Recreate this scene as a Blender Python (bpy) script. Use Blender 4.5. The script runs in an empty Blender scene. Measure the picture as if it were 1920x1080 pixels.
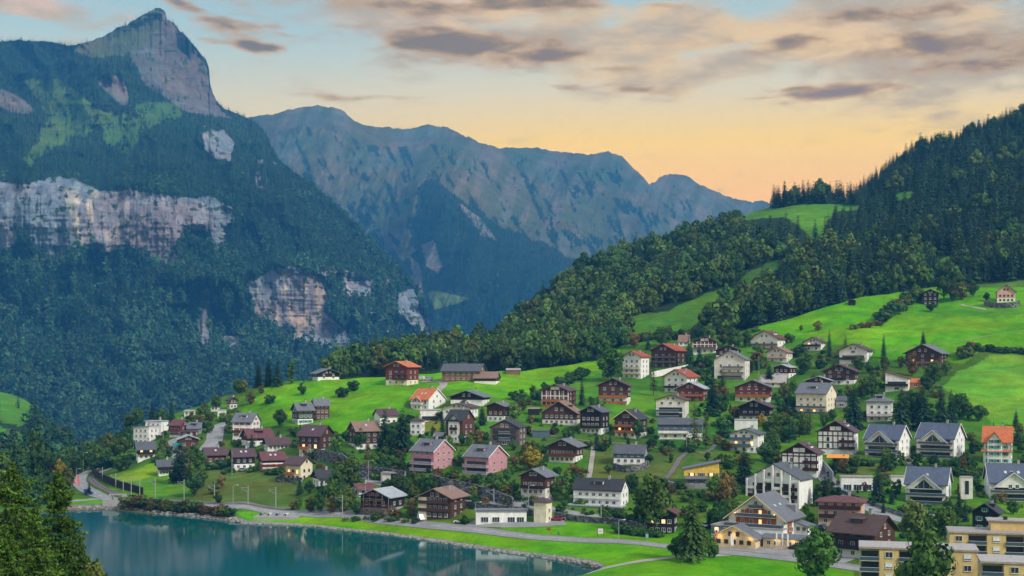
import bpy, math, random
import numpy as np
from mathutils import Vector
random.seed(7); np.random.seed(7)
R = math.radians
SC = bpy.context.scene
COL = SC.collection

# ------------------------------------------------------------------ camera
F = 2600.0; HZ = 670.0; H = 62.0        # focal length in photo pixels, horizon row, eye height above the lake
cam = bpy.data.cameras.new('camera'); camo = bpy.data.objects.new('camera', cam); COL.objects.link(camo)
camo.location = (0, 0, H); camo.rotation_euler = (R(90), 0, 0)
cam.sensor_width = 36; cam.lens = F / 1920 * 36; cam.shift_y = 130 / 1920
cam.clip_start = 1; cam.clip_end = 60000
SC.camera = camo

# ------------------------------------------------------------------ exposure, world, sun
EXPO = 1.28
SC.view_settings.view_transform = 'Standard'; SC.view_settings.look = 'None'
SC.view_settings.exposure = EXPO; SC.view_settings.gamma = 1
SC.cycles.use_denoising = True
SC.cycles.max_bounces = 6; SC.cycles.diffuse_bounces = 2; SC.cycles.glossy_bounces = 2
SC.cycles.transparent_max_bounces = 8; SC.cycles.volume_bounces = 0

HAZE_D = 1.15e-4; HAZE_S = (.035, .19, .47); HAZE_C = (.07, .40, 1.0)
def lin(c):
    return tuple((x/255/12.92 if x/255 <= .04045 else ((x/255+.055)/1.055)**2.4) for x in c)

SUN_EL = 38; SUN_AZ = 132         # degrees; azimuth clockwise from the view direction (+Y): from the right, a little behind
sun = bpy.data.lights.new('sun', 'SUN'); suno = bpy.data.objects.new('sun', sun); COL.objects.link(suno)
sun.energy = 1.5; sun.angle = R(14); sun.color = (1.0, .93, .82)
sd = Vector((math.sin(R(SUN_AZ))*math.cos(R(SUN_EL)), math.cos(R(SUN_AZ))*math.cos(R(SUN_EL)), math.sin(R(SUN_EL))))
suno.rotation_euler = sd.to_track_quat('Z', 'Y').to_euler()

class NT:
    def __init__(s, tree): s.t = tree; s.t.nodes.clear()
    def n(s, typ, ins=None, **kw):
        nd = s.t.nodes.new(typ)
        for k, v in kw.items(): setattr(nd, k, v)
        for k, v in (ins or {}).items():
            sock = nd.inputs[k]
            if isinstance(v, bpy.types.NodeSocket): s.t.links.new(v, sock)
            else:
                if hasattr(sock, 'default_value') and not isinstance(v, (int, float)) and len(v) == 3 and len(sock.default_value) == 4: v = tuple(v) + (1,)
                sock.default_value = v
        return nd
    def m(s, op, a, b=0.0, c=0.0, clamp=False):
        nd = s.t.nodes.new('ShaderNodeMath'); nd.operation = op; nd.use_clamp = clamp
        for i, v in enumerate((a, b, c)):
            if isinstance(v, bpy.types.NodeSocket): s.t.links.new(v, nd.inputs[i])
            else: nd.inputs[i].default_value = v
        return nd.outputs[0]
    def mr(s, v, a, b, c=0.0, d=1.0, smooth=True):
        nd = s.n('ShaderNodeMapRange', {'Value': v, 'From Min': a, 'From Max': b, 'To Min': c, 'To Max': d})
        nd.interpolation_type = 'SMOOTHSTEP' if smooth else 'LINEAR'
        return nd.outputs[0]
    def mix(s, f, a, b, blend='MIX'):
        nd = s.t.nodes.new('ShaderNodeMix'); nd.data_type = 'RGBA'; nd.blend_type = blend; nd.clamp_factor = True
        for k, v in ((0, f), (6, a), (7, b)):
            if isinstance(v, bpy.types.NodeSocket): s.t.links.new(v, nd.inputs[k])
            elif k == 0: nd.inputs[0].default_value = v
            else: nd.inputs[k].default_value = tuple(v)[:3] + (1,)
        return nd.outputs[2]
    def noise(s, vec, scale, detail=4, rough=.55, dist=0.0):
        return s.n('ShaderNodeTexNoise', {'Vector': vec, 'Scale': scale, 'Detail': detail, 'Roughness': rough, 'Distortion': dist}).outputs[0]
    def scalev(s, vec, sc):
        return s.n('ShaderNodeVectorMath', {0: vec, 1: sc}, operation='MULTIPLY').outputs[0]
    def link(s, a, b): s.t.links.new(a, b)

world = bpy.data.worlds.new('World'); SC.world = world; world.use_nodes = True
def build_world():
    N = NT(world.node_tree)
    g = N.n('ShaderNodeTexCoord').outputs['Generated']
    sp = N.n('ShaderNodeSeparateXYZ', {0: g})
    x, y, z = sp.outputs
    az = N.m('ARCTAN2', x, y)                       # 0 straight ahead, + to the right
    el = N.m('ARCSINE', z)
    cv = N.n('ShaderNodeCombineXYZ', {0: az, 1: el}).outputs[0]
    # clear-sky gradient with height
    t = N.mr(el, R(3), R(33), smooth=False)
    rp = N.n('ShaderNodeValToRGB', {0: t}); cr = rp.color_ramp
    stops = [(0.0, (248, 188, 96)), (.12, (250, 196, 108)), (.19, (244, 206, 142)), (.26, (216, 206, 186)), (.33, (180, 200, 205)), (.42, (160, 188, 202)), (1, (186, 202, 220))]
    cr.elements[0].position = 0; cr.elements[1].position = 1
    for p, c in stops[1:-1]: cr.elements.new(p)
    for e, (p, c) in zip(sorted(cr.elements, key=lambda e: e.position), stops): e.position = p; e.color = lin(c) + (1,)
    rl = N.n('ShaderNodeValToRGB', {0: t}); cl = rl.color_ramp
    stl = [(0.0, (225, 190, 160)), (.17, (226, 198, 168)), (.25, (204, 202, 190)), (.33, (165, 196, 207)), (.42, (150, 184, 204)), (1, (182, 200, 220))]
    cl.elements[0].position = 0; cl.elements[1].position = 1
    for p, c in stl[1:-1]: cl.elements.new(p)
    for e, (p, c) in zip(sorted(cl.elements, key=lambda e: e.position), stl): e.position = p; e.color = lin(c) + (1,)
    side = N.mr(az, R(-15), R(3))
    base = N.mix(side, rl.outputs[0], rp.outputs[0])
    # warp and cloud noise, stretched along the horizon
    nv = N.scalev(cv, (9, 30, 1))
    n1 = N.n('ShaderNodeTexNoise', {'Vector': nv, 'Scale': 1.0, 'Detail': 9, 'Roughness': .58, 'Distortion': .25}).outputs[0]
    n2 = N.noise(N.scalev(cv, (20, 62, 1)), 1.0, 8, .6, .3)
    n3 = N.noise(N.scalev(cv, (4, 17, 1)), 1.0, 7, .55, .3)
    def blob(px, py, rx, ry, tilt=0.0):
        a0 = math.atan((px-960)/F); e0 = math.atan((HZ-py)/F*math.cos(a0))
        da = N.m('SUBTRACT', az, a0); de = N.m('SUBTRACT', N.m('SUBTRACT', el, e0), N.m('MULTIPLY', da, tilt))
        q = N.m('ADD', N.m('POWER', N.m('ABSOLUTE', N.m('DIVIDE', da, rx/F)), 2.0), N.m('POWER', N.m('ABSOLUTE', N.m('DIVIDE', de, ry/F)), 2.0))
        return N.m('POWER', 2.718, N.m('MULTIPLY', q, -1.0))
    def total(bl):
        s = None
        for b in bl:
            v = N.m('MULTIPLY', blob(*b[:5]), b[5])
            s = v if s is None else N.m('MAXIMUM', s, v)
        return s
    # pale peach veils
    veil = total([(1480, 70, 620, 80, .02, 1.25), (760, 25, 420, 60, .05, 1.0), (60, 18, 110, 26, -.1, .95), (1850, 110, 330, 80, 0, 1.15),
                  (930, 190, 200, 12, .02, .55), (1000, 85, 340, 55, 0, 1.0), (1250, 30, 400, 40, 0, .9), (600, 60, 160, 25, 0, .6), (1660, 0, 500, 60, 0, .9)])
    dv = N.m('ADD', N.m('MULTIPLY', veil, .80), N.m('ADD', N.m('MULTIPLY', N.m('SUBTRACT', n1, .5), 2.2), N.m('MULTIPLY', N.m('SUBTRACT', n2, .5), 1.2)))
    veilm = N.m('MULTIPLY', N.mr(dv, .15, .70), .88)
    # grey cloud bodies
    dark = total([(470, 45, 150, 19, -.05, 1.1), (350, 12, 60, 16, -.25, 1.0), (490, 88, 80, 12, .0, .85), (400, 78, 60, 10, -.1, .7), (650, 48, 90, 8, 0, .7), (880, 82, 200, 30, -.03, 1.05), (1010, 103, 130, 20, 0, .95), (1140, 128, 70, 9, 0, .75),
                  (1560, 170, 140, 19, 0, 1.1), (1670, 163, 70, 11, 0, .9), (1190, 168, 40, 7, 0, .6), (1040, 160, 50, 9, 0, .6), (1430, 85, 190, 28, 0, .95), (1420, 12, 60, 10, 0, .8),
                  (1760, 78, 300, 30, 0, .85), (820, 185, 230, 9, 0, .5), (760, 8, 260, 22, 0, .85), (1100, 8, 320, 18, 0, .7), (1600, 30, 300, 18, 0, .7), (1850, 128, 220, 24, 0, .75), (870, 117, 25, 6, 0, .55), (130, 88, 60, 10, 0, .2)])
    dd = N.m('ADD', N.m('MULTIPLY', dark, .9), N.m('ADD', N.m('MULTIPLY', N.m('SUBTRACT', n1, .5), 2.3), N.m('MULTIPLY', N.m('SUBTRACT', n2, .5), 1.5)))
    darkm = N.mr(dd, .34, .78, 0, .92)
    vc = N.mix(side, lin((225, 190, 180)), lin((228, 194, 156)))
    vc = N.mix(N.mr(N.m('ADD', N.m('MULTIPLY', n3, .6), N.m('MULTIPLY', n2, .4)), .40, .56), vc, lin((178, 166, 158)))
    c = N.mix(veilm, base, vc)
    # unbounded high clouds elsewhere in the sky (seen only in reflections and by the light)
    hi = N.m('MULTIPLY', N.mr(el, R(17), R(26)), N.mr(n3, .42, .62))
    c = N.mix(hi, c, lin((215, 215, 222)))
    edge = N.mr(dd, .55, 1.0)
    dc = N.mix(edge, lin((186, 158, 140)), N.mix(side, lin((112, 118, 134)), lin((130, 120, 118))))
    c = N.mix(darkm, c, dc)
    sky = N.n('ShaderNodeTexSky', sky_type='NISHITA'); sky.sun_disc = False; sky.sun_elevation = R(SUN_EL); sky.sun_rotation = R(SUN_AZ)
    # the haze between the camera and the sky dims it and adds its own blue: the sky behind is that much brighter
    Lp = N.m('MINIMUM', 8200.0, N.m('DIVIDE', 1190.0, N.m('MAXIMUM', z, .02)))
    T = N.m('POWER', 2.71828, N.m('MULTIPLY', Lp, -HAZE_D))
    vm = lambda op, a, b: N.n('ShaderNodeVectorMath', {0: a, 1: b}, operation=op).outputs[0]
    ins = N.n('ShaderNodeVectorMath', {0: HAZE_S, 'Scale': N.m('SUBTRACT', 1.0, T)}, operation='SCALE').outputs[0]
    c = N.n('ShaderNodeVectorMath', {0: vm('MAXIMUM', vm('SUBTRACT', c, ins), (.01, .01, .01)), 'Scale': N.m('DIVIDE', 1.0, T)}, operation='SCALE').outputs[0]
    bg1 = N.n('ShaderNodeBackground', {'Color': c, 'Strength': 1 / 2**EXPO})
    bg2 = N.n('ShaderNodeBackground', {'Color': sky.outputs[0], 'Strength': 0.0025})
    ad = N.n('ShaderNodeAddShader', {0: bg1.outputs[0], 1: bg2.outputs[0]})
    out = N.n('ShaderNodeOutputWorld', {'Surface': ad.outputs[0]})
build_world()

# ------------------------------------------------------------------ helpers
def tag(o, label=None, cat=None, group=None, kind=None):
    if label: o['label'] = label
    if cat: o['category'] = cat
    if group: o['group'] = group
    if kind: o['kind'] = kind
    return o
def empty(name, loc=(0, 0, 0), rz=0.0):
    o = bpy.data.objects.new(name, None); COL.objects.link(o); o.location = loc; o.rotation_euler = (0, 0, rz); o.empty_display_size = .5
    return o
def P(px, py, Y): return np.array([(px-960)/F*Y, Y, H-(py-HZ)/F*Y])

class MB:
    """collects faces, becomes one mesh object"""
    def __init__(s): s.v = []; s.f = []; s.mi = []
    def add(s, vs, fs, mi=0):
        b = len(s.v); s.v += [tuple(map(float, v)) for v in vs]; s.f += [tuple(b+i for i in f) for f in fs]; s.mi += [mi]*len(fs)
    def box(s, x0, x1, y0, y1, z0, z1, mi=0):
        s.add([(x0,y0,z0),(x1,y0,z0),(x1,y1,z0),(x0,y1,z0),(x0,y0,z1),(x1,y0,z1),(x1,y1,z1),(x0,y1,z1)],
              [(0,3,2,1),(4,5,6,7),(0,1,5,4),(1,2,6,5),(2,3,7,6),(3,0,4,7)], mi)
    def prism(s, poly, a0, a1, axis='y', mi=0):
        """poly: (u,z) ccw; extruded along axis from a0 to a1"""
        n = len(poly)
        mk = (lambda u, z, a: (u, a, z)) if axis == 'y' else ((lambda u, z, a: (a, u, z)) if axis == 'x' else (lambda u, z, a: (u, z, a)))
        vs = [mk(u, z, a0) for u, z in poly] + [mk(u, z, a1) for u, z in poly]
        s.add(vs, [tuple(range(n))[::-1], tuple(range(n, 2*n))] + [(i, (i+1) % n, n+(i+1) % n, n+i) for i in range(n)], mi)
    def tube(s, pts, rad, n=6, mi=0):
        pts = [Vector(p) for p in pts]; rs = rad if isinstance(rad, (list, tuple)) else [rad]*len(pts); rings = []
        for i, p in enumerate(pts):
            d = (pts[min(i+1, len(pts)-1)] - pts[max(i-1, 0)]).normalized()
            a = d.cross(Vector((0, 0, 1)) if abs(d.z) < .9 else Vector((1, 0, 0))).normalized(); b = d.cross(a)
            rings.append([p + (a*math.cos(2*math.pi*k/n) + b*math.sin(2*math.pi*k/n))*rs[i] for k in range(n)])
        vs = [v for r in rings for v in r]
        fs = [(i*n+k, i*n+(k+1) % n, (i+1)*n+(k+1) % n, (i+1)*n+k) for i in range(len(pts)-1) for k in range(n)]
        fs += [tuple(range(n))[::-1], tuple(range((len(pts)-1)*n, len(pts)*n))]
        s.add(vs, fs, mi)
    def build(s, name, mats, parent=None, smooth=False):
        me = bpy.data.meshes.new(name); me.from_pydata(s.v, [], s.f)
        for m in (mats if isinstance(mats, (list, tuple)) else [mats]): me.materials.append(m)
        if any(s.mi): me.polygons.foreach_set('material_index', s.mi)
        if smooth: me.polygons.foreach_set('use_smooth', [True]*len(s.f))
        me.update()
        import bmesh
        bm = bmesh.new(); bm.from_mesh(me); bmesh.ops.recalc_face_normals(bm, faces=bm.faces); bm.to_mesh(me); bm.free()
        o = bpy.data.objects.new(name, me); COL.objects.link(o); o.parent = parent
        return o

def np_mesh(name, V, Fq, mats, colors=None, smooth=False):
    me = bpy.data.meshes.new(name); nv, nf, k = len(V), len(Fq), Fq.shape[1]
    me.vertices.add(nv); me.vertices.foreach_set('co', np.asarray(V, np.float32).ravel())
    me.loops.add(nf*k); me.loops.foreach_set('vertex_index', Fq.astype(np.int32).ravel())
    me.polygons.add(nf); me.polygons.foreach_set('loop_start', np.arange(0, nf*k, k, dtype=np.int32))
    try: me.polygons.foreach_set('loop_total', np.full(nf, k, dtype=np.int32))
    except Exception: pass
    me.polygons.foreach_set('use_smooth', np.full(nf, smooth))
    me.update(calc_edges=True); me.validate()
    if colors is not None:
        a = me.color_attributes.new('Col', 'FLOAT_COLOR', 'POINT')
        c = np.ones((nv, 4), np.float32); c[:, :3] = colors; a.data.foreach_set('color', c.ravel())
    for m in (mats if isinstance(mats, (list, tuple)) else [mats]): me.materials.append(m)
    return me
def link_mesh(name, me, parent=None):
    o = bpy.data.objects.new(name, me); COL.objects.link(o); o.parent = parent; return o

# numpy value noise
_rng = np.random.RandomState(3); _T = _rng.rand(256, 256).astype(np.float64)
def vnoise(x, y):
    xi = np.floor(x).astype(int); yi = np.floor(y).astype(int); fx = x-xi; fy = y-yi
    fx = fx*fx*(3-2*fx); fy = fy*fy*(3-2*fy)
    a = _T[xi & 255, yi & 255]; b = _T[(xi+1) & 255, yi & 255]; c = _T[xi & 255, (yi+1) & 255]; d = _T[(xi+1) & 255, (yi+1) & 255]
    return (a*(1-fx)+b*fx)*(1-fy) + (c*(1-fx)+d*fx)*fy
def fbm(x, y, o=5, g=.5, ridged=False):
    s = 0; a = 1; t = 0
    for i in range(o):
        v = vnoise(x*2**i + 17.3*i, y*2**i + 5.7*i)
        if ridged: v = 1 - abs(2*v-1)
        s = s + a*v; t += a; a *= g
    return s/t
def inpoly(px, py, poly):
    px = np.asarray(px, float); py = np.asarray(py, float); r = np.zeros(px.shape, bool); n = len(poly)
    for i in range(n):
        x1, y1 = poly[i]; x2, y2 = poly[(i+1) % n]
        if y1 == y2: continue
        c = ((y1 > py) != (y2 > py)) & (px < (x2-x1)*(py-y1)/(y2-y1)+x1); r ^= c
    return r
def distline(px, py, line):
    d = np.full(np.shape(px), 1e9)
    for (x1, y1), (x2, y2) in zip(line[:-1], line[1:]):
        L = (x2-x1)**2+(y2-y1)**2; t = np.clip(((px-x1)*(x2-x1)+(py-y1)*(y2-y1))/L, 0, 1)
        d = np.minimum(d, np.hypot(px-x1-t*(x2-x1), py-y1-t*(y2-y1)))
    return d
class TPS:
    """thin-plate surface of 1/depth over the view, so planes stay planes"""
    def __init__(s, pts, lam=1e-3):
        p = np.array(pts, float); s.p = p[:, :2]/400; w = 1000/p[:, 2]; n = len(p)
        K = s.K(s.p, s.p) + lam*np.eye(n); A = np.c_[np.ones(n), s.p]
        M = np.block([[K, A], [A.T, np.zeros((3, 3))]])
        s.c = np.linalg.solve(M, np.r_[w, np.zeros(3)])
    @staticmethod
    def K(a, b):
        r = ((a[:, None]-b[None])**2).sum(-1); return r*np.log(r+1e-12)*.5
    def __call__(s, px, py):
        sh = np.shape(px); q = np.c_[np.ravel(px), np.ravel(py)]/400; out = np.empty(len(q))
        for i in range(0, len(q), 40000):
            out[i:i+40000] = s.K(q[i:i+40000], s.p)@s.c[:-3] + np.c_[np.ones(len(q[i:i+40000])), q[i:i+40000]]@s.c[-3:]
        return (1000/np.maximum(out, .02)).reshape(sh)

class Sheet:
    """a fan of ground columns; each column runs from its near end to its far crest"""
    def __init__(s, x0, x1, nc, nr, bottom, top, depth, mono=True, jag=0):
        s.px = np.linspace(x0, x1, nc); s.nr = nr
        bx, by = zip(*bottom); tx, ty = zip(*top)
        s.b = np.interp(s.px, bx, by); s.t = np.interp(s.px, tx, ty)
        if jag: s.t = s.t + jag*(fbm(s.px/17+5, s.px*0+2.37, 6, .68)-.5)
        t = np.linspace(0, 1, nr)[:, None]
        s.PY = s.b[None]*(1-t)+s.t[None]*t; s.PX = np.repeat(s.px[None], nr, 0)
        s.Y = depth(s.PX, s.PY)
        if mono: s.Y = np.maximum.accumulate(s.Y + np.arange(nr)[:, None]*.02, axis=0)
    def world(s):
        return np.stack([(s.PX-960)/F*s.Y, s.Y, H-(s.PY-HZ)/F*s.Y], -1)
    def at(s, px, py):
        """world point of the ground seen at a photo position"""
        i = np.clip((px-s.px[0])/(s.px[1]-s.px[0]), 0, len(s.px)-1.001); i0 = int(i); f = i-i0
        yy = 0
        for k, w in ((i0, 1-f), (i0+1, f)):
            yy += w*np.interp(-py, -s.PY[:, k], s.Y[:, k])
        return P(px, py, yy)
    def zat(s, x, y):
        px = 960+F*x/max(y, 1); i = np.clip((px-s.px[0])/(s.px[1]-s.px[0]), 0, len(s.px)-1.001); i0 = int(i); f = i-i0; z = 0
        for k, w in ((i0, 1-f), (i0+1, f)):
            Z = H-(s.PY[:, k]-HZ)/F*s.Y[:, k] + s.dz[:, k]; z += w*np.interp(y, s.Y[:, k], Z)
        return z
    dz = 0
    def mesh(s, name, mat, colors, dz=None, back=((60, -12), (220, -70), (700, -260)), smooth=True):
        W = s.world()
        if dz is not None: W[..., 2] += dz; s.dz = dz
        C = colors
        for dy, dzz in back:
            w = W[s.nr-1].copy(); k = (w[:, 1]+dy)/w[:, 1]; w[:, 0] *= k; w[:, 1] += dy; w[:, 2] += dzz
            W = np.concatenate([W, w[None]]); C = np.concatenate([C, C[s.nr-1][None]])
        nr, nc = W.shape[:2]; idx = np.arange(nr*nc).reshape(nr, nc)
        q = np.stack([idx[:-1, :-1], idx[:-1, 1:], idx[1:, 1:], idx[1:, :-1]], -1).reshape(-1, 4)
        me = np_mesh(name, W.reshape(-1, 3), q, mat, C.reshape(-1, 3), smooth)
        o = link_mesh(name, me); tag(o, kind='structure'); return o

# ------------------------------------------------------------------ materials
MATS = {}
def mat(name, color, rough=.8, spec=.3, metal=0.0, emit=None, var=.12, vscale=1.5, kind=None):
    if name in MATS: return MATS[name]
    m = bpy.data.materials.new(name); m.use_nodes = True; N = NT(m.node_tree)
    pos = N.n('ShaderNodeTexCoord').outputs['Object']
    nz = N.noise(pos, vscale, 5, .6)
    k = N.mr(nz, .3, .7, 1-var, 1+var, smooth=False)
    ins = {}
    if kind == 'planks':      # horizontal boards
        sz = N.n('ShaderNodeSeparateXYZ', {0: pos}).outputs[2]
        fr = N.m('FRACT', N.m('MULTIPLY', sz, 3.5)); gr = N.mr(fr, 0, .14, .6, 1); k = N.m('MULTIPLY', k, gr)
        st = N.noise(N.scalev(pos, (.7, .7, 9)), 1.0, 3); k = N.m('MULTIPLY', k, N.mr(st, .3, .7, .8, 1.2, False))
    if kind == 'tiles':
        st = N.noise(N.scalev(pos, (1.5, 1.5, 4)), 1.0, 5, .65); k = N.m('MULTIPLY', k, N.mr(st, .3, .7, .72, 1.25, False))
        wv = N.n('ShaderNodeTexWave', {'Vector': pos, 'Scale': 1.3, 'Distortion': .4}, bands_direction='Z').outputs[1]
        k = N.m('MULTIPLY', k, N.mr(wv, 0, 1, .86, 1.08, False))
    if kind == 'plaster':
        st = N.noise(N.scalev(pos, (1.2, 1.2, .25)), 1.0, 5, .6); k = N.m('MULTIPLY', k, N.mr(st, .35, .7, .93, 1.04, False))
    if kind == 'stone':
        vo = N.n('ShaderNodeTexVoronoi', {'Vector': N.scalev(pos, (1, 1, 1.6)), 'Scale': .85}); hv = N.n('ShaderNodeSeparateColor', {0: vo.outputs['Color']}).outputs[0]
        k = N.m('MULTIPLY', k, N.mr(hv, 0, 1, .35, 1.7, False)); k = N.m('MULTIPLY', k, N.mr(vo.outputs['Distance'], .5, .75, 1, .35))
    if kind == 'road':
        st = N.noise(pos, .12, 4, .6); k = N.m('MULTIPLY', k, N.mr(st, .35, .65, .85, 1.12, False))
    hsv = N.n('ShaderNodeVectorMath', {0: tuple(color), 1: N.n('ShaderNodeCombineXYZ', {0: k, 1: k, 2: k}).outputs[0]}, operation='MULTIPLY').outputs[0]
    b = N.n('ShaderNodeBsdfPrincipled', {'Base Color': hsv, 'Roughness': rough, 'Specular IOR Level': spec, 'Metallic': metal})
    if emit: b.inputs['Emission Color'].default_value = tuple(emit[0]) + (1,); b.inputs['Emission Strength'].default_value = emit[1]
    if kind in ('tiles', 'stone', 'planks'):
        bp = N.n('ShaderNodeBump', {'Height': k, 'Strength': .5, 'Distance': .15}); N.link(bp.outputs[0], b.inputs['Normal'])
    N.n('ShaderNodeOutputMaterial', {'Surface': b.outputs[0]})
    MATS[name] = m; return m
PL = dict(white=(.88, .88, .87), offwhite=(.74, .71, .66), cream=(.84, .76, .58), yellow=(.80, .56, .10), pink=(.56, .29, .33), lilac=(.42, .32, .45), palepink=(.70, .45, .37),
          wood=(.088, .042, .030), darkwood=(.028, .020, .019), redwood=(.16, .04, .028), brick=(.125, .052, .042), maroon=(.065, .018, .02), orangewood=(.42, .13, .035),
          tanwood=(.24, .13, .08), greywood=(.14, .11, .10), blueglass=(.08, .13, .2), greywall=(.27, .28, .31), sand=(.80, .64, .40), ochre=(.74, .54, .24), orangeochre=(.75, .40, .09), turq=(.03, .35, .33), concrete=(.36, .36, .35), glazed=(.10, .15, .20), red=(.35, .02, .02), black=(.02, .02, .025))
def wm(k):
    woody = k in ('wood', 'darkwood', 'redwood', 'brick', 'maroon', 'orangewood', 'tanwood', 'greywood')
    return mat('wall_'+k, PL[k], .75 if woody else .9, .2, var=.15, vscale=.5 if not woody else 1.2, kind='planks' if woody else 'plaster')
RL = dict(plum=(.10, .055, .062), brown=(.095, .055, .047), grey=(.16, .17, .20), dark=(.045, .046, .055), red=(.36, .075, .04), orange=(.60, .17, .06), blue=(.095, .120, .18), tan=(.27, .17, .13), metal=(.26, .29, .33), lightgrey=(.40, .43, .46), slate=(.10, .11, .13), terr=(.42, .38, .36), maroon=(.15, .055, .055))
def rm(k): return mat('roof_'+k, RL[k], .65, .35, var=.15, vscale=.6, kind='tiles')
M_glass = mat('window_glass', (.03, .045, .06), .12, .6, var=.4, vscale=.7)
M_lit = mat('lit_window', (.5, .3, .1), .5, emit=((1.0, .58, .20), .75))
M_frame = mat('window_frame', (.72, .72, .70), .6)
M_bframe = mat('brown_frame', (.12, .06, .04), .6)
M_conc = mat('concrete', (.38, .38, .37), .9, kind='plaster')
M_metal = mat('galvanised_metal', (.42, .45, .47), .5, metal=.4)
M_dark = mat('dark_metal', (.03, .03, .035), .5)
M_trim = mat('white_trim', (.78, .78, .78), .6)
M_sky = mat('skylight_glass', (.55, .6, .65), .2)
M_rail = mat('glass_railing', (.07, .11, .16), .2, .5)
M_bark = mat('bark', (.09, .06, .045), .95, var=.4, vscale=3)
M_awn = mat('orange_awning', (.85, .33, .05), .8)

def foliage(name, color, c2, rand=.25, clump=.03):
    """leaf colour: per-leaf attribute times per-tree random tint"""
    m = bpy.data.materials.new(name); m.use_nodes = True; N = NT(m.node_tree)
    at = N.n('ShaderNodeAttribute', attribute_name='Col').outputs['Color']
    rn = N.n('ShaderNodeObjectInfo').outputs['Random']
    c = N.mix(N.mr(rn, 0, 1, 0, 1, False), color, c2)
    v = N.n('ShaderNodeVectorMath', {0: c, 1: at}, operation='MULTIPLY').outputs[0]
    k = N.mr(N.m('FRACT', N.m('MULTIPLY', rn, 7.31)), 0, 1, 1-rand, 1+rand, False)
    v = N.n('ShaderNodeVectorMath', {0: v, 'Scale': k}, operation='SCALE').outputs[0]
    loc = N.n('ShaderNodeObjectInfo').outputs['Location']
    v = N.n('ShaderNodeVectorMath', {0: v, 'Scale': N.mr(N.noise(loc, clump, 3, .6), .35, .65, .62, 1.4, False)}, operation='SCALE').outputs[0]
    b = N.n('ShaderNodeBsdfPrincipled', {'Base Color': v, 'Roughness': .85, 'Specular IOR Level': .08})
    N.n('ShaderNodeOutputMaterial', {'Surface': b.outputs[0]})
    return m
FM = dict(spruce=foliage('spruce_needles', (.030, .075, .042), (.042, .092, .042)),
          fg=foliage('near_needles', (.066, .140, .020), (.076, .150, .022), .1),
          leaf=foliage('green_leaves', (.062, .150, .026), (.100, .180, .030)),
          dark=foliage('dark_leaves', (.036, .098, .030), (.055, .125, .030)),
          olive=foliage('olive_leaves', (.115, .135, .03), (.09, .14, .032)),
          autumn=foliage('autumn_leaves', (.24, .20, .02), (.22, .17, .02), .12),
          rust=foliage('rusty_leaves', (.16, .10, .035), (.13, .11, .04)),
          larch=foliage('larch_needles', (.13, .15, .035), (.10, .14, .04)),
          flower=foliage('geraniums', (.5, .03, .02), (.45, .05, .02)))
FM['lawn'] = foliage('lawn_needles', (.060, .115, .024), (.070, .120, .026))
FM['forest'] = foliage('forest_leaves', (.050, .122, .028), (.100, .150, .030), .32)
FM['forestc'] = foliage('forest_needles', (.032, .078, .040), (.052, .100, .042), .25)
FM['far'] = foliage('haze_tinted_leaves', (.034, .110, .052), (.070, .125, .048), .35, .008)  # leaf green pushed towards blue: part of the distance haze sits in this colour
FM['farc'] = foliage('haze_tinted_needles', (.020, .070, .044), (.035, .090, .048), .3, .008)  # needle colour likewise carries some of the blue haze

def ground_mat(name, scale, bump, extra=None):
    m = bpy.data.materials.new(name); m.use_nodes = True; N = NT(m.node_tree)
    at = N.n('ShaderNodeAttribute', attribute_name='Col').outputs['Color']
    pos = N.n('ShaderNodeNewGeometry').outputs['Position']
    a = N.noise(pos, scale, 7, .65); b2 = N.noise(pos, scale*.13, 5, .6); c3 = N.noise(N.scalev(pos, (1, 1, 3)), scale*6, 3, .6)
    k = N.m('MULTIPLY', N.mr(a, .3, .7, .74, 1.26, False), N.mr(b2, .3, .7, .74, 1.22, False))
    k = N.m('MULTIPLY', k, N.mr(c3, .3, .7, .85, 1.15, False))
    if extra: k = extra(N, pos, at, k)
    v = N.n('ShaderNodeVectorMath', {0: at, 'Scale': k}, operation='SCALE').outputs[0]
    tint = N.n('ShaderNodeVectorMath', {0: v, 1: N.mix(N.mr(N.noise(pos, scale*.3, 5, .65), .35, .65), (1.28, 1.0, .9), (.80, .98, 1.0))}, operation='MULTIPLY').outputs[0]
    bs = N.n('ShaderNodeBsdfPrincipled', {'Base Color': tint, 'Roughness': .95, 'Specular IOR Level': .05})
    bp = N.n('ShaderNodeBump', {'Height': a, 'Strength': .6, 'Distance': bump}); N.link(bp.outputs[0], bs.inputs['Normal'])
    N.n('ShaderNodeOutputMaterial', {'Surface': bs.outputs[0]})
    return m
def rocky(N, pos, at, k):
    """vertical streaks and level strata where the attribute is grey (rock)"""
    s = N.n('ShaderNodeSeparateColor', {0: at})
    rock = N.mr(N.m('SUBTRACT', s.outputs[1], N.m('MULTIPLY', s.outputs[2], 1.6)), -.10, .0, 1, 0)
    st = N.noise(N.scalev(pos, (.03, .03, .0035)), 1.0, 7, .65); hz = N.noise(N.scalev(pos, (.003, .003, .05)), 1.0, 6, .65)
    j = N.m('MULTIPLY', N.mr(st, .33, .67, .66, 1.28, False), N.mr(hz, .35, .65, .78, 1.18, False))
    vo = N.n('ShaderNodeTexVoronoi', {'Vector': N.scalev(pos, (.02, .02, .009)), 'Scale': 1.0}, feature='DISTANCE_TO_EDGE').outputs[0]
    j = N.m('MULTIPLY', j, N.mr(vo, 0, .05, .75, 1))
    return N.m('MULTIPLY', k, N.m('ADD', N.m('MULTIPLY', rock, N.m('SUBTRACT', j, 1)), 1))
M_near = ground_mat('grass_ground', .12, .5)
M_mount = ground_mat('mountain_ground', .012, 14, rocky)
# ================================================================== TERRAIN
def zc(px, py, z): return (px, py, (H-z)*F/(py-HZ))
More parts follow.
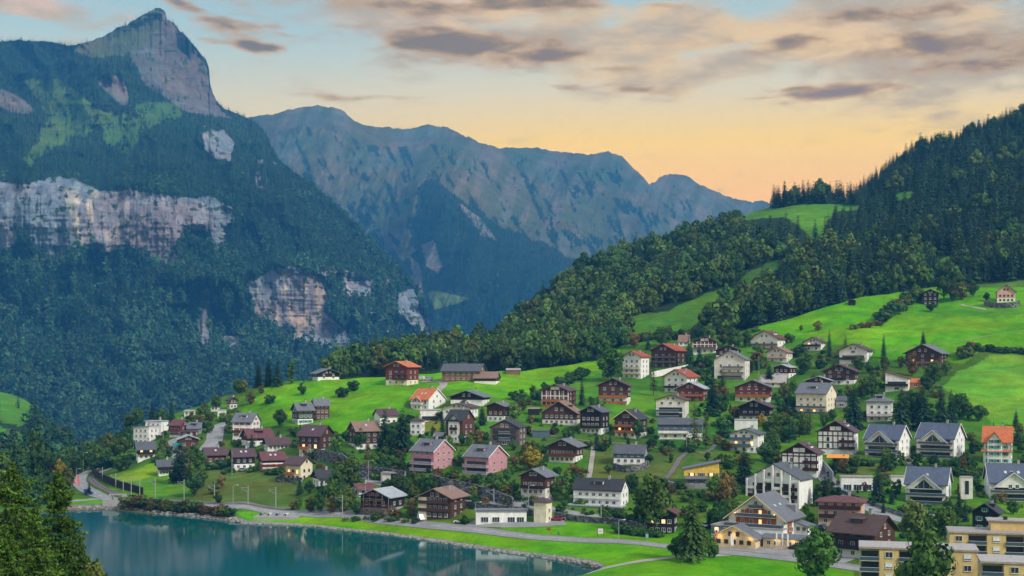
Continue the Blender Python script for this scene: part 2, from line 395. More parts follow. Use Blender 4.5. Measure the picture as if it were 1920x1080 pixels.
# ---- shore of the lake in the photograph (waterline), far side
SHORE = [(-500, 959), (-220, 958), (60, 957), (135, 953), (200, 951), (240, 951), (300, 960), (370, 967), (440, 975), (466, 983), (490, 984), (600, 992), (680, 1000), (760, 1009), (830, 1018), (900, 1028), (960, 1037), (1010, 1043), (1060, 1049), (1105, 1056), (1128, 1063), (1110, 1072), (1085, 1080), (1050, 1092), (1000, 1110), (930, 1150), (900, 1250)]
LAKE = SHORE + [(-500, 1250)]
near_pts = [zc(-150, 1150, .5), zc(-460, 1150, .5), zc(-460, 935, 2), (2440, 1100, 372), (2440, 850, 575), (2440, 640, 790), (2440, 540, 930), zc(-150, 935, 2), zc(60, 930, 2.4), zc(135, 941, 1.6), zc(200, 940, 1.6), zc(240, 938, 2.6), zc(155, 892, 3.2), zc(185, 925, 3), zc(400, 946, 3), zc(480, 953, 3), zc(600, 962, 3), zc(700, 972, 3),
    zc(800, 983, 3), zc(960, 1001, 3), zc(1100, 1012, 3), zc(1250, 1022, 3), zc(1350, 1033, 3), zc(1480, 1045, 3), zc(1600, 1062, 3), zc(1750, 1085, 3), zc(2080, 1130, 3), zc(1300, 1150, 2.5), zc(1200, 1075, 2.2),
    zc(1950, 1100, 1.5), (1850, 995, 432), (1620, 1047, 400), (1435, 1027, 424), (1350, 1010, 437), (1580, 985, 447), (1740, 943, 492), (1900, 940, 489), (1460, 948, 482),
    (1180, 985, 468), (1000, 980, 478), (900, 976, 485), (1130, 966, 484), (1130, 935, 510), (1300, 960, 470), (1315, 911, 520), (1400, 900, 515), (1500, 892, 546), (1570, 850, 592), (1660, 860, 575), (1765, 857, 577), (1870, 868, 560), (1960, 870, 556),
    (1400, 847, 600), (1190, 870, 562), (1190, 822, 622), (1060, 867, 570), (1000, 940, 506), (900, 920, 528), (911, 887, 552), (811, 880, 560), (700, 930, 530), (700, 885, 585), (600, 935, 535), (560, 902, 590), (460, 930, 560), (450, 880, 640), (300, 920, 600), (310, 892, 640), (200, 900, 650), (270, 862, 680), (150, 880, 720),
    (590, 852, 640), (460, 840, 675), (400, 866, 650), (400, 820, 705), (290, 830, 715), (300, 800, 745), (430, 768, 775), (360, 775, 770), (540, 800, 690), (640, 840, 625), (690, 800, 668), (800, 815, 640), (800, 768, 690), (900, 790, 655), (1060, 795, 645), (1150, 757, 695), (1290, 780, 672), (1420, 790, 660), (1420, 752, 705),
    (1275, 736, 735), (1255, 690, 792), (1195, 709, 775), (1370, 712, 752), (1440, 657, 820), (1525, 658, 810), (1600, 683, 770), (1740, 688, 745), (1530, 775, 672), (1650, 790, 648), (1700, 735, 695), (1860, 805, 630), (1840, 720, 705), (1900, 668, 752), (1960, 780, 650),
    (500, 735, 790), (600, 714, 785), (755, 722, 745), (870, 716, 755), (1000, 705, 800), (1120, 682, 840), (760, 698, 790), (870, 692, 810), (640, 770, 715), (960, 740, 720), (550, 770, 735),
    (1750, 610, 815), (1884, 572, 868), (1745, 572, 885), (1690, 553, 915), (1560, 577, 885), (1430, 613, 862), (1600, 640, 800), (1920, 545, 905), (1960, 620, 795), (1820, 620, 800), (1180, 645, 885), (1300, 640, 850)]
dnear = TPS(near_pts, 2e-3)
NEAR_TOP = [(-460, 896), (-160, 893), (120, 890), (150, 886), (175, 868), (210, 838), (240, 808), (300, 782), (345, 768), (380, 755), (440, 738), (480, 726), (520, 718), (600, 711), (700, 702), (830, 692), (1000, 690), (1060, 684), (1120, 674), (1170, 648), (1210, 640), (1300, 632), (1400, 612), (1430, 606), (1500, 589), (1560, 574), (1620, 559), (1690, 549), (1750, 541), (1850, 537), (2080, 530), (2440, 520)]
near = Sheet(-460, 2440, 967, 230, [(-460, 1170), (2440, 1170)], NEAR_TOP, dnear)
PX, PY = near.PX, near.PY
G = dict(bright=(.105, .33, .003), lime=(.175, .37, .004), mid=(.080, .215, .010), gard=(.066, .155, .016), dry=(.105, .155, .026), lawn=(.100, .32, .003), pale=(.135, .33, .022), stone=(.20, .185, .175), mud=(.09, .095, .05), brown=(.13, .11, .05), wood=(.022, .045, .018))
cn = np.empty(PX.shape+(3,)); cn[:] = G['gard']
Wn = near.world(); wx, wy = Wn[..., 0], Wn[..., 1]
n1 = fbm(wx/60, wy/60, 5); n2 = fbm(wx/14+9, wy/22, 4)
def paint(poly, col, soft=.0, a=1.0):
    m = inpoly(PX+18*(n2-.5), PY+7*(n1-.5), poly); cn[m] = cn[m]*(1-a) + np.array(col)*a
k = np.clip((n1-.42)*5, 0, 1)[..., None]; cn = cn*(1-k)+np.array(G['mid'])*k
paint([(455, 775), (490, 728), (600, 700), (830, 680), (1170, 655), (1125, 702), (1040, 728), (985, 742), (930, 745), (850, 728), (770, 735), (755, 775), (700, 778), (655, 812), (560, 800), (500, 803), (472, 790)], G['bright'])
paint([(560, 800), (655, 770), (760, 745), (830, 735), (980, 715), (1120, 690), (1125, 675), (900, 700), (640, 740), (520, 775)], G['lime'], a=.6)
paint([(500, 725), (640, 708), (700, 716), (560, 740), (470, 760)], G['lime'], a=.4)
paint([(985, 745), (1120, 700), (1240, 705), (1240, 790), (1100, 790), (1030, 745)], (.075, .22, .014))
paint([(1090, 735), (1230, 745), (1225, 785), (1150, 775)], (.10, .28, .012))
paint([(1410, 625), (1430, 600), (1500, 580), (1700, 535), (1960, 520), (2080, 600), (2080, 650), (1850, 648), (1810, 668), (1640, 672), (1590, 645), (1500, 635), (1480, 640)], G['bright'])
paint([(1480, 628), (1700, 600), (1960, 590), (1960, 612), (1700, 628), (1520, 640)], G['lime'], a=.45)
paint([(1700, 575), (1850, 570), (1960, 578), (1900, 600), (1700, 592)], (.07, .25, .012), a=.6)
paint([(1765, 720), (1800, 682), (1860, 660), (2080, 655), (2080, 815), (1900, 812), (1855, 790), (1840, 765), (1790, 745)], G['pale'])
paint([(1850, 770), (2080, 745), (2080, 812), (1870, 812)], (.16, .33, .02), a=.6)
paint([(200, 893), (290, 862), (340, 852), (370, 872), (330, 893), (365, 905), (350, 925), (260, 935), (205, 915)], (.10, .26, .013))
paint([(205, 900), (290, 862), (325, 862), (280, 890), (215, 905)], (.20, .33, .012))
paint([(370, 885), (400, 872), (560, 885), (560, 945), (430, 948), (360, 935)], G['dry'])
paint([(1090, 845), (1300, 848), (1280, 880), (1265, 905), (1100, 905)], G['dry'])
paint([(1300, 850), (1360, 860), (1340, 900), (1290, 912), (1200, 925), (1340, 960), (1290, 990)], G['dry'], a=.7)
paint([(1000, 870), (1110, 860), (1095, 905), (1010, 905)], G['mid']); paint([(1230, 790), (1380, 790), (1360, 850), (1220, 845)], (.055, .19, .014))
paint([(1575, 860), (1640, 870), (1660, 880), (1580, 895)], G['dry']); paint([(1720, 860), (1770, 862), (1760, 885), (1710, 885)], (.10, .21, .02))
paint([(1585, 918), (1700, 930), (1700, 965), (1620, 935)], (.08, .22, .015))
paint([(1640, 955), (1700, 980), (1630, 985)], (.06, .22, .015))
paint([(700, 840), (760, 830), (770, 870), (700, 865)], G['mid']); paint([(780, 790), (825, 785), (825, 808), (790, 810)], (.17, .2, .02))
# lakeside lawns
shd = distline(PX, PY, SHORE[:-4])
lawn = [(440, 958), (640, 966), (800, 984), (960, 1002), (1250, 1024), (1480, 1047), (1600, 1064), (1620, 1180), (700, 1180), (1060, 1090), (1128, 1062), (1100, 1056), (900, 1028), (760, 1009), (600, 992), (490, 984)]
paint(lawn, G['lawn']); paint([(940, 986), (1040, 977), (1180, 982), (1280, 1000), (1290, 1022), (960, 998)], G['lawn'])
paint([(100, 958), (120, 935), (215, 928), (230, 948), (180, 955)], G['lawn']); paint([(480, 962), (700, 978), (900, 1003), (880, 1018), (640, 985), (480, 975)], G['lime'], a=.5)
paint([(850, 975), (890, 985), (700, 978), (720, 972)], G['mid'])
m = (n2 > .56) & (PY > 950); cn[m] = cn[m]*.8 + np.array(G['lime'])*.2
inlake = inpoly(PX, PY, LAKE)
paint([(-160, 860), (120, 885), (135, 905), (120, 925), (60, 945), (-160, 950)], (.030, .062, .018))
bank = (~inlake) & (shd < 6.5+3*(n2-.5)) & (PX > 100) & (PX < 1132) & (PY < 1064); cn[bank] = G['stone']
cn[inlake] = G['mud']
fold_shade = fbm((PX+PY*1.5)/110, (PY-PX*.12)/9+4, 4); cn = cn*np.where((PY < 860), .72+.52*fold_shade, 1.0)[..., None]  # uneven grass tone along the slope, also painting in the shade of meadow folds
cn *= (.84+.32*fbm(wx/9, wy/9, 3))[..., None]
dz = np.where(inlake, -np.clip(shd*.35, .8, 6), 0.0)
sh2 = (~inlake) & (shd < 3); 
dz = np.where((~inlake) & (shd < 40), np.maximum(0, 0.25-Wn[..., 2])*np.clip(1-shd/40, 0, 1), dz)
hill = np.clip((925-PY)/60, 0, 1); mead_ = np.clip(distline(PX, PY, [(400, 900), (700, 860), (1000, 800), (1300, 720), (1500, 690), (1700, 760)])/90-.3, 0, 1); dz = dz + hill*(~inlake)*((fbm(wx/45, wy/45, 3)-.5)*2.5 + mead_*(fbm(wx/75+3, wy/38, 3)-.5)*9)
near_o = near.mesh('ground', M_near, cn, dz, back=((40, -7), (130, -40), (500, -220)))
def ground(px, py):
    p = near.at(px, py); Y0 = p[1]; prev = None
    if py > 940: p[2] = near.zat(p[0], p[1]); return p
    for Y in np.linspace(Y0-45, Y0+60, 36):
        r_ = P(px, py, Y); d = near.zat(r_[0], Y)-r_[2]
        if prev is not None and prev[1] < 0 <= d:
            Yc = prev[0]+(Y-prev[0])*(-prev[1])/(d-prev[1]); r_ = P(px, py, Yc); r_[2] = near.zat(r_[0], Yc); return r_
        prev = (Y, d)
    p[2] = near.zat(p[0], p[1]); return p

# ---- water
wat = bpy.data.materials.new('lake_water'); wat.use_nodes = True
def _w():
    N = NT(wat.node_tree); pos = N.n('ShaderNodeNewGeometry').outputs['Position']
    a = N.noise(N.scalev(pos, (.5, .16, 1)), 1.0, 4, .6); b = N.noise(N.scalev(pos, (.03, .012, 1)), 1.0, 4, .6)
    patch = N.mr(b, .45, .6)
    hgt = N.m('MULTIPLY', a, N.m('ADD', N.m('MULTIPLY', patch, .8), .25))
    col = N.mix(N.mr(N.noise(N.scalev(pos, (.006, .006, 1)), 1.0, 2), .35, .65), (.001, .095, .100), (.002, .070, .060))
    bs = N.n('ShaderNodeBsdfPrincipled', {'Base Color': col, 'Roughness': .06, 'IOR': 1.33, 'Specular IOR Level': .20})
    bp = N.n('ShaderNodeBump', {'Height': hgt, 'Strength': .05, 'Distance': .10}); N.link(bp.outputs[0], bs.inputs['Normal'])
    N.n('ShaderNodeOutputMaterial', {'Surface': bs.outputs[0]})
_w()
m = MB(); nseg = 24
m.add([(-720, 330, 0), (420, 300, 0), (420, 620, 0), (-720, 720, 0), (-720, 100, 0), (420, 100, 0)], [(4, 5, 1, 0), (0, 1, 2, 3)])
tag(m.build('lake', wat), kind='structure')

# ---- near hillside under the camera
hs = bpy.data.meshes
xs = np.linspace(-260, 420, 60); ys = np.linspace(-60, 338, 50); X, Yy = np.meshgrid(xs, ys)
Z = np.interp(Yy, [-60, 0, 40, 120, 200, 300, 338], [64, 54, 45, 21, 9, .4, -2.5]) + (fbm(X/20, Yy/20, 3)-.5)*2
Z = np.where((X > 40) & (Yy > 280), np.maximum(Z, 1.0), Z)
idx = np.arange(X.size).reshape(X.shape); q = np.stack([idx[:-1, :-1], idx[:-1, 1:], idx[1:, 1:], idx[1:, :-1]], -1).reshape(-1, 4)
me = np_mesh('hillside', np.stack([X, Yy, Z], -1).reshape(-1, 3), q, M_near, np.tile(G['gard'], (X.size, 1)), True)
tag(link_mesh('hillside', me), kind='structure')
def hill_z(x, y): return float(np.interp(y, [-60, 0, 40, 120, 200, 300, 338], [64, 54, 45, 21, 9, .4, -2.5]))

# ---- forested hill on the right (behind the village)
pts = [(640, 712, 850), (640, 690, 1000), (800, 700, 860), (800, 650, 1120), (960, 690, 880), (960, 610, 1180), (1060, 672, 880), (1060, 525, 1280), (1160, 640, 905), (1160, 560, 1080), (1160, 485, 1340), (1250, 610, 910), (1250, 540, 1080), (1250, 455, 1380),
       (1350, 580, 930), (1350, 500, 1100), (1370, 425, 1400), (1420, 402, 1430), (1480, 560, 930), (1480, 480, 1100), (1480, 390, 1400), (1600, 555, 935), (1600, 470, 1080), (1600, 384, 1380), (1700, 535, 945), (1700, 430, 1130), (1700, 310, 1480), (1800, 530, 935), (1800, 400, 1160), (1800, 280, 1480), (1920, 520, 945), (1920, 380, 1160), (1920, 235, 1500), (2060, 510, 950), (2060, 200, 1480), (2440, 500, 970), (2440, 100, 1500)]
dhill = TPS(pts, 2e-3)
HTOP = [(560, 716), (620, 708), (660, 700), (720, 690), (800, 670), (880, 655), (940, 635), (985, 605), (1020, 570), (1060, 535), (1100, 512), (1150, 492), (1200, 472), (1250, 462), (1300, 450), (1350, 432), (1385, 408), (1410, 398), (1440, 388), (1500, 380), (1560, 382), (1600, 380), (1640, 350), (1680, 318), (1720, 292), (1760, 278), (1800, 268), (1850, 252), (1920, 222), (2080, 170), (2440, 60)]
HBOT = [(560, 735), (800, 725), (1000, 712), (1130, 700), (1200, 665), (1300, 655), (1420, 630), (1500, 605), (1600, 580), (1700, 568), (2080, 555), (2440, 545)]
def dhill2(px, py):
    nt_ = np.interp(px, *zip(*NEAR_TOP)); a = dhill(px, py); b = dnear(px, np.maximum(py, nt_)) + 22 + (py < nt_)*(nt_-py)*1.5
    return np.maximum(a, b)
hills = Sheet(560, 2440, 470, 130, HBOT, HTOP, dhill2)
hx, hy = hills.PX, hills.PY; Wh = hills.world(); hn = fbm(Wh[..., 0]/40, Wh[..., 1]/40, 4)
ch = np.empty(hx.shape+(3,)); ch[:] = G['wood']
CLEAR = [([(1150, 640), (1180, 600), (1255, 580), (1325, 548), (1400, 538), (1340, 580), (1300, 605), (1240, 655), (1180, 655)], (.070, .19, .014)),
         ([(1375, 545), (1395, 520), (1440, 498), (1485, 490), (1470, 505), (1420, 530), (1400, 545)], (.055, .15, .018)),
         ([(1375, 418), (1410, 392), (1450, 380), (1510, 372), (1610, 372), (1612, 392), (1560, 400), (1545, 440), (1515, 452), (1510, 432), (1470, 408), (1430, 410)], (.090, .24, .014)),
         ([(1680, 362), (1715, 358), (1712, 374), (1685, 378)], (.085, .24, .014)),
         ([(1815, 545), (1830, 530), (1900, 528), (1960, 530), (1960, 560), (1800, 560)], (.075, .18, .02)),
         ([(1740, 500), (1780, 480), (1795, 490), (1770, 505)], (.09, .2, .015))]
for poly, c in CLEAR: ch[inpoly(hx+10*(hn-.5), hy+6*(hn-.5), poly)] = c
for poly, c in CLEAR[:1]: ch[inpoly(hx, hy, [(1200, 655), (1240, 615), (1280, 600), (1250, 660)])] = (.09, .27, .012)
ch *= (.85+.3*hn)[..., None]
hills.mesh('forest_hill', M_near, ch, (hn-.5)*6, back=((60, -10), (300, -90), (900, -420)))

# ---- low slope at the left edge
sl = Sheet(-200, 330, 130, 60, [(-200, 945), (330, 930)], [(-200, 700), (-40, 728), (0, 735), (35, 742), (62, 760), (110, 815), (150, 850), (200, 880), (240, 905), (330, 915)],
           TPS([(-200, 930, 760), (-200, 710, 1500), (0, 930, 760), (0, 860, 1000), (0, 800, 1150), (0, 735, 1450), (60, 765, 1350), (120, 820, 1150), (150, 900, 830), (230, 915, 800), (330, 930, 780)], 1e-3))
cs = np.empty(sl.PX.shape+(3,)); cs[:] = G['wood']; cs[inpoly(sl.PX, sl.PY, [(-200, 690), (0, 730), (62, 755), (58, 790), (40, 800), (0, 790), (-200, 760)])] = (.08, .24, .015)
cs[inpoly(sl.PX, sl.PY, [(-100, 790), (0, 800), (35, 812), (60, 830), (0, 830)])] = (.08, .24, .015)
sl.mesh('left_slope', M_near, cs, 0, back=((60, -20), (300, -160)))

# ---- left mountain
CLIFFS = [[(-120, 345), (0, 340), (30, 345), (90, 332), (140, 335), (190, 360), (250, 355), (330, 368), (400, 372), (430, 385), (438, 408), (420, 430), (430, 455), (405, 470), (385, 430), (350, 430), (325, 470), (340, 495), (290, 490), (262, 462), (215, 470), (175, 470), (150, 460), (120, 490), (85, 485), (60, 455), (40, 430), (20, 470), (0, 480), (-120, 470)],
          [(472, 530), (500, 503), (555, 503), (598, 518), (615, 555), (612, 590), (650, 622), (648, 662), (600, 645), (555, 640), (535, 612), (488, 602), (472, 570)],
          [(742, 545), (770, 538), (785, 560), (800, 595), (812, 620), (814, 650), (795, 625), (770, 612), (745, 580)],
          [(150, 85), (215, 60), (295, 20), (320, 30), (350, 75), (385, 120), (398, 165), (412, 205), (440, 225), (400, 218), (340, 205), (300, 175), (270, 160), (250, 110), (200, 95)],
          [(385, 250), (420, 245), (445, 270), (430, 300), (400, 295), (384, 280)], [(640, 520), (690, 525), (695, 550), (655, 560)], [(180, 150), (225, 140), (250, 190), (235, 200), (200, 175)],
          [(378, 550), (398, 545), (392, 600), (390, 645), (378, 650), (372, 600)], [(415, 630), (445, 628), (450, 650), (430, 660)], [(0, 165), (40, 185), (62, 205), (30, 212), (0, 200)]]
MEAD = [[(40, 150), (110, 148), (150, 175), (180, 205), (265, 220), (270, 240), (262, 270), (240, 290), (200, 270), (190, 230), (160, 250), (90, 280), (60, 315), (45, 300), (90, 235), (75, 190)],
        [(150, 80), (290, 15), (312, 40), (260, 90), (200, 110), (140, 100)], [(255, 195), (330, 190), (340, 215), (280, 240), (260, 220)]]
mp = [(-120, 905, 2150), (150, 905, 2150), (400, 850, 2300), (600, 760, 2600), (830, 730, 3300), (-120, 800, 2350), (100, 800, 2380), (300, 750, 2480), (500, 700, 2700), (700, 680, 3000), (815, 650, 3350),
      (0, 650, 2650), (200, 620, 2750), (400, 600, 2850), (480, 600, 2950), (480, 515, 3000), (560, 640, 2900), (560, 510, 2960), (640, 650, 3000), (660, 560, 3150), (740, 600, 3250), (742, 545, 3290), (800, 590, 3420), (790, 552, 3480),
      (0, 485, 2900), (0, 345, 2960), (130, 490, 2900), (130, 335, 2960), (280, 490, 2930), (280, 358, 2990), (410, 465, 3000), (410, 378, 3060), (500, 450, 3250), (600, 460, 3300), (700, 480, 3450), (700, 452, 3560),
      (0, 300, 3300), (200, 310, 3350), (400, 320, 3400), (550, 350, 3600), (600, 362, 3720), (500, 262, 3950), (100, 220, 3750), (250, 240, 3700), (400, 240, 3750), (0, 150, 4050), (0, 80, 4350), (200, 140, 4000), (140, 88, 4400), (200, 68, 4450), (295, 20, 4500), (300, 90, 4350), (350, 90, 4480), (300, 190, 4150), (395, 150, 4500), (400, 210, 4350), (450, 220, 4450), (-120, 70, 4400), (-420, 905, 2200), (-420, 500, 2950), (-420, 90, 4400)]
MTOP = [(-420, 90), (-120, 62), (0, 77), (60, 76), (100, 80), (140, 86), (165, 78), (190, 70), (215, 55), (240, 44), (265, 30), (293, 16), (303, 17), (310, 24), (312, 36), (325, 42), (338, 58), (352, 70), (372, 96), (386, 112), (392, 130), (394, 160), (400, 178), (412, 198), (425, 205), (450, 215), (478, 228), (500, 252), (515, 290), (540, 315), (575, 340), (610, 368), (650, 402), (690, 446), (730, 486), (762, 520), (785, 548), (797, 575), (805, 602), (812, 625), (815, 645), (822, 672), (835, 700)]
dm = TPS(mp, 4e-3)
def dmount(px, py):
    Y = dm(px, py); wxx = (px-960)/F*Y
    w = 28*(fbm(px/60, py/60, 3)-.5)
    r = fbm((px+w)/95+3, (py)/150, 6, .55, ridged=True) - .55
    r2 = fbm((px+w)/22, py/48+7, 5, .6, ridged=True) - .5
    rock = np.zeros(px.shape)
    for c in CLIFFS: rock = np.maximum(rock, inpoly(px, py, c))
    for _ in range(3):
        if rock.ndim == 2:
            for ax in (0, 1):
                k_ = 5; pd = np.pad(rock, [(k_, k_) if a_ == ax else (0, 0) for a_ in (0, 1)], mode='edge'); cs_ = np.cumsum(pd, axis=ax); n_ = rock.shape[ax]
                rock = (np.take(cs_, range(2*k_, n_+2*k_), axis=ax)-np.take(cs_, range(0, n_), axis=ax))/(2*k_)
    rs_ = fbm(px/14, py/400+3, 5, .6)-.5; q_ = 1-.80*rock
    return Y*(1 - (.115*r + .020*r2)*q_ - .010*rs_*rock) - rock*Y*.0045*(fbm(px/7, py/20, 4)-.5) - rock*Y*.003*(fbm(px/60, py/5, 3)-.5)
mount = Sheet(-420, 835, 840, 480, [(-420, 915), (200, 915), (500, 850), (835, 735)], MTOP, dmount, mono=False, jag=11)
mx, my = mount.PX, mount.PY
wn = fbm(mx/16, my/16, 5)-.5; wn2 = fbm(mx/50+4, my/50, 4)-.5
cm = np.empty(mx.shape+(3,)); cm[:] = (.026, .052, .020)
meadow = np.zeros(mx.shape, bool)
for p in MEAD: meadow |= inpoly(mx+22*wn, my+14*wn, p)
top = my < np.interp(mx, *zip(*MTOP)) + 0
cm[meadow] = (.070, .135, .028)
rockm = np.zeros(mx.shape, bool)
for p in CLIFFS: rockm |= inpoly(mx+16*wn+20*wn2, my+14*wn+10*wn2, p)
rockm |= (fbm(mx/14+20, my/22, 4) > .70) & inpoly(mx, my, [(600, 510), (720, 500), (800, 560), (815, 650), (700, 640), (600, 620)])
rockm |= (fbm(mx/18+20, my/18, 4) > .69) & inpoly(mx, my, [(380, 235), (500, 250), (520, 310), (560, 380), (420, 330)])
veg = (fbm(mx/12+31, my/7, 5) > .70) & rockm
cream = np.clip((fbm(mx/13+11, my/30+3, 4)-.50)*6, 0, 1)*np.clip(1.5*(np.exp(-((mx-165)/45)**2-((my-410)/50)**2)+np.exp(-((mx-545)/50)**2-((my-560)/55)**2))+.15, 0, 1); cream = cream[..., None]
rc = np.array((.235, .255, .30))*(1-cream)+np.array((.52, .48, .38))*cream
up = (my < 240)[..., None]; rc = np.where(up, np.array((.150, .145, .135))*(1-cream)+np.array((.22, .18, .135))*cream, rc)
cm = np.where(rockm[..., None], rc, cm); cm[veg] = (.055, .08, .03)
pk = inpoly(mx+20*wn, my+14*wn, MEAD[1]) ; cm[pk] = (.115, .125, .055)
mount.mesh('mountain', M_mount, cm, 0, back=((150, -120), (800, -700), (2500, -1600)), smooth=True)

# ---- far range
FTOP = [(380, 240), (430, 225), (480, 216), (520, 212), (560, 203), (590, 198), (620, 200), (645, 207), (665, 226), (680, 236), (710, 238), (740, 241), (780, 238), (800, 232), (820, 238), (835, 238), (870, 254), (900, 268), (935, 277), (1000, 278), (1060, 285), (1100, 290), (1140, 287), (1165, 292), (1180, 306), (1200, 325), (1218, 345), (1235, 335), (1255, 326), (1285, 328), (1305, 340), (1330, 355), (1360, 368), (1400, 376), (1500, 385), (1700, 400)]
fp = [(380, 760, 5200), (900, 760, 4600), (1300, 760, 5600), (900, 660, 4900), (800, 620, 5100), (1000, 620, 5000), (1050, 520, 5500), (1100, 500, 6300), (900, 480, 5600), (820, 360, 6500), (700, 450, 7000), (600, 350, 7600), (520, 300, 8200), (1000, 400, 7600), (1200, 450, 8000), (1300, 450, 8700), (380, 250, 9000), (590, 200, 9000), (800, 240, 9300), (1000, 285, 9600), (1150, 295, 9600), (1280, 335, 10500), (1500, 390, 11000), (1700, 400, 11000), (1700, 760, 7000), (760, 300, 8300), (1000, 330, 8900)]
df = TPS([(a, b, 4250+(y-4600)*.48) for a, b, y in fp], 4e-3)
def dfar(px, py):
    Y = df(px, py); u = px + (py-300)*.35
    w = 40*(fbm(px/90, py/90, 3)-.5)
    r = fbm((u+w)/70, py/230+2, 6, .55, ridged=True)-.55; r2 = fbm((u+w)/24, py/60, 5, .6, ridged=True)-.5
    a = np.clip((py-np.interp(px, *zip(*FTOP)))/60, .1, 1)
    return Y*(1-.038*r*a-.007*r2*a)
far = Sheet(380, 1700, 560, 300, [(380, 770), (1700, 770)], FTOP, dfar, mono=False, jag=13)
fx, fy = far.PX, far.PY; fn = fbm(fx/20, fy/30, 5); fu = fbm((fx-(fy-300)*.45)/16, fy/60, 5)
cf = np.empty(fx.shape+(3,)); cf[:] = (.090, .105, .040)
rk = np.clip((fbm((fx+(fy-300)*.4)/18, fy/50+8, 5)-.47)*7, 0, 1)[..., None]; cf = cf*(1-rk*.45)+np.array((.19, .175, .15))*rk*.45
FORE = [(560, 740), (690, 440), (730, 470), (800, 360), (830, 345), (870, 380), (900, 400), (970, 430), (1050, 470), (1110, 500), (1200, 520), (1300, 740)]
fn2 = fbm(fx/70, fy/70, 4)-.5; infore = inpoly(fx+60*(fn-.5)+150*fn2, fy+50*(fn-.5)+110*fn2, FORE); scree = inpoly(fx, fy, [(790, 460), (812, 450), (830, 500), (822, 512), (800, 500)]) | inpoly(fx+20*(fn-.5), fy, [(770, 480), (790, 500), (800, 560), (780, 540)]) | inpoly(fx+20*(fn-.5), fy, [(860, 380), (880, 390), (930, 450), (900, 440)])
cf[infore] = (.024, .048, .020)
spots = (fbm((fx-(fy-300)*.45)/11, fy/30, 6, .62) > .60) & (fy > np.interp(fx, *zip(*FTOP))+35); cf[spots] = (.026, .05, .022)
cf[scree] = (.22, .2, .17); cf[inpoly(fx, fy, [(800, 548), (815, 545), (860, 555), (880, 560), (850, 572), (815, 580)])] = (.11, .2, .05)
far.mesh('far_range', M_mount, cf, 0, back=((150, -150), (900, -700)), smooth=True)

# ---- valley floor out to the horizon
m = MB(); m.add([(-8900, -2900, -262), (8900, -2900, -262), (8900, 8200, -262), (-8900, 8200, -262)], [(0, 1, 2, 3)])
tag(m.build('valley_floor', mat('valley_grass', (.05, .1, .02), .95, .05)), kind='structure')

# ================================================================== HAZE
hz = bpy.data.materials.new('haze'); hz.use_nodes = True
def _h():
    N = NT(hz.node_tree)
    v = N.n('ShaderNodeVolumePrincipled', {'Color': HAZE_C, 'Density': HAZE_D, 'Anisotropy': 0.0})
    N.n('ShaderNodeOutputMaterial', {'Volume': v.outputs[0]})
_h()
m = MB(); m.box(-9000, 9000, -3000, 8300, -263, 1260)
hzo = m.build('haze', hz); tag(hzo, kind='stuff'); hzo.display_type = 'WIRE'

# ================================================================== TREES
def rnd_unit(n):
    v = np.random.normal(size=(n, 3)); return v/np.linalg.norm(v, axis=1)[:, None]
def leaf_quads(c, nrm, s, asp=1.0):
    r = rnd_unit(len(c)); a = np.cross(nrm, r); a /= np.linalg.norm(a, axis=1)[:, None]+1e-9; b = np.cross(nrm, a)
    s = np.asarray(s)[:, None]; V = np.stack([c-a*s*asp, c-b*s, c+a*s*asp, c+b*s], 1); return V.reshape(-1, 3)
def quad_mesh(name, V, col, mt):
    q = np.arange(len(V)).reshape(-1, 4); return np_mesh(name, V, q, mt, np.repeat(col, 4, 0))
def conifer_mesh(name, mt, h=20, r=3.4, levels=24, nb=11, twigs=3, droop=.45, base=.06, dens=1.0, power=.68, seed=0):
    rs = np.random.RandomState(seed); V = []; C = []
    for i in range(levels):
        t = i/(levels-1); z0 = h*(base+(1-base)*t**.92); R0 = r*(1-t)**power*(.80+.4*rs.rand())+.35*(t<.97)+.1
        n = max(4, int(nb*(.45+.55*(1-t))))
        lv = .85+.3*rs.rand()
        for k in range(n):
            if rs.rand() > dens: continue
            a = 2*math.pi*(k+rs.rand()*.8)/n + i*2.4; L = R0*(.65+.5*rs.rand()); d = np.array([math.cos(a), math.sin(a), 0]); s = np.array([-d[1], d[0], 0])
            up = .22*L if t > .6 else .0
            z = z0+rs.uniform(-.4, .4)*h/levels
            def pt(u): return d*L*u + np.array([0, 0, z + up*u - droop*L*u*u*(.8 if t < .85 else -.3)])
            nseg = 1 + twigs
            for j in range(nseg):
                u0 = j/nseg*.9; u1 = (j+1.25)/nseg; u1 = min(u1, 1.05); w = L*(.30 if twigs < 2 else .24)*(1-.55*u0)
                p0, p1 = pt(u0), pt(u1); mid = (p0+p1)/2; hang = np.array([0, 0, -w*.35])
                V += [p0, mid+s*w+hang, p1+np.array([0, 0, -.05*L]), mid-s*w+hang]
                C.append(lv*rs.uniform(.72, 1.28))
                if twigs >= 2:
                    for sg in (-1, 1):
                        q = mid+s*sg*w*1.3+d*w*.8+hang*2; V += [mid, mid+d*w*.5+s*sg*w*.2, q, mid+s*sg*w*.7+hang*1.6]; C.append(lv*rs.uniform(.5, 1.5))
    V = np.array(V); C = np.array(C); tip = np.array([(0, 0, h*1.0)])
    return quad_mesh(name, V, np.repeat(C[:, None], 3, 1), mt)
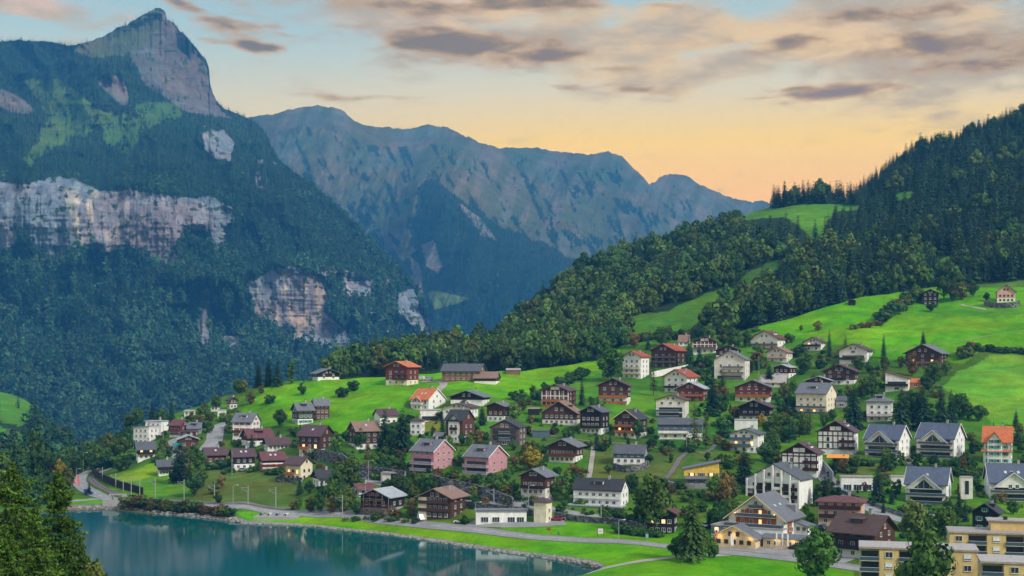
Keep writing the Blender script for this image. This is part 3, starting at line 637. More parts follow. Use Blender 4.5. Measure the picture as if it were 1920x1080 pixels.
def broad_mesh(name, mt, h=14, r=5, trunk=.16, ncl=34, nl=60, ls=.42, seed=0, squash=1.0, tall=0.0, hue=.06):
    rs = np.random.RandomState(seed); cz = h*(1+trunk)/2; rz = h*(1-trunk)/2; Vs = []; Cs = []
    st = np.random.get_state(); np.random.seed(seed+5)
    for i in range(ncl):
        d = rnd_unit(1)[0]; f = (.25+.75*rs.rand())**.5*.80
        bulge = 1-.30*abs(d[2]) if not tall else 1
        c = np.array([d[0]*r*f*bulge, d[1]*r*f*bulge, cz+d[2]*rz*f])
        cr = r*(.24+.20*rs.rand())*(1-.25*max(0, d[2]))
        m_ = max(6, int(nl*(cr/(r*.34))**2)); nn = rnd_unit(m_); rad = cr*(.72+.36*np.random.rand(m_))
        p = c+nn*rad[:, None]*np.array([1, 1, .8]); nrm = nn+.38*rnd_unit(m_); nrm /= np.linalg.norm(nrm, axis=1)[:, None]
        Vs.append(leaf_quads(p, nrm, ls*(.6+.8*np.random.rand(m_)), .8))
        base = rs.uniform(.70, 1.25); cc = base*(.85+.30*np.random.rand(m_))[:, None]*np.array([1+hue*rs.uniform(-1, 1.6), 1, 1])
        Cs.append(cc)
    np.random.set_state(st)
    V = np.concatenate(Vs); z0, z1 = np.percentile(V[:, 2], [.5, 99.7]); V[:, 2] = (V[:, 2]-z0)/(z1-z0)*h*(1-trunk*.85)+h*trunk*.85
    V[:, :2] *= r/np.percentile(np.hypot(V[:, 0], V[:, 1]), 97)
    return quad_mesh(name, V, np.concatenate(Cs), mt)
def trunk_mesh(h, r0, branches=0, seed=0, spread=1.0):
    rs = random.Random(seed); m = MB(); m.tube([(0, 0, -1.5), (0, 0, h*.3), (rs.uniform(-.1, .1), 0, h*.65), (0, 0, h*.93)], [r0, r0*.75, r0*.42, r0*.08], 6)
    for i in range(branches):
        a = rs.uniform(0, 6.3); z = h*rs.uniform(.22, .6); L = spread*rs.uniform(.4, .8)
        m.tube([(0, 0, z), (math.cos(a)*L*.5, math.sin(a)*L*.5, z+L*.35), (math.cos(a)*L, math.sin(a)*L, z+L*.9)], [r0*.35, r0*.2, r0*.05], 4)
    o = m.build('trunk', M_bark); me = o.data; bpy.data.objects.remove(o); return me

# kinds: (name, crown variants, trunk, nominal height)
KIND = {}
def kind(key, name, crowns, trunk, h): KIND[key] = (name, crowns, trunk, h)
_tc = trunk_mesh(20, .32); _tb = trunk_mesh(14, .38, 7, 1, 4.5); _tf = trunk_mesh(18, .3); _ts = trunk_mesh(3, .12, 3, 2, 1)
kind('spruce', 'spruce_tree', [conifer_mesh('crown', FM['spruce'], 20, 3.7, 30, 13, 2, seed=s) for s in (1, 2, 3)], _tc, 20)
kind('slim', 'spruce_tree', [conifer_mesh('crown', FM['spruce'], 20, 2.3, 30, 11, 2, seed=s) for s in (4, 5)], _tc, 20)
kind('larch', 'larch_tree', [conifer_mesh('crown', FM['larch'], 20, 3.2, 26, 8, 2, dens=.7, droop=.2, base=.18, seed=s) for s in (6, 7)], _tc, 20)
kind('broad', 'broadleaf_tree', [broad_mesh('crown', FM['leaf'], 14, 5.0, seed=s) for s in (1, 2, 3)], _tb, 14)
kind('dark', 'broadleaf_tree', [broad_mesh('crown', FM['dark'], 14, 5.2, seed=s) for s in (4, 5)], _tb, 14)
kind('olive', 'broadleaf_tree', [broad_mesh('crown', FM['olive'], 14, 4.4, seed=s) for s in (6, 7)], _tb, 14)
kind('autumn', 'broadleaf_tree', [broad_mesh('crown', FM['autumn'], 12, 4.8, seed=8)], _tb, 12)
kind('rust', 'broadleaf_tree', [broad_mesh('crown', FM['rust'], 12, 4.2, ncl=26, nl=40, seed=9)], _tb, 12)
kind('poplar', 'broadleaf_tree', [broad_mesh('crown', FM['dark'], 14, 2.2, .08, 30, 45, .35, seed=10, tall=1)], _tb, 14)
kind('column', 'cypress_bush', [broad_mesh('crown', FM['dark'], 6, 1.3, .04, 26, 60, .16, seed=11, tall=1)], _ts, 6)
kind('bush', 'shrub', [broad_mesh('crown', FM[k_], 3, 2.0, .02, 16, 55, .22, seed=12+i) for i, k_ in enumerate(('dark', 'leaf', 'dark'))], _ts, 3)
kind('obush', 'shrub', [broad_mesh('crown', FM[k_], 3, 2.0, .02, 16, 50, .22, seed=18+i) for i, k_ in enumerate(('olive', 'rust'))], _ts, 3)
kind('fbroad', 'broadleaf_tree', [broad_mesh('crown', FM['forest'], 17, 6.6, .10, 30, 40, .80, seed=s) for s in (21, 22, 23, 24)], _tf, 17)
kind('fcon', 'spruce_tree', [conifer_mesh('crown', FM['forestc'], 22, 4.3, 26, 11, 1, seed=s) for s in (25, 26, 27)], _tf, 22)
kind('lawn', 'spruce_tree', [conifer_mesh('crown', FM['lawn'], 20, 3.9, 34, 14, 3, base=.17, seed=61)], _tc, 20)
def tree(key, x, y, z, h, sub=None, wide=1.0, rot=None):
    name, crowns, tr, h0 = KIND[key]; s = h/h0
    r = empty(name, (x, y, z), random.uniform(0, 6.28) if rot is None else rot); w = s*wide
    r.scale = (w*random.uniform(.92, 1.08), w*random.uniform(.92, 1.08), s)
    c = bpy.data.objects.new('crown', crowns[random.randrange(len(crowns)) if sub is None else sub % len(crowns)]); COL.objects.link(c); c.parent = r
    t = bpy.data.objects.new('trunk', tr); COL.objects.link(t); t.parent = r; t.scale = (1, 1, h0/ (14 if tr is _tb else 20 if tr is _tc else 18 if tr is _tf else 3))
    return r

# ---- forest scatter: the largest become trees of their own, the rest one stuff object each
def scatter_obj(name, pts, scale, rotz, which, sources):
    """points carrying instances of the source crowns through geometry nodes"""
    me = bpy.data.meshes.new(name); me.vertices.add(len(pts)); me.vertices.foreach_set('co', np.asarray(pts, np.float32).ravel())
    for nm, ty, arr in (('siz', 'FLOAT', scale), ('rotz', 'FLOAT', rotz), ('which', 'INT', which)):
        a = me.attributes.new(nm, ty, 'POINT'); a.data.foreach_set('value', np.asarray(arr, np.int32 if ty == 'INT' else np.float32))
    o = bpy.data.objects.new(name, me); COL.objects.link(o)
    src = bpy.data.collections.new(name+'_sources')
    for i, s_ in enumerate(sources):
        so = bpy.data.objects.new('%02d_%s' % (i, name), s_); src.objects.link(so)
    g = bpy.data.node_groups.new(name+'_nodes', 'GeometryNodeTree'); g.is_modifier = True
    g.interface.new_socket('Geometry', in_out='INPUT', socket_type='NodeSocketGeometry'); g.interface.new_socket('Geometry', in_out='OUTPUT', socket_type='NodeSocketGeometry')
    nn = g.nodes.new; L = g.links.new
    gi, go = nn('NodeGroupInput'), nn('NodeGroupOutput'); ins = nn('GeometryNodeInstanceOnPoints'); ci = nn('GeometryNodeCollectionInfo')
    ci.inputs['Collection'].default_value = src; ci.inputs['Separate Children'].default_value = True; ci.inputs['Reset Children'].default_value = True
    def attr(nm, ty):
        a = nn('GeometryNodeInputNamedAttribute'); a.data_type = ty; a.inputs['Name'].default_value = nm; return a.outputs['Attribute']
    cx = nn('ShaderNodeCombineXYZ'); L(attr('rotz', 'FLOAT'), cx.inputs[2])
    L(gi.outputs[0], ins.inputs['Points']); L(ci.outputs[0], ins.inputs['Instance']); ins.inputs['Pick Instance'].default_value = True
    L(attr('which', 'INT'), ins.inputs['Instance Index']); L(cx.outputs[0], ins.inputs['Rotation']); L(attr('siz', 'FLOAT'), ins.inputs['Scale']); L(ins.outputs[0], go.inputs[0])
    md = o.modifiers.new('scatter', 'NODES'); md.node_group = g
    tag(o, kind='stuff'); return o

def jitter_points(x0, x1, y0, y1, sx, sy, seed):
    rs = np.random.RandomState(seed); xs = np.arange(x0, x1, sx); ys = np.arange(y0, y1, sy); X, Y = np.meshgrid(xs, ys); X = X+((np.arange(len(ys)) % 2)*sx/2)[:, None]
    X = X+rs.uniform(-.5, .5, X.shape)*sx; Y = Y+rs.uniform(-.5, .5, Y.shape)*sy; return X.ravel(), Y.ravel(), rs

# right-hand forest
X, Y_, rs = jitter_points(600, 2300, 80, 730, 17, 10, 5)
ht = np.interp(X, *zip(*HTOP)); hb = np.interp(X, *zip(*HBOT)); ok = (Y_ > ht+1) & (Y_ < hb)
nt = np.interp(X, *zip(*NEAR_TOP))
for poly, c in CLEAR: ok &= ~inpoly(X, Y_, poly) & ~(inpoly(X, Y_-12, poly) & (rs.rand(len(X)) < .92)) & ~(inpoly(X, Y_-24, poly) & (rs.rand(len(X)) < .75)) & ~(inpoly(X, Y_-36, poly) & (rs.rand(len(X)) < .4))
ok &= Y_ < nt+6
gapn = fbm(X/30, Y_/18, 3); ok &= rs.rand(len(X)) < .93
X, Y_ = X[ok], Y_[ok]
cn1 = fbm(X/70+3, Y_/45+9, 4)
east = np.clip((X-1330)/180, 0, 1)*np.clip((620-Y_)/90, 0, 1)
conf_p = np.clip((cn1-.47)*6, 0, 1)*.55 + east*.75 - .30*((X > 980) & (X < 1330)) - .5*((X > 1360) & (X < 1800) & (Y_ > 480) & (Y_ < 580))*np.clip((fbm(X/35, Y_/35, 2)-.3)*4, 0, 1)
conf_p = np.where((Y_ < np.interp(X, *zip(*HTOP))+28) & (X > 1430), .95, conf_p)
isc = rs.rand(len(X)) < np.clip(conf_p, .10, .95)
rows = []
for x, y, c in zip(X, Y_, isc):
    p = hills.at(x, y); s = (rs.uniform(15, 28) if c else rs.uniform(12, 24))
    rows.append((x, y, p, s, c))
# grove behind the meadow crest
X, Y_, rs = jitter_points(648, 1175, 630, 735, 11, 6.5, 8)
for x, y in zip(X, Y_):
    nt_ = np.interp(x, *zip(*NEAR_TOP))
    if y > nt_+2 or y < nt_-34: continue
    if x < 725 and rs.rand() < .25: continue
    p = hills.at(x, min(y, np.interp(x, *zip(*HBOT))-.5)); c = rs.rand() < (.75 if x < 960 else .25); kk_ = 1.0 if x < 950 else 1.15; rows.append((x, y, p, kk_*(rs.uniform(14, 21) if c else rs.uniform(13, 19)), c))
for x in np.arange(1450, 2290, 4.6):      # the dense row of treetops along the skyline
    for q_ in (1.5, 5, 9):
        y = np.interp(x, *zip(*HTOP))+q_+rs.uniform(-1, 1.5)
        if x < 1605 and q_ > 2: continue
        p = hills.at(x+rs.uniform(-3, 3), y); rows.append((x, y, p, rs.uniform(18, 27) if x < 1605 else rs.uniform(13, 22), rs.rand() < .95))
for x in np.arange(985, 1385, 8):
    y = np.interp(x, *zip(*HTOP))+2+rs.uniform(-1, 3); p = hills.at(x+rs.uniform(-3, 3), y); rows.append((x, y, p, rs.uniform(12, 17), rs.rand() < .12))
rows.sort(key=lambda r_: -r_[3]*F/r_[2][1]*(.01 if r_[0] > 1935 else 1))
NC = dict(c=0, b=0); rest_c = []; rest_b = []
LIMC, LIMB = 225, 100
for x, y, p, s, c in rows:
    k_ = 'c' if c else 'b'
    if NC[k_] < (LIMC if c else LIMB):
        NC[k_] += 1
        o = tree('fcon' if c else ('fbroad' if rs.rand() < .86 else 'olive'), p[0], p[1], p[2]-.5, s, wide=1.0 if c else rs.uniform(.8, 1.15))
        if x < 1180 and y > 640: where = 'in the grove '+('left of the red farmhouse' if x < 720 else 'behind the red farmhouse' if x < 800 else 'behind the big barn' if x < 945 else 'behind the meadow shed' if x < 1060 else 'at its right end above the meadow')
        elif x > 1400: where = ('high on the slope ' if y < 420 else 'halfway up the slope ' if y < 500 else 'at the forest foot ')+('below the skyline clearing' if x < 1560 else 'above the forest edge hut' if x < 1650 else 'above the dark farmhouse' if x < 1790 else 'above the pale pink farmhouse')
        else: where = 'on the wooded hill '+('left of the grassy clearing' if x < 1150 else 'above the grassy clearing' if x < 1290 else 'left of the skyline clearing')
        tag(o, ('dark pointed spruce ' if c else 'rounded green leafy tree ')+where, 'tree', ('spruces ' if c else 'leafy trees ')+where)
    else: (rest_c if c else rest_b).append((p, s))
for nm, rest, key, h0 in (('forest_conifers', rest_c, 'fcon', 22), ('forest_broadleaves', rest_b, 'fbroad', 17)):
    if rest:
        n = len(rest); scatter_obj(nm, [(p[0], p[1], p[2]-.5) for p, s in rest], [s/h0 for p, s in rest], rs.uniform(0, 6.28, n), rs.randint(0, len(KIND[key][1]), n), KIND[key][1])
print('forest', len(rows), len(rest_c), len(rest_b))

# far forests on the mountain, the left slope and the far range (uncountable: stuff)
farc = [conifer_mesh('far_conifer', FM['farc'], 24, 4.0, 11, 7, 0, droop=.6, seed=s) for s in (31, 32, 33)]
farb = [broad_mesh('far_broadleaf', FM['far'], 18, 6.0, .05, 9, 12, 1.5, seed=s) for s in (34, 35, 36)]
def far_forest(name, sheet, X, Y_, rs, pc, smin, smax):
    iy = []; W = sheet.world(); P3 = []
    i = np.clip(((X-sheet.px[0])/(sheet.px[1]-sheet.px[0])).round().astype(int), 0, len(sheet.px)-1)
    for k, (x, y) in enumerate(zip(X, Y_)):
        col = sheet.PY[:, i[k]]; t = (col[0]-y)/(col[0]-col[-1])*(sheet.nr-1); j = int(min(max(t, 0), sheet.nr-1)); P3.append(W[j, i[k]])
    n = len(X); isc = rs.rand(n) < pc; sc = smin+(smax-smin)*rs.rand(n); which = np.where(isc, rs.randint(0, 3, n), rs.randint(3, 6, n))
    return scatter_obj(name, np.array(P3)-[0, 0, 2], sc, rs.uniform(0, 6.28, n), which, farc+farb)
X, Y_, rs = jitter_points(-380, 832, 60, 905, 6.2, 4.4, 11)
tt = np.interp(X, *zip(*MTOP)); bb = np.interp(X, [-420, 200, 500, 835], [915, 915, 850, 735])
e = fbm(X/16, Y_/16, 5)-.5; e2 = fbm(X/50+4, Y_/50, 4)-.5; ok = (Y_ > tt+1) & (Y_ < bb-2)
for p in CLIFFS: ok &= ~(inpoly(X+16*e+20*e2, Y_+14*e+10*e2, p) & (rs.rand(len(X)) > .035))
for i_, p in enumerate(MEAD): ok &= ~(inpoly(X+22*e, Y_+14*e, p) & (fbm(X/18+7, Y_/14, 3) < (.60 if i_ != 1 else .66)))
# closer trees are larger, so thin them towards the valley
near_f = np.clip((Y_-330)/300, 0, 1); ok &= rs.rand(len(X)) < 1-.52*near_f
X, Y_ = X[ok], Y_[ok]
xr = np.r_[np.arange(-100, 165, 3.2), np.arange(225, 290, 6.0), np.arange(312, 345, 5), np.arange(410, 800, 3.4)]; xr = xr+rs.uniform(-1.5, 1.5, len(xr)); X = np.r_[X, xr]; Y_ = np.r_[Y_, np.interp(xr, *zip(*MTOP))+rs.uniform(1, 4, len(xr))]
pc = np.clip(.85-(Y_-350)/260, .12, .92)*(.4+1.2*np.clip((fbm(X/60, Y_/50, 3)-.3)*2.4, 0, 1))
pc = np.where(Y_ < 330, .97, pc)
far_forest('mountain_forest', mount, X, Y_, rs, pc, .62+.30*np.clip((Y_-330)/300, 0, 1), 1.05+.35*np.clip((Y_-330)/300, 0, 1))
print('mountain trees', len(X))
X, Y_, rs = jitter_points(400, 1300, 300, 760, 5.2, 3.6, 13)
e = fbm(X/20, Y_/30, 5); e3 = fbm(X/70, Y_/70, 4)-.5; fu_ = fbm((X-(Y_-300)*.45)/11, Y_/30, 6, .62); tp = np.interp(X, *zip(*FTOP))
ok = (Y_ > tp+20) & ((inpoly(X+60*(e-.5)+150*e3, Y_+50*(e-.5)+110*e3, FORE) & (rs.rand(len(X)) < .6)) | ((fu_ > .60) & (rs.rand(len(X)) < .7)) | (rs.rand(len(X)) < .02))
ok &= ~inpoly(X, Y_, [(800, 546), (815, 543), (862, 553), (885, 560), (850, 574), (815, 582)]) & ~inpoly(X, Y_, [(790, 460), (812, 450), (830, 500), (822, 512), (800, 500)]) & ~inpoly(X+20*(e-.5), Y_, [(770, 480), (790, 500), (800, 560), (780, 540)])
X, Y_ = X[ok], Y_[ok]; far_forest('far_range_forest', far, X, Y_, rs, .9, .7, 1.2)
print('range trees', len(X))
X, Y_, rs = jitter_points(-60, 320, 735, 930, 11, 8, 14)
tt = np.interp(X, *zip(*[(-200, 700), (-40, 728), (0, 735), (35, 742), (62, 760), (110, 815), (150, 850), (200, 880), (240, 905), (330, 915)]))
ok = (Y_ > tt+1) & ~(inpoly(X, Y_, [(-200, 680), (0, 728), (62, 752), (58, 792), (36, 802), (60, 832), (0, 832), (-200, 830)]) & (rs.rand(len(X)) > .10))
X, Y_ = X[ok], Y_[ok]
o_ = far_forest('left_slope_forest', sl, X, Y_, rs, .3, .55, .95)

# ================================================================== BUILDINGS
_wc = {}
def win_mesh(w, h, style='w', lit=False, shut=None):
    key = (round(w, 2), round(h, 2), style, lit, shut)
    if key in _wc: return _wc[key]
    m = MB(); t = .09; fr = 0
    m.box(-w/2, w/2, -.06, .05, -h/2, h/2, 1)                       # pane
    for a, b, c, d in ((-w/2-t, w/2+t, h/2, h/2+t), (-w/2-t, w/2+t, -h/2-t, -h/2), (-w/2-t, -w/2, -h/2, h/2), (w/2, w/2+t, -h/2, h/2)): m.box(a, b, -.14, .05, c, d, 0)
    nm = 1 if w < 1.6 else max(1, int(w/1.1))
    for i in range(nm): x = -w/2+(i+1)*w/(nm+1); m.box(x-.04, x+.04, -.11, .05, -h/2, h/2, 0)
    if style == 'w': m.box(-w/2-t*1.6, w/2+t*1.6, -.2, .05, -h/2-t*2, -h/2-t, 0)
    mats = [M_bframe if style == 'b' else (M_dark if style == 'g' else M_frame), M_lit if lit else M_glass]
    if shut:
        mats.append(wm(shut))
        for s in (-1, 1): m.box(s*(w/2+t+.28)-.24, s*(w/2+t+.28)+.24, -.12, .05, -h/2-.05, h/2+.05, 2)
    o = m.build('window', mats); me = o.data; bpy.data.objects.remove(o); _wc[key] = me; return me
def put(me, name, parent, loc, rz=0, sc=None):
    o = bpy.data.objects.new(name, me); COL.objects.link(o); o.parent = parent; o.location = loc; o.rotation_euler = (0, 0, rz)
    if sc: o.scale = sc
    return o
_sk = MB(); _sk.box(-.5, .5, -.7, .7, -.03, .12, 0); _sk.box(-.4, .4, -.6, .6, .12, .14, 1); _o = _sk.build('skylight', [M_metal, M_sky]); SKY = _o.data; bpy.data.objects.remove(_o)
_ch = MB(); _ch.box(-.4, .4, -.4, .4, -1.6, 1.1, 0); _ch.box(-.5, .5, -.5, .5, 1.1, 1.22, 1); _o = _ch.build('chimney', [M_conc, M_dark]); CHIM = _o.data; bpy.data.objects.remove(_o)

def gable_roof(root, x0, x1, y0, y1, ze, rise, axis, ov, mt, th=.28, trim=None, ovg=None):
    """two slabs; axis is the direction of the ridge ('y': gable to the front, 'x': eaves to the front)"""
    ovg = ov if ovg is None else ovg; m = MB()
    if axis == 'y': a0, a1, g0, g1 = x0, x1, y0-ovg, y1+ovg
    else: a0, a1, g0, g1 = y0, y1, x0-ovg, x1+ovg
    c = (a0+a1)/2; half = (a1-a0)/2; k = rise/half; zr = ze+rise+.06
    for s in (-1, 1):
        e = c+s*(half+ov); zz = ze-ov*k+.06; u = th*math.sqrt(1+k*k)
        poly = [(c, zr), (e, zz), (e, zz+u), (c, zr+u)]
        m.prism(poly, g0, g1, 'y' if axis == 'y' else 'x', 0)
    r = m.build('roof', mt, root)
    if trim:
        for g, sgn in ((g0, -1), (g1, 1)):
            t = MB()
            for s in (-1, 1):
                e = c+s*(half+ov+.04); zz = ze-(ov+.04)*k+.06; u = th*math.sqrt(1+k*k)
                ga, gb = (g-.10, g-.004) if sgn < 0 else (g+.004, g+.10)
                t.prism([(c, zr-.05), (e, zz-.05), (e, zz+u+.03), (c, zr+u+.03)], ga, gb, 'y' if axis == 'y' else 'x', 0)
            t.build('barge_board', trim, r)
    return r, k, zr+th
def hip_roof(root, x0, x1, y0, y1, ze, rise, ov, mt):
    m = MB(); X0, X1, Y0, Y1 = x0-ov, x1+ov, y0-ov, y1+ov; w, d = X1-X0, Y1-Y0; cy = (Y0+Y1)/2; cx = (X0+X1)/2
    if w >= d: r0, r1 = (X0+d/2*.9, cy), (X1-d/2*.9, cy)
    else: r0, r1 = (cx, Y0+w/2*.9), (cx, Y1-w/2*.9)
    b = ze-.1; V = [(X0, Y0, b), (X1, Y0, b), (X1, Y1, b), (X0, Y1, b), (X0, Y0, b+.25), (X1, Y0, b+.25), (X1, Y1, b+.25), (X0, Y1, b+.25), (*r0, ze+rise), (*r1, ze+rise)]
    fs = [(0, 3, 2, 1), (0, 1, 5, 4), (1, 2, 6, 5), (2, 3, 7, 6), (3, 0, 4, 7)]
    fs += [(4, 5, 9, 8), (5, 6, 9), (6, 7, 8, 9), (7, 4, 8)] if w >= d else [(4, 5, 8), (5, 6, 9, 8), (6, 7, 9), (7, 4, 8, 9)]
    m.add(V, fs, 0); return m.build('roof', mt, root)

def balcony(root, x0, x1, yf, z, depth, col, glass=False, side=None, post=True, h=1.0, flowers=False):
    m = MB(); rm_ = M_rail if glass else wm(col)
    m.box(x0, x1, yf-depth, yf-.02, z-.16, z, 0)
    m.box(x0, x1, yf-depth-.07, yf-depth+.0, z+.08, z+h, 1)
    m.box(x0-.05, x0+.03, yf-depth, yf-.05, z+.08, z+h, 1); m.box(x1-.03, x1+.05, yf-depth, yf-.05, z+.08, z+h, 1)
    m.box(x0-.06, x1+.06, yf-depth-.12, yf-depth+.05, z+h, z+h+.07, 0)
    o = m.build('balcony', [wm('offwhite') if glass or col in ('white', 'offwhite', 'pink', 'lilac', 'concrete') else wm(col), rm_], root)
    if flowers:
        n = int((x1-x0)*14); p = np.c_[np.random.uniform(x0, x1, n), np.random.uniform(yf-depth-.3, yf-depth-.1, n), np.random.uniform(z+h-.35, z+h+.2, n)]
        me = quad_mesh('flower_box', leaf_quads(p, rnd_unit(n), np.full(n, .11)), np.random.uniform(.6, 1.5, (n, 1))*np.ones((1, 3)), FM['flower']); link_mesh('flower_box', me, o)
    return o

def volume(root, x0, x1, y0, y1, ze, roof='front', pitch=24, ov=1.0, rc='plum', bc='white', uc='wood', bf=1, fh=2.75, nf=None, win=3, sidewin=2, ws='w', shut=None, lit=0,
           balc=(), blc='wood', bglass=False, bspan=(0.02, .98), bdep=1.3, dormer=0, sky=0, chim=True, trim=None, cross=None, timber=None, loggia=(), flowers=False, gwin=True, found=4.0, ground=True, z0=0.0, backdrop=None):
    w, d = x1-x0, y1-y0; hb = min(bf*fh, ze-.02) if bc != uc else ze
    if nf is None: nf = max(1, int(round((ze-z0)/fh)))
    rise = math.tan(R(pitch))*(w/2 if roof == 'front' else d/2)
    # walls
    if bf > 0 or bc == uc:
        m = MB(); top = ze if (bc == uc and roof not in ('front', 'side')) else hb
        if bc == uc and roof in ('front', 'side'):
            if roof == 'front': m.prism([(x0, -found+z0), (x1, -found+z0), (x1, ze), ((x0+x1)/2, ze+rise), (x0, ze)], y0, y1, 'y')
            else: m.prism([(y0, -found+z0), (y1, -found+z0), (y1, ze), ((y0+y1)/2, ze+rise), (y0, ze)], x0, x1, 'x')
        else: m.box(x0, x1, y0, y1, -found+z0, top)
        m.build('wall', wm(bc), root)
    if bc != uc and ze > hb:
        m = MB(); q = .12; lo = hb if bf > 0 else -found+z0; zz = ze
        if roof == 'front': m.prism([(x0-q, lo), (x1+q, lo), (x1+q, zz), ((x0+x1)/2, zz+rise), (x0-q, zz)], y0-q, y1+q, 'y')
        elif roof == 'side': m.prism([(y0-q, lo), (y1+q, lo), (y1+q, zz), ((y0+y1)/2, zz+rise), (y0-q, zz)], x0-q, x1+q, 'x')
        else: m.box(x0-q, x1+q, y0-q, y1+q, lo, zz)
        m.build('upper_wall', wm(uc), root)
    q = .12 if bc != uc else 0
    tm = M_trim if trim == 'white' else (wm(trim) if trim else None)
    if roof == 'front': ro, kk, zt = gable_roof(root, x0, x1, y0, y1, ze, rise, 'y', ov, rm(rc), trim=tm, ovg=ov*1.2)
    elif roof == 'side': ro, kk, zt = gable_roof(root, x0, x1, y0, y1, ze, rise, 'x', ov, rm(rc), trim=tm, ovg=ov*.8)
    elif roof == 'hip': ro = hip_roof(root, x0, x1, y0, y1, ze, rise, ov, rm(rc)); kk = rise/(min(w, d)/2); zt = ze+rise
    elif roof in ('shedl', 'shedr'):
        m = MB(); k = math.tan(R(pitch)); zl, zr_ = (ze, ze+k*w) if roof == 'shedl' else (ze+k*w, ze)
        m.prism([(x0-ov, zl-(k*ov if roof == 'shedl' else -k*ov)), (x1+ov, zr_+(k*ov if roof == 'shedl' else -k*ov)), (x1+ov, zr_+.3+(k*ov if roof == 'shedl' else -k*ov)), (x0-ov, zl+.3-(k*ov if roof == 'shedl' else -k*ov))], y0-ov, y1+ov, 'y')
        ro = m.build('roof', rm(rc), root); m2 = MB(); m2.prism([(x0, ze-.5), (x1, ze-.5), (x1, zr_-.01), (x0, zl-.01)], y0+.01, y1-.01, 'y'); m2.build('gable_wall', wm(uc), root); kk = k; zt = max(zl, zr_)
    else:
        m = MB(); m.box(x0-ov, x1+ov, y0-ov, y1+ov, ze, ze+.35); m.box(x0-ov+.3, x1+ov-.3, y0-ov+.3, y1+ov-.3, ze+.35, ze+.42); ro = m.build('roof', rm(rc), root); kk = 0; zt = ze+.4
    cx, cy = (x0+x1)/2, (y0+y1)/2
    if chim:
        dx = w*.18
        if roof == 'front': zc_ = ze+rise-abs(dx)*kk
        elif roof in ('side', 'hip'): zc_ = ze+rise-.2
        else: zc_ = ze+.4
        put(CHIM, 'chimney', ro, (cx+dx, cy+ (d*.05 if roof != 'side' else 0), zc_+.9))
    for i in range(sky):
        if roof == 'side':
            yy = y0+d*.24; z_ = ze+.06+kk*(yy-y0)+.33; o = put(SKY, 'skylight', ro, (cx+(i-(sky-1)/2)*min(2.2, w/(sky+1)), yy, z_)); o.rotation_euler = (math.atan(kk), 0, 0)
        elif roof == 'front':
            xx = x1-w*.24; z_ = ze+.06+kk*(x1-xx)+.33; o = put(SKY, 'skylight', ro, (xx, y0+d*(.25+.3*i), z_)); o.rotation_euler = (0, math.atan(kk), 0)
    for i in range(dormer):
        if roof in ('side', 'hip'):
            xc = cx+(i-(dormer-1)/2)*w*.36; dw = min(w*.32, 3.6); yb = y0+d*.20; zb = ze+kk*(yb-y0); m = MB()
            m.box(xc-dw/2, xc+dw/2, yb, yb+d*.27, zb, zb+1.5, 0); m.prism([(yb-.5, zb+1.5), (yb+d*.30, zb+2.0), (yb+d*.30, zb+2.15), (yb-.5, zb+1.65)], xc-dw/2-.4, xc+dw/2+.4, 'x', 1)
            m.box(xc-dw*.4, xc+dw*.4, yb-.05, yb+.02, zb+.45, zb+1.35, 2)
            m.build('dormer', [wm(uc if roof != 'hip' else 'offwhite'), rm(rc), M_glass], ro)
        else:
            s = 1 if i % 2 == 0 else -1; yc = y0+d*.45; xb = (x1-w*.20) if s > 0 else (x0+w*.20); zb = ze+kk*w*.20; m = MB(); dl = d*.4
            a, b = sorted((xb, xb-s*w*.24)); m.box(a, b, yc-dl/2, yc+dl/2, zb-.2, zb+1.35, 0)
            a, b = sorted((xb+s*.5, xb-s*w*.27)); m.box(a, b, yc-dl/2-.3, yc+dl/2+.3, zb+1.35, zb+1.55, 1)
            m.build('dormer', [wm(uc), rm(rc)], ro)
    # openings
    nlit = lit
    def row(face, z, n, ww, hh, span, lit_=False, style=ws, sh=shut):
        a, b = span
        for i in range(n):
            t = (i+.5)/n; u = a+(b-a)*t; l = lit_ and (i % 2 == 0)
            me = win_mesh(ww, hh, style, l, sh)
            up = (z > hb and bc != uc); qq = q if up else 0
            if face == 'f': put(me, 'window', root, (u, y0-qq, z))
            elif face == 'r': put(me, 'window', root, (x1+qq, u, z), R(90))
            else: put(me, 'window', root, (x0-qq, u, z), R(-90))
    for f in range(nf):
        zf = z0+f*fh
        if zf+2.2 > ze+.3: break
        if f in loggia:
            put(win_mesh(w*.78, 1.95, 'g', nlit > 0 and f == 1), 'window', root, (cx, y0-(q if zf > hb else 0), zf+1.15)); nlit -= 1
        elif f in balc:
            row('f', zf+1.15, max(2, win), 1.15, 1.8, (x0+w*.08, x1-w*.08), nlit > 0); nlit -= 1
        elif win: row('f', zf+1.5, win, 1.1 if win > 1 else 2, 1.15, (x0+w*.06, x1-w*.06), nlit > 0 and f > 0); nlit -= (f > 0)
        if sidewin:
            row('r', zf+1.5, sidewin, 1.0, 1.15, (y0+d*.1, y1-d*.1)); row('l', zf+1.5, sidewin, 1.0, 1.15, (y0+d*.1, y1-d*.1))
        if f in balc or (f in loggia):
            balcony(root, x0+w*bspan[0], x1-w*(1-bspan[1]), y0-q, zf+.02, bdep, blc, bglass, flowers=flowers and f == max(balc or loggia))
    if roof == 'front' and gwin and rise > 1.7: row('f', ze+rise*.30, 2 if w > 8 else 1, 1.0, min(1.2, rise*.42), (cx-w*.17, cx+w*.17))
    if roof == 'side' and gwin and rise > 1.9: row('r', ze+rise*.30, 1, .9, min(1.1, rise*.4), (cy-1.5, cy+1.5)); row('l', ze+rise*.30, 1, .9, min(1.1, rise*.4), (cy-1.5, cy+1.5))
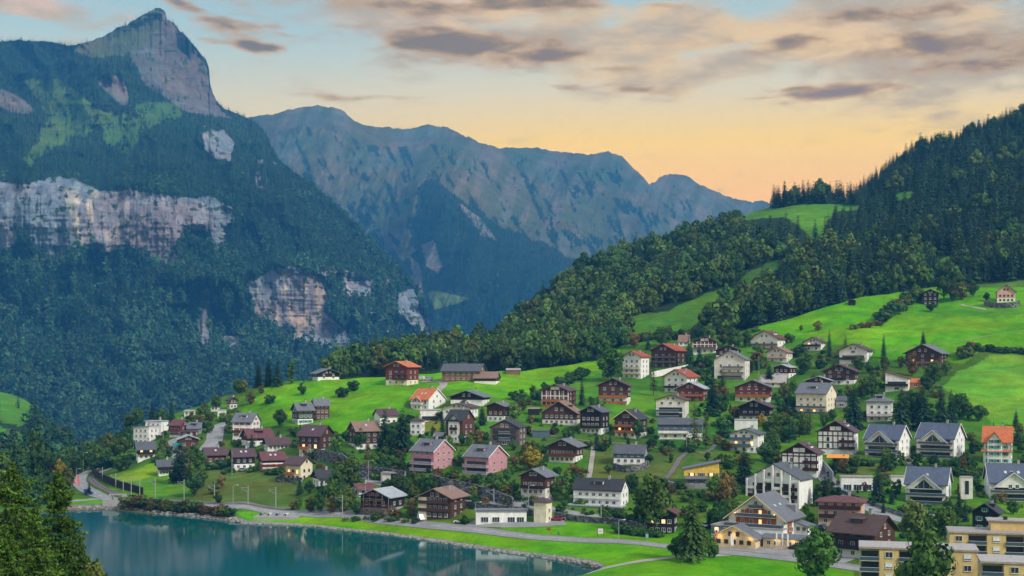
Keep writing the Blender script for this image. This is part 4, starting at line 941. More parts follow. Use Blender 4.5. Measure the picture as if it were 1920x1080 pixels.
    if timber:
        m = MB(); n = max(4, int(w/2)); tq = q+.05
        for i in range(n+1):
            x = x0+w*i/n; m.box(x-.2, x+.2, y0-tq-.06, y0-.01, min(bf*fh, ze-2), ze, 0)
        for f in range(nf+1):
            z = z0+f*fh
            if z <= ze+.1 and z >= min(bf*fh, ze-2)-.1: m.box(x0, x1, y0-tq-.05, y0-.02, z-.22, z+.2, 0)
        m.build('timber_frame', wm(timber), root)
        if roof == 'front':
            m = MB(); tq = .1; m.prism([(x0-.05, ze-.1), (x1+.05, ze-.1), (cx, ze+rise)], y0-tq, y0+.3, 'y'); m.build('gable_boards', wm(timber), root)
            m = MB(); m.box(cx-2.3, cx-.1, y0-.18, y0-.11, ze+.5, ze+2.1); m.box(cx+.1, cx+2.3, y0-.18, y0-.11, ze+.5, ze+2.1); m.build('shutter', wm('white'), root)
    if cross:
        # a gable facing the front that breaks through the eaves: (centre, width, eave height, pitch, projection, glazed)
        cc, cw, ce, cp, pr, gl = cross; ce = ze+ce if ce < 3 else ce; xa, xb = cx+cc*w-cw/2, cx+cc*w+cw/2; r2 = math.tan(R(cp))*cw/2; m = MB(); yb = cy
        lo_ = ce-.25 if gl is not None and pr > 1 else (-found if pr > .3 else ze-.6); m.prism([(xa, lo_), (xb, lo_), (xb, ce), ((xa+xb)/2, ce+r2), (xa, ce)], y0-pr-q, yb, 'y'); m.build('front_gable', wm(uc if bc == uc or pr < .3 else bc), root)
        gable_roof(root, xa, xb, y0-pr-q, yb, ce, r2, 'y', .55, rm(rc), th=.22, trim=tm, ovg=.8)
        xm = (xa+xb)/2
        if gl:
            m = MB(); s_ = .60; m.prism([(xm-cw/2*s_, ce+.05), (xm+cw/2*s_, ce+.05), (xm, ce+.05+r2*s_*1.15)], y0-pr-q-.06, y0-pr-q+.1, 'y', 0)
            for t in (-.33, 0, .33): m.box(xm+t*cw*s_*.9-.05, xm+t*cw*s_*.9+.05, y0-pr-q-.10, y0-pr-q-.07, ce+.05, ce+.05+r2*s_*1.15*(1-abs(t)*1.8), 1)
            m.build('gable_window', [M_glass, M_frame], root)
        else:
            for zz_ in [ce+.2]+([f_*fh+1.5 for f_ in range(nf) if f_*fh+2.6 < ce] if .3 < pr <= 1 else []):
                for dx in (-1.15, 1.15): put(win_mesh(1.0, 1.2, ws, False, shut), 'window', root, (xm+dx, y0-pr-q, zz_))
    return ro, ze, rise

HOUSES = []; BLOCKED = []
GRP_H = 'houses of the village on the slope'
def house(short, label, x0, x1, yt, yb, yaw=0, ratio=.9, name='chalet', cat='house', roof='front', pitch=24, ov=1.0, hs=1.0, group=GRP_H, extra=None, xtra=0, **kw):
    pc = (x0+x1)/2; g = ground(pc, yb-1); Y = g[1]; s = Y/F; Wm = (x1-x0)*s; Hm = (yb-yt)*s*hs; th = abs(R(yaw))
    if roof == 'side' and ratio >= .6: ratio *= 1.35; pitch = max(pitch, 31)
    if roof in ('front', 'side'): ov *= 1.2
    kw['ov'] = ov; ovw = ov*2.0
    w = max(4, (Wm-ovw*math.cos(th))/(math.cos(th)+ratio*math.sin(th))); d = w*ratio
    span = w if roof == 'front' else d
    if roof in ('flat',): ze = Hm-.4
    elif roof in ('shedl', 'shedr'): ze = Hm-math.tan(R(pitch))*w-.3
    else:
        ze = Hm-math.tan(R(pitch))*span/2-.3
        if ze < 2.5: ze = 2.5; pitch = math.degrees(math.atan(max(.15, (Hm-2.8)/(span/2))))
    # nearest corner sits on the ground line at the base
    near_ext = w/2*math.sin(th)+d/2*math.cos(th)
    fwd = near_ext*.85; c = np.array([g[0], g[1]])*(1+fwd/g[1])
    root = empty(name, (c[0], c[1], g[2]), R(yaw)); tag(root, label, cat, group)
    volume(root, -w/2, w/2, -d/2, d/2, ze, roof=roof, pitch=pitch, **kw)
    if extra: extra(root, w, d, ze)
    HOUSES.append((short, pc, (yt+yb)/2, x0, x1, yt, yb)); BLOCKED.append((x0, x1, yt, yb))
    return root, w, d, ze
h = house
W = dict
ter = dict(roof='side', pitch=36, rc='blue', bc='white', uc='white', trim='white', ov=.7, balc=(), loggia=(0, 1, 2), bdep=1.7, blc='white', bglass=True, win=3, ratio=.75, fh=2.8)
# left cluster
h('stepped white house', 'white house with two stepped light metal roofs at the left end of the village', 250, 298, 799, 834, -25, roof='shedl', pitch=5, rc='lightgrey', bc='white', uc='white', ov=.5, win=3, lit=0, ratio=.8,
  extra=lambda r, w, d, ze: volume(r, -w/2+1, w/2+1.5, d/2+.2, d/2+6, ze+3, roof='flat', rc='lightgrey', bc='white', uc='white', ov=.4, chim=True, sidewin=0))
h('slate roofed chalet at the left end', 'dark timber chalet with slate roof and white ground floor below the stepped white house', 247, 298, 830, 863, 20, roof='side', pitch=27, rc='slate', bc='white', uc='darkwood', bf=1, balc=(1,), blc='darkwood', ov=1.1, lit=1)
h('low plum shed', 'low wooden shed with a plum roof behind the red shuttered chalet', 275, 309, 799, 811, -10, roof='side', pitch=24, rc='plum', bc='wood', uc='wood', ov=.6, name='shed', cat='shed', win=2, sidewin=1, chim=False)
h('red timber chalet', 'red timber chalet over a white floor with rust roof and red shutters', 316, 358, 788, 820, -25, roof='side', pitch=24, rc='maroon', bc='white', uc='redwood', bf=1, shut='redwood', balc=(1,), blc='redwood', ov=.9)
h('grey dormer house', 'low house with grey roof and long dormer beside the red timber chalet', 347, 382, 794, 816, 10, roof='side', pitch=26, rc='grey', bc='greywall', uc='greywall', ov=.5, dormer=1)
h('plum lean-to', 'small brown building with plum roof below the grey dormer house', 341, 372, 807, 820, 0, roof='side', pitch=26, rc='plum', bc='brick', uc='brick', ov=.5, name='annex', cat='annex', chim=False, win=2)
h('turquoise balcony house', 'brown shingled house with a turquoise balcony and pale grey roof', 326, 378, 817, 840, 18, roof='front', pitch=20, rc='lightgrey', bc='brick', uc='wood', ov=.9, win=2,
  extra=lambda r, w, d, ze: balcony(r, -w/2-3, -w/2+2, -d/2, 1.2, 1.6, 'turq'))
h('grey eaves house by the road bend', 'white and brown house with grey dormer roof and red shutters beside the rising road', 436, 488, 776, 822, -12, roof='side', pitch=36, rc='grey', bc='white', uc='white', ov=.7, shut='red', win=3, sky=2, dormer=1, balc=(1,), bspan=(.02, .42), blc='wood', ratio=.75)
h('small dark chalet on the knoll', 'small dark brown chalet with a bright gable on the knoll above the rising road', 423, 447, 746, 768, 35, roof='front', pitch=32, rc='dark', bc='offwhite', uc='wood', ov=.7, win=2)
h('little white knoll house', 'little white flat house in the trees below the small knoll chalet', 409, 423, 769, 783, 0, roof='flat', rc='lightgrey', bc='white', uc='white', ov=.2, win=1, sidewin=1, chim=False)
h('white house in the trees', 'white walled house half hidden by trees at the end of the knoll', 397, 411, 758, 772, 0, roof='side', pitch=20, rc='grey', bc='white', uc='white', ov=.4, win=2, chim=False)
h('pale roofed shed', 'low shed with a pale pinkish roof among bushes at the far left', 346, 367, 772, 781, 0, roof='side', pitch=18, rc='terr', bc='offwhite', uc='offwhite', ov=.4, win=2, name='shed', cat='shed', chim=False)
h('hilltop farmhouse on the crest', 'low dark farmhouse with grey roof and white chimney on the crest of the meadow', 580, 642, 692, 713, 25, roof='front', pitch=20, rc='grey', bc='white', uc='darkwood', bf=1, ov=1.4, fh=1.6, win=2, ratio=.8)
h('double grey roofed farmhouse', 'dark timber farmhouse with two grey roofs and white base on the bright meadow', 543, 592, 757, 797, 28, roof='side', pitch=34, rc='grey', bc='white', uc='wood', ov=1.0, dormer=1, shut='turq', ratio=.8)
h('grey gabled wing', 'taller grey roofed wing standing behind the double roofed farmhouse', 580, 622, 749, 788, 22, roof='side', pitch=36, rc='grey', bc='brick', uc='brick', ov=.8, name='farmhouse_wing', cat='house', ratio=.8)
h('long plum roofed house', 'brown chalet with long plum roof and skylight left of the white barn roofed house', 447, 518, 806, 838, 28, roof='side', pitch=27, rc='maroon', bc='white', uc='wood', ov=1.0, dormer=1, ratio=.7)
h('dark gabled glasshouse chalet', 'low chalet with brown roof and glazed white lower floor below the long plum roofed house', 489, 548, 822, 846, 22, roof='side', pitch=25, rc='plum', bc='white', uc='darkwood', ov=1.0, win=5, ratio=.6)
h('big brown chalet above the wall', 'large brown timber chalet with white base and plum roof above the stone wall', 558, 628, 799, 854, -22, roof='side', pitch=34, rc='plum', bc='white', uc='wood', bf=1, lit=1, balc=(1,), bspan=(.0, .45), blc='orangewood', ov=1.1, ratio=.8, sky=1)
h('red windowed chalet', 'red brown timber chalet with plum roof left of two dark skylight chalets', 374, 431, 841, 869, 22, roof='side', pitch=28, rc='plum', bc='redwood', uc='redwood', ov=1.0, sky=1, ratio=.7)
h('dark skylight chalet', 'dark timber chalet with two skylights in its plum roof beside the red windowed chalet', 425, 484, 843, 882, 22, roof='side', pitch=30, rc='plum', bc='white', uc='darkwood', ov=1.0, sky=2, ratio=.75)
h('geranium terrace chalet', 'dark chalet with brown skylight roof and a terrace full of red geraniums', 478, 541, 849, 880, 22, roof='side', pitch=28, rc='maroon', bc='white', uc='wood', ov=1.0, sky=2, ratio=.7,
  extra=lambda r, w, d, ze: balcony(r, -w/2-2, w/2+.5, -d/2-1.0, 1.1, 1.8, 'redwood', flowers=True))
h('cream house with orange balconies', 'cream rendered house with orange wooden balconies and plum roof above the dry meadow', 532, 590, 858, 903, -28, roof='side', pitch=26, rc='plum', bc='cream', uc='cream', ov=1.1, ws='b', balc=(1,), bspan=(.0, .55), blc='orangewood', ratio=.8, lit=1)
h('black gabled chalet', 'nearly black gabled chalet half hidden by bushes right of the cream house', 580, 633, 883, 912, 25, roof='side', pitch=30, rc='dark', bc='white', uc='darkwood', ov=1.1, win=3)
h('white shed house by the trees', 'low white house with maroon doors and two plum roofs above the scaffolded house', 652, 708, 909, 931, 30, roof='side', pitch=26, rc='maroon', bc='white', uc='white', ov=.9, ws='b', win=2, name='garage_house')
h('balcony chalet above the railway', 'small dark chalet with a balcony all round and white arched ground floor above the railway', 287, 331, 864, 893, 20, roof='side', pitch=22, rc='slate', bc='white', uc='darkwood', balc=(1,), blc='darkwood', bdep=1.5, ov=1.3, ratio=.8, win=4)
h('brown chalet behind the round bush', 'dark brown chalet with mossy brown roof and skylight behind the round dark tree', 648, 717, 792, 844, 25, roof='side', pitch=32, rc='tan', bc='white', uc='wood', ov=1.0, sky=1, bf=1, fh=2.6, ratio=.75)
# centre
h('red farmhouse with yellow base', 'tall dark red farmhouse with orange roof over a yellow base on the bright meadow', 720, 788, 678, 723, -25, roof='front', pitch=22, rc='orange', bc='cream', uc='redwood', bf=1, balc=(1, 2), bspan=(.45, .98), blc='wood', ov=1.1, win=3, ratio=.95)
h('big barn', 'long timber barn with a wide grey metal roof on the meadow crest', 825, 914, 683, 716, -14, roof='side', pitch=30, rc='slate', bc='tanwood', uc='tanwood', ov=1.0, name='barn', cat='barn', chim=False, win=6, ratio=.55, sidewin=1)
h('barn annex', 'low barn annex with a rusty pink roof and white base right of the big barn', 886, 940, 698, 721, -12, roof='side', pitch=18, rc='tan', bc='white', uc='wood', bf=1, fh=1.6, ov=.8, name='barn_annex', cat='barn', chim=False, win=0, sidewin=0, ratio=.6)
h('meadow shed', 'small low wooden shed on the meadow in front of the grove', 948, 977, 694, 703, 0, roof='side', pitch=14, rc='terr', bc='tanwood', uc='tanwood', ov=.4, name='shed', cat='shed', chim=False, win=0, sidewin=0)
h('white house with orange roof', 'white house with a bright orange tiled cross gabled roof below the barn', 769, 837, 730, 770, -35, roof='side', pitch=36, rc='orange', bc='white', uc='white', trim='white', ov=.6, cross=(-.1, 5.0, -.8, 38, .6, False), balc=(1,), bspan=(.05, .7), blc='white', sky=2, ratio=.9, win=4)
h('black gabled white house', 'white house with a wide black gable and grey roof right of the orange roofed house', 840, 923, 733, 762, -14, roof='front', pitch=19, rc='grey', bc='white', uc='darkwood', bf=1, fh=3.0, ov=1.2, win=1, ratio=.8)
h('low white house', 'low white house with flat pitched grey roof below the black gabled house', 826, 901, 757, 790, -18, roof='front', pitch=14, rc='plum', bc='white', uc='white', ov=1.0, win=4, ratio=.8)
h('white garage box', 'white flat garage with a dark open front left of the dark roofed brick villa', 788, 827, 769, 790, 0, roof='flat', rc='terr', bc='white', uc='white', ov=.2, name='garage', cat='garage', chim=False, win=0, sidewin=0,
  extra=lambda r, w, d, ze: put(win_mesh(w*.8, 1.9, 'b'), 'garage_door', r, (0, -d/2, 1.2)))
h('brown house with white base', 'brown boarded house with white lower floor and grey roof right of the brick villa', 909, 963, 755, 792, -25, roof='front', pitch=20, rc='grey', bc='white', uc='wood', bf=1, ov=1.0, win=3, ratio=.9)
h('white house behind the spruces', 'white house with grey roof and balcony behind the pair of tall spruces', 697, 750, 768, 797, 25, roof='side', pitch=24, rc='plum', bc='white', uc='white', balc=(1,), blc='offwhite', ov=.9, ratio=.7)
h('small white hipped house', 'small white house with lilac grey hipped roof right of the tall spruces', 767, 799, 784, 817, -15, roof='hip', pitch=26, rc='plum', bc='white', uc='white', ov=.7, win=2, ratio=.9)
h('dark roofed brick villa', 'tall red brown villa with black cross gabled roof and white base', 833, 892, 770, 830, -28, roof='side', pitch=38, rc='dark', bc='white', uc='brick', bf=1, ov=.8, cross=(0, 5.5, -.3, 42, .35, False), balc=(2,), bspan=(.3, .7), blc='darkwood', ratio=.9, win=2)
h('modern timber house', 'modern grey brown timber house with wide glazed openings and asymmetric roof', 917, 989, 788, 838, -18, roof='front', pitch=26, rc='dark', bc='greywood', uc='greywood', ov=.4, win=1, loggia=(1, 2), blc='glazed', bglass=True, bspan=(.3, .7), bdep=.5, ratio=.8, chim=False)
h('white pillared chalet', 'chalet with white pillars, orange balconies and plum roof at the edge of the meadow', 1012, 1084, 722, 764, -20, roof='front', pitch=22, rc='plum', bc='white', uc='brick', bf=0, balc=(0, 1), blc='orangewood', ov=.9, timber='white', ratio=.9, gwin=False)
h('large many windowed chalet', 'large brown chalet with rows of small lit looking windows and brown cross roof', 1012, 1095, 753, 798, -15, roof='front', pitch=32, rc='tan', bc='offwhite', uc='wood', bf=1, fh=2.5, win=6, ov=.9, dormer=2, ratio=.7)
h('dark chalet with white base', 'very dark timber chalet on a white base right of the large brown chalet', 1084, 1146, 762, 815, -25, roof='front', pitch=26, rc='slate', bc='white', uc='darkwood', bf=1, win=4, balc=(1,), blc='darkwood', ov=.8, ratio=1.0)
h('left pink apartment house', 'left one of the two pink apartment houses, with lilac balconies and grey roof', 769, 853, 826, 884, -35, roof='side', pitch=33, rc='grey', bc='pink', uc='pink', trim='white', ov=.6, loggia=(0, 1), blc='lilac', bspan=(.0, 1.0), bdep=1.6, dormer=1, sky=1, win=2, sidewin=3, ratio=.85, fh=2.7)
h('right pink apartment house', 'right one of the two pink apartment houses, standing lower above the retaining wall', 868, 954, 837, 890, -35, roof='side', pitch=33, rc='grey', bc='pink', uc='pink', trim='white', ov=.6, loggia=(0, 1), blc='lilac', bspan=(.0, 1.0), bdep=1.6, dormer=1, sky=1, win=2, sidewin=2, ratio=.8, fh=2.7)
h('red and white chalet above the steps', 'chalet with red balcony boards over a white base left of the long stone steps', 1022, 1100, 824, 869, -20, roof='front', pitch=24, rc='grey', bc='white', uc='wood', bf=1, win=5, balc=(1,), blc='redwood', ov=1.3, ratio=.85)
h('tall dark chalet with grey roof', 'tall dark chalet with grey roof above white floors and open garages by the road', 971, 1046, 880, 945, -25, roof='front', pitch=26, rc='grey', bc='offwhite', uc='wood', bf=2, win=4, balc=(2, 3), blc='darkwood', ov=1.0, ratio=.9)
h('carport roof', 'small open carport with a dark flat roof left of the large brown chalet', 989, 1012, 766, 779, 0, roof='flat', rc='terr', bc='darkwood', uc='darkwood', ov=.2, name='carport', cat='carport', chim=False, win=0, sidewin=0)
h('dark double garage', 'dark flat roofed garage under bushes right of the modern timber house', 997, 1031, 808, 822, 0, roof='flat', rc='slate', bc='glazed', uc='glazed', ov=.2, name='garage', cat='garage', chim=False, win=0, sidewin=0)
h('plum shed beside the brick villa', 'small plum coloured shed left of the tall brick villa', 813, 835, 812, 829, -10, roof='side', pitch=20, rc='terr', bc='maroon', uc='maroon', ov=.4, name='shed', cat='shed', chim=False, win=1)
def scaff(r, w, d, ze):
    sc = empty('scaffold', (0, 0, 0)); sc.parent = r
    for i in range(6):
        x = -w/2-.6+i*(w+1.2)/5; m = MB(); m.tube([(x, -d/2-1.6, -3), (x, -d/2-1.6, ze+1.5*(1-abs(x)/w*1.6))], .07, 5); m.build('pole', M_metal, sc)
    for k in range(4):
        m = MB(); hw = w/2+.6-(0 if k < 2 else (k-1)*1.9); m.box(-hw, hw, -d/2-1.9, -d/2-.5, 1.4+k*1.9, 1.5+k*1.9); m.box(-hw, hw, -d/2-1.95, -d/2-1.9, 2.0+k*1.9, 2.3+k*1.9); m.build('plank', wm('redwood' if k % 2 else 'tanwood'), sc)
h('scaffolded house', 'house under construction wrapped in scaffolding with grey metal roof and red side wall', 672, 763, 918, 967, -28, roof='front', pitch=22, rc='lightgrey', bc='concrete', uc='darkwood', bf=1, ov=1.0, win=3, ratio=.8, chim=False, extra=scaff)
h('big brown lakeside chalet', 'big brown timber chalet with cream corner and tan roof beside the lake road', 780, 879, 917, 975, -24, roof='front', pitch=24, rc='tan', bc='wood', uc='wood', ov=1.1, win=5, ratio=.95, balc=(1, 2), bspan=(.0, .95), bdep=.8, blc='wood', lit=0,
  extra=lambda r, w, d, ze: (lambda m: (m.box(-w/2-.25, -w/2+w*.24, -d/2-.28, -d/2+2, -2, ze-.2), m.build('cream_corner', wm('cream'), r)))(MB()))
# right of centre
h('orange balcony chalet', 'brown chalet with orange balcony boards and white base on the upper meadow edge', 1116, 1189, 710, 757, -12, roof='front', pitch=24, rc='plum', bc='white', uc='wood', bf=1, balc=(0, 1), blc='orangewood', ov=1.2, win=3, ratio=.85, fh=2.9)
h('white chalet with red tiled roof', 'white gabled chalet with a bright red tiled roof slope above the red timber house', 1241, 1313, 693, 738, -32, roof='front', pitch=28, rc='red', bc='white', uc='white', ov=1.1, balc=(1,), blc='darkwood', sky=1, ratio=1.0, win=3)
h('red timber house with grey roof', 'red brown timber house with pale grey roof just below the white chalet with red tiles', 1263, 1333, 717, 754, -20, roof='front', pitch=24, rc='lightgrey', bc='redwood', uc='redwood', ov=1.1, win=3, balc=(1,), blc='orangewood', ratio=.9)
h('blue glazed house', 'white house with blue glazed balconies and dark low roof above the larches', 1225, 1297, 741, 784, -15, roof='front', pitch=18, rc='plum', bc='offwhite', uc='offwhite', loggia=(0, 1), blc='blueglass', bglass=True, bspan=(.02, .8), ov=.7, ratio=.9, lit=1)
h('chalet with glowing gable', 'dark chalet with a glowing yellow lit gable edge and orange balcony', 1148, 1218, 769, 823, -28, roof='front', pitch=34, rc='dark', bc='white', uc='wood', bf=1, trim='sand', balc=(1, 2), blc='orangewood', ov=.9, ratio=1.0, lit=1, win=3, fh=2.6)
h('black and white long house', 'long low house with black upper floor and white lower floor left of the larches', 1229, 1322, 786, 825, -8, roof='side', pitch=24, rc='slate', bc='white', uc='glazed', bf=1, win=4, shut=None, ov=.6, ratio=.55, balc=(1,), bspan=(.0, .7), blc='white')
h('wide red chalet with grey roof', 'wide red brown chalet with grey roof and orange balcony below the big cream house', 1370, 1456, 713, 755, -14, roof='front', pitch=22, rc='grey', bc='white', uc='redwood', bf=1, balc=(1,), blc='orangewood', ov=1.2, sky=1, ratio=.8, win=4)
h('dark chalet over the white garage', 'dark chalet with wide plum roof above a white retaining wall and carport', 1378, 1458, 751, 791, -20, roof='front', pitch=22, rc='plum', bc='white', uc='darkwood', bf=1, balc=(1,), blc='darkwood', ov=1.4, ratio=.9, win=4)
h('white garage wall', 'plain white garage block built into the slope below the dark chalet', 1374, 1424, 788, 810, -10, roof='flat', rc='terr', bc='white', uc='white', ov=.1, name='garage', cat='garage', chim=False, win=0, sidewin=0)
h('white balcony house', 'white three storey house with full width balconies and dark roof near the diagonal steps', 1363, 1438, 805, 850, -24, roof='front', pitch=18, rc='slate', bc='white', uc='white', balc=(1, 2), blc='glazed', bspan=(.0, .75), ov=.8, lit=1, ratio=.85, win=3)
h('black house on the dry meadow', 'black boarded house with white base and grey roof in the middle of the dry meadow', 1146, 1219, 836, 872, -14, roof='side', pitch=25, rc='slate', bc='white', uc='glazed', bf=1, ws='w', win=4, ov=.6, ratio=.6, fh=2.5)
h('yellow house', 'bright yellow house with blue shutters and a one sided roof on the dry slope', 1277, 1354, 866, 912, -8, roof='shedl', pitch=12, rc='grey', bc='greywall', uc='yellow', bf=1, ov=.7, shut='blueglass', balc=(1,), bspan=(.02, .7), blc='greywall', win=3, ratio=.7, lit=1, chim=False)
def hotel_base(r, w, d, ze):
    volume(r, -w/2-1.6, w/2+1, -d/2-3.2, d/2, .2, roof='flat', rc='lightgrey', bc='greywall', uc='greywall', ov=.2, chim=False, win=0, sidewin=0, z0=-3.2, found=3)
    for i in range(4): put(win_mesh(w/4-.8, 2.0, 'g'), 'garage_door', r, (-w/2+(i+.5)*w/4, -d/2-3.2, -1.7))
h('long white guest house', 'long white two storey guest house with black roof above a row of grey garages', 1072, 1181, 901, 952, -24, roof='side', pitch=42, rc='dark', bc='white', uc='white', ov=.4, win=6, dormer=1, ratio=.42, balc=(0, 1), blc='white', bdep=.5, name='guest_house', extra=hotel_base, shut=None)
h('big cream house', 'big cream apartment house with wide grey roof and blue glazed balconies', 1335, 1410, 658, 713, -22, roof='front', pitch=28, rc='grey', bc='offwhite', uc='offwhite', ov=.7, balc=(1, 2), loggia=(0,), blc='blueglass', bglass=True, bspan=(.3, .95), ratio=.7, lit=0, fh=3.2, win=3)
h('white house with red roof', 'white terraced house with balconies and red tiled roof left in the upper village', 1164, 1221, 659, 711, -30, roof='front', pitch=26, rc='red', bc='white', uc='white', ov=.9, balc=(1, 2), blc='offwhite', ratio=1.0, win=3)
h('red roofed dark chalet', 'large chalet with dark balconies, white side wall and bright red tiled roof', 1217, 1291, 645, 690, -32, roof='front', pitch=26, rc='red', bc='wood', uc='wood', ov=.9, balc=(1, 2), blc='greywood', ratio=1.0, win=3)
h('red roof in the trees', 'house of which only the red roof shows among the trees below the clearing', 1167, 1202, 614, 630, -10, roof='side', pitch=28, rc='red', bc='offwhite', uc='offwhite', ov=.5, win=2, chim=False)
h('steep pink roof house', 'house with a steep pinkish red roof partly hidden by trees', 1269, 1297, 629, 650, -15, roof='side', pitch=45, rc='tan', bc='white', uc='white', ov=.4, win=2)
h('twin gabled white chalet', 'white and brown chalet with plum roof and dark balcony, highest of the middle pair', 1294, 1351, 631, 664, -12, roof='front', pitch=24, rc='plum', bc='white', uc='brick', bf=1, balc=(1,), blc='greywood', ov=1.0, ratio=.8, timber='white', gwin=False)
h('second gabled white chalet', 'white chalet with maroon centre gable right behind the big cream house', 1337, 1395, 648, 676, -12, roof='front', pitch=22, rc='plum', bc='white', uc='maroon', bf=1, ov=1.0, ratio=.8)
h('large white chalet by the meadow', 'large white chalet with grey balcony bands and plum dormer roof beside the upper meadow', 1402, 1479, 620, 657, -28, roof='front', pitch=28, rc='maroon', bc='white', uc='white', ov=1.1, balc=(0, 1), blc='greywood', dormer=1, ratio=.95, win=3)
h('peach chalet', 'small peach white chalet with an orange edged roof and pinkish blinds', 1434, 1490, 651, 681, -30, roof='front', pitch=26, rc='tan', bc='offwhite', uc='offwhite', trim='tanwood', ov=.8, balc=(1,), blc='palepink', ratio=.9, win=2)
h('white chalet under the meadow', 'small white chalet with brown roof and a warm lit ground floor at the meadow foot', 1503, 1553, 633, 659, -28, roof='front', pitch=26, rc='plum', bc='white', uc='white', ov=.9, balc=(1,), blc='darkwood', lit=2, ratio=1.0, win=2)
h('white panelled chalet', 'white chalet with dark recessed centre and broad plum roof between two slim spruces', 1568, 1643, 645, 684, -28, roof='front', pitch=24, rc='plum', bc='white', uc='white', ov=1.0, loggia=(1,), balc=(), blc='darkwood', bspan=(.0, .9), win=1, ratio=.9)
h('green grey roofed house', 'white and maroon house with low green grey roof right of the big cream house', 1448, 1496, 684, 710, -35, roof='front', pitch=18, rc='lightgrey', bc='white', uc='maroon', bf=1, ov=.7, ratio=1.1)
h('small cream house', 'small cream house with flat pale roof and dark balcony behind the dark spruce', 1421, 1481, 704, 727, -15, roof='side', pitch=16, rc='terr', bc='cream', uc='cream', ov=.7, balc=(1,), blc='darkwood', ratio=.7)
h('broad brown chalet', 'broad brown chalet with a black balcony under a wide plum roof', 1536, 1618, 684, 723, -22, roof='front', pitch=22, rc='plum', bc='white', uc='wood', bf=1, balc=(1,), bspan=(.25, .7), blc='black', ov=1.3, ratio=.9)
h('grey roofed house with red scaffold', 'low house with pale grey roof and red boards above the cream apartment house', 1505, 1569, 706, 728, -20, roof='front', pitch=18, rc='lightgrey', bc='offwhite', uc='maroon', bf=1, ov=.8, ratio=.8, win=2)
h('cream apartment house', 'cream apartment house with grey roof, glass balconies and warm lit rooms', 1488, 1573, 720, 777, -32, roof='side', pitch=32, rc='grey', bc='cream', uc='cream', ov=.6, balc=(0, 1), blc='offwhite', bglass=True, lit=1, dormer=1, sky=2, win=4, sidewin=3, ratio=.7)
h('grey garage annex', 'grey flat annex on the right of the cream apartment house', 1564, 1590, 744, 766, -10, roof='side', pitch=12, rc='slate', bc='greywall', uc='greywall', ov=.2, name='annex', cat='annex', chim=False, win=1, sidewin=0)
h('modern white house with maroon roof', 'modern white house with slanted maroon roof and an orange hut beside it', 1656, 1711, 698, 735, -22, roof='shedr', pitch=16, rc='maroon', bc='white', uc='white', ov=.5, loggia=(1,), blc='darkwood', win=1, ratio=.8, chim=False)
h('orange hut', 'small orange wooden hut right of the modern white house', 1704, 1727, 711, 729, -10, roof='side', pitch=20, rc='orange', bc='orangewood', uc='orangewood', ov=.3, name='hut', cat='hut', chim=False, win=1)
h('white hipped villa', 'white villa with grey hipped roof and dark dormer between the big spruces', 1618, 1681, 742, 792, -18, roof='hip', pitch=28, rc='grey', bc='offwhite', uc='white', ov=1.0, balc=(1,), blc='offwhite', dormer=1, ratio=.9, win=3)
h('brown chalet with metal roof', 'rustic brown chalet with grey metal roof and lean-to at the top of the right meadow', 1690, 1785, 646, 692, -30, roof='front', pitch=26, rc='grey', bc='tanwood', uc='wood', bf=1, balc=(1,), blc='tanwood', bglass=False, ov=1.3, ratio=1.0, lit=1, win=3)
h('dark farmhouse on the meadow', 'dark weathered farmhouse beside a hedge high on the right meadow', 1722, 1767, 543, 573, -18, roof='front', pitch=24, rc='plum', bc='darkwood', uc='darkwood', ov=1.2, win=3, ratio=1.0)
h('pale pink farmhouse', 'pale pink farmhouse with grey roof on a stone terrace at the far right', 1864, 1907, 534, 568, -15, roof='front', pitch=38, rc='grey', bc='white', uc='palepink', bf=1, ov=.8, cross=None, win=4, ratio=.8, ws='b')
h('forest edge hut', 'tiny dark hut at the forest edge behind the meadow crest', 1588, 1607, 561, 574, -20, roof='front', pitch=24, rc='grey', bc='darkwood', uc='darkwood', ov=.5, name='hut', cat='hut', chim=False, win=0, sidewin=0)
h('upper half timbered house', 'upper one of the two maroon and white half timbered apartment houses', 1527, 1616, 790, 855, -24, roof='front', pitch=30, rc='plum', bc='white', uc='white', timber='maroon', ov=.8, balc=(1, 2), bspan=(.62, 1.05), bdep=1.2, blc='maroon', win=0, ratio=.8, gwin=False, dormer=1)
h('lower half timbered house', 'lower one of the two maroon and white half timbered apartment houses, nearer the lake', 1459, 1549, 831, 896, -24, roof='front', pitch=30, rc='plum', bc='white', uc='white', timber='maroon', ov=.8, balc=(1, 2), bspan=(.62, 1.05), bdep=1.2, blc='maroon', win=0, ratio=.8, gwin=False, dormer=1)
h('left upper blue roofed terrace house', 'white terrace house with blue slate roof, the one with a warm lit entrance', 1616, 1713, 799, 862, -34, cross=(-.04, 11.5, -1.6, 39, 1.3, True), sky=0, lit=1, **ter)
h('right upper blue roofed terrace house', 'white terrace house with blue slate roof left of the red roofed half timbered villa', 1712, 1816, 796, 860, -34, cross=(-.04, 11.5, -1.6, 39, 1.3, True), lit=0, **ter)
h('lower blue roofed terrace house', 'white terrace house with blue slate roof above the turquoise shuttered chalet', 1688, 1794, 880, 946, -24, cross=(-.04, 11.5, -1.6, 39, 1.3, True), sky=1, lit=1, **ter)
h('far right blue roofed house', 'white terrace house with blue slate roof and brown lit balcony cut by the right edge', 1840, 1948, 873, 940, -12, cross=(0.0, 13, -1.6, 37, 1.3, False), sky=3, lit=1, **ter)
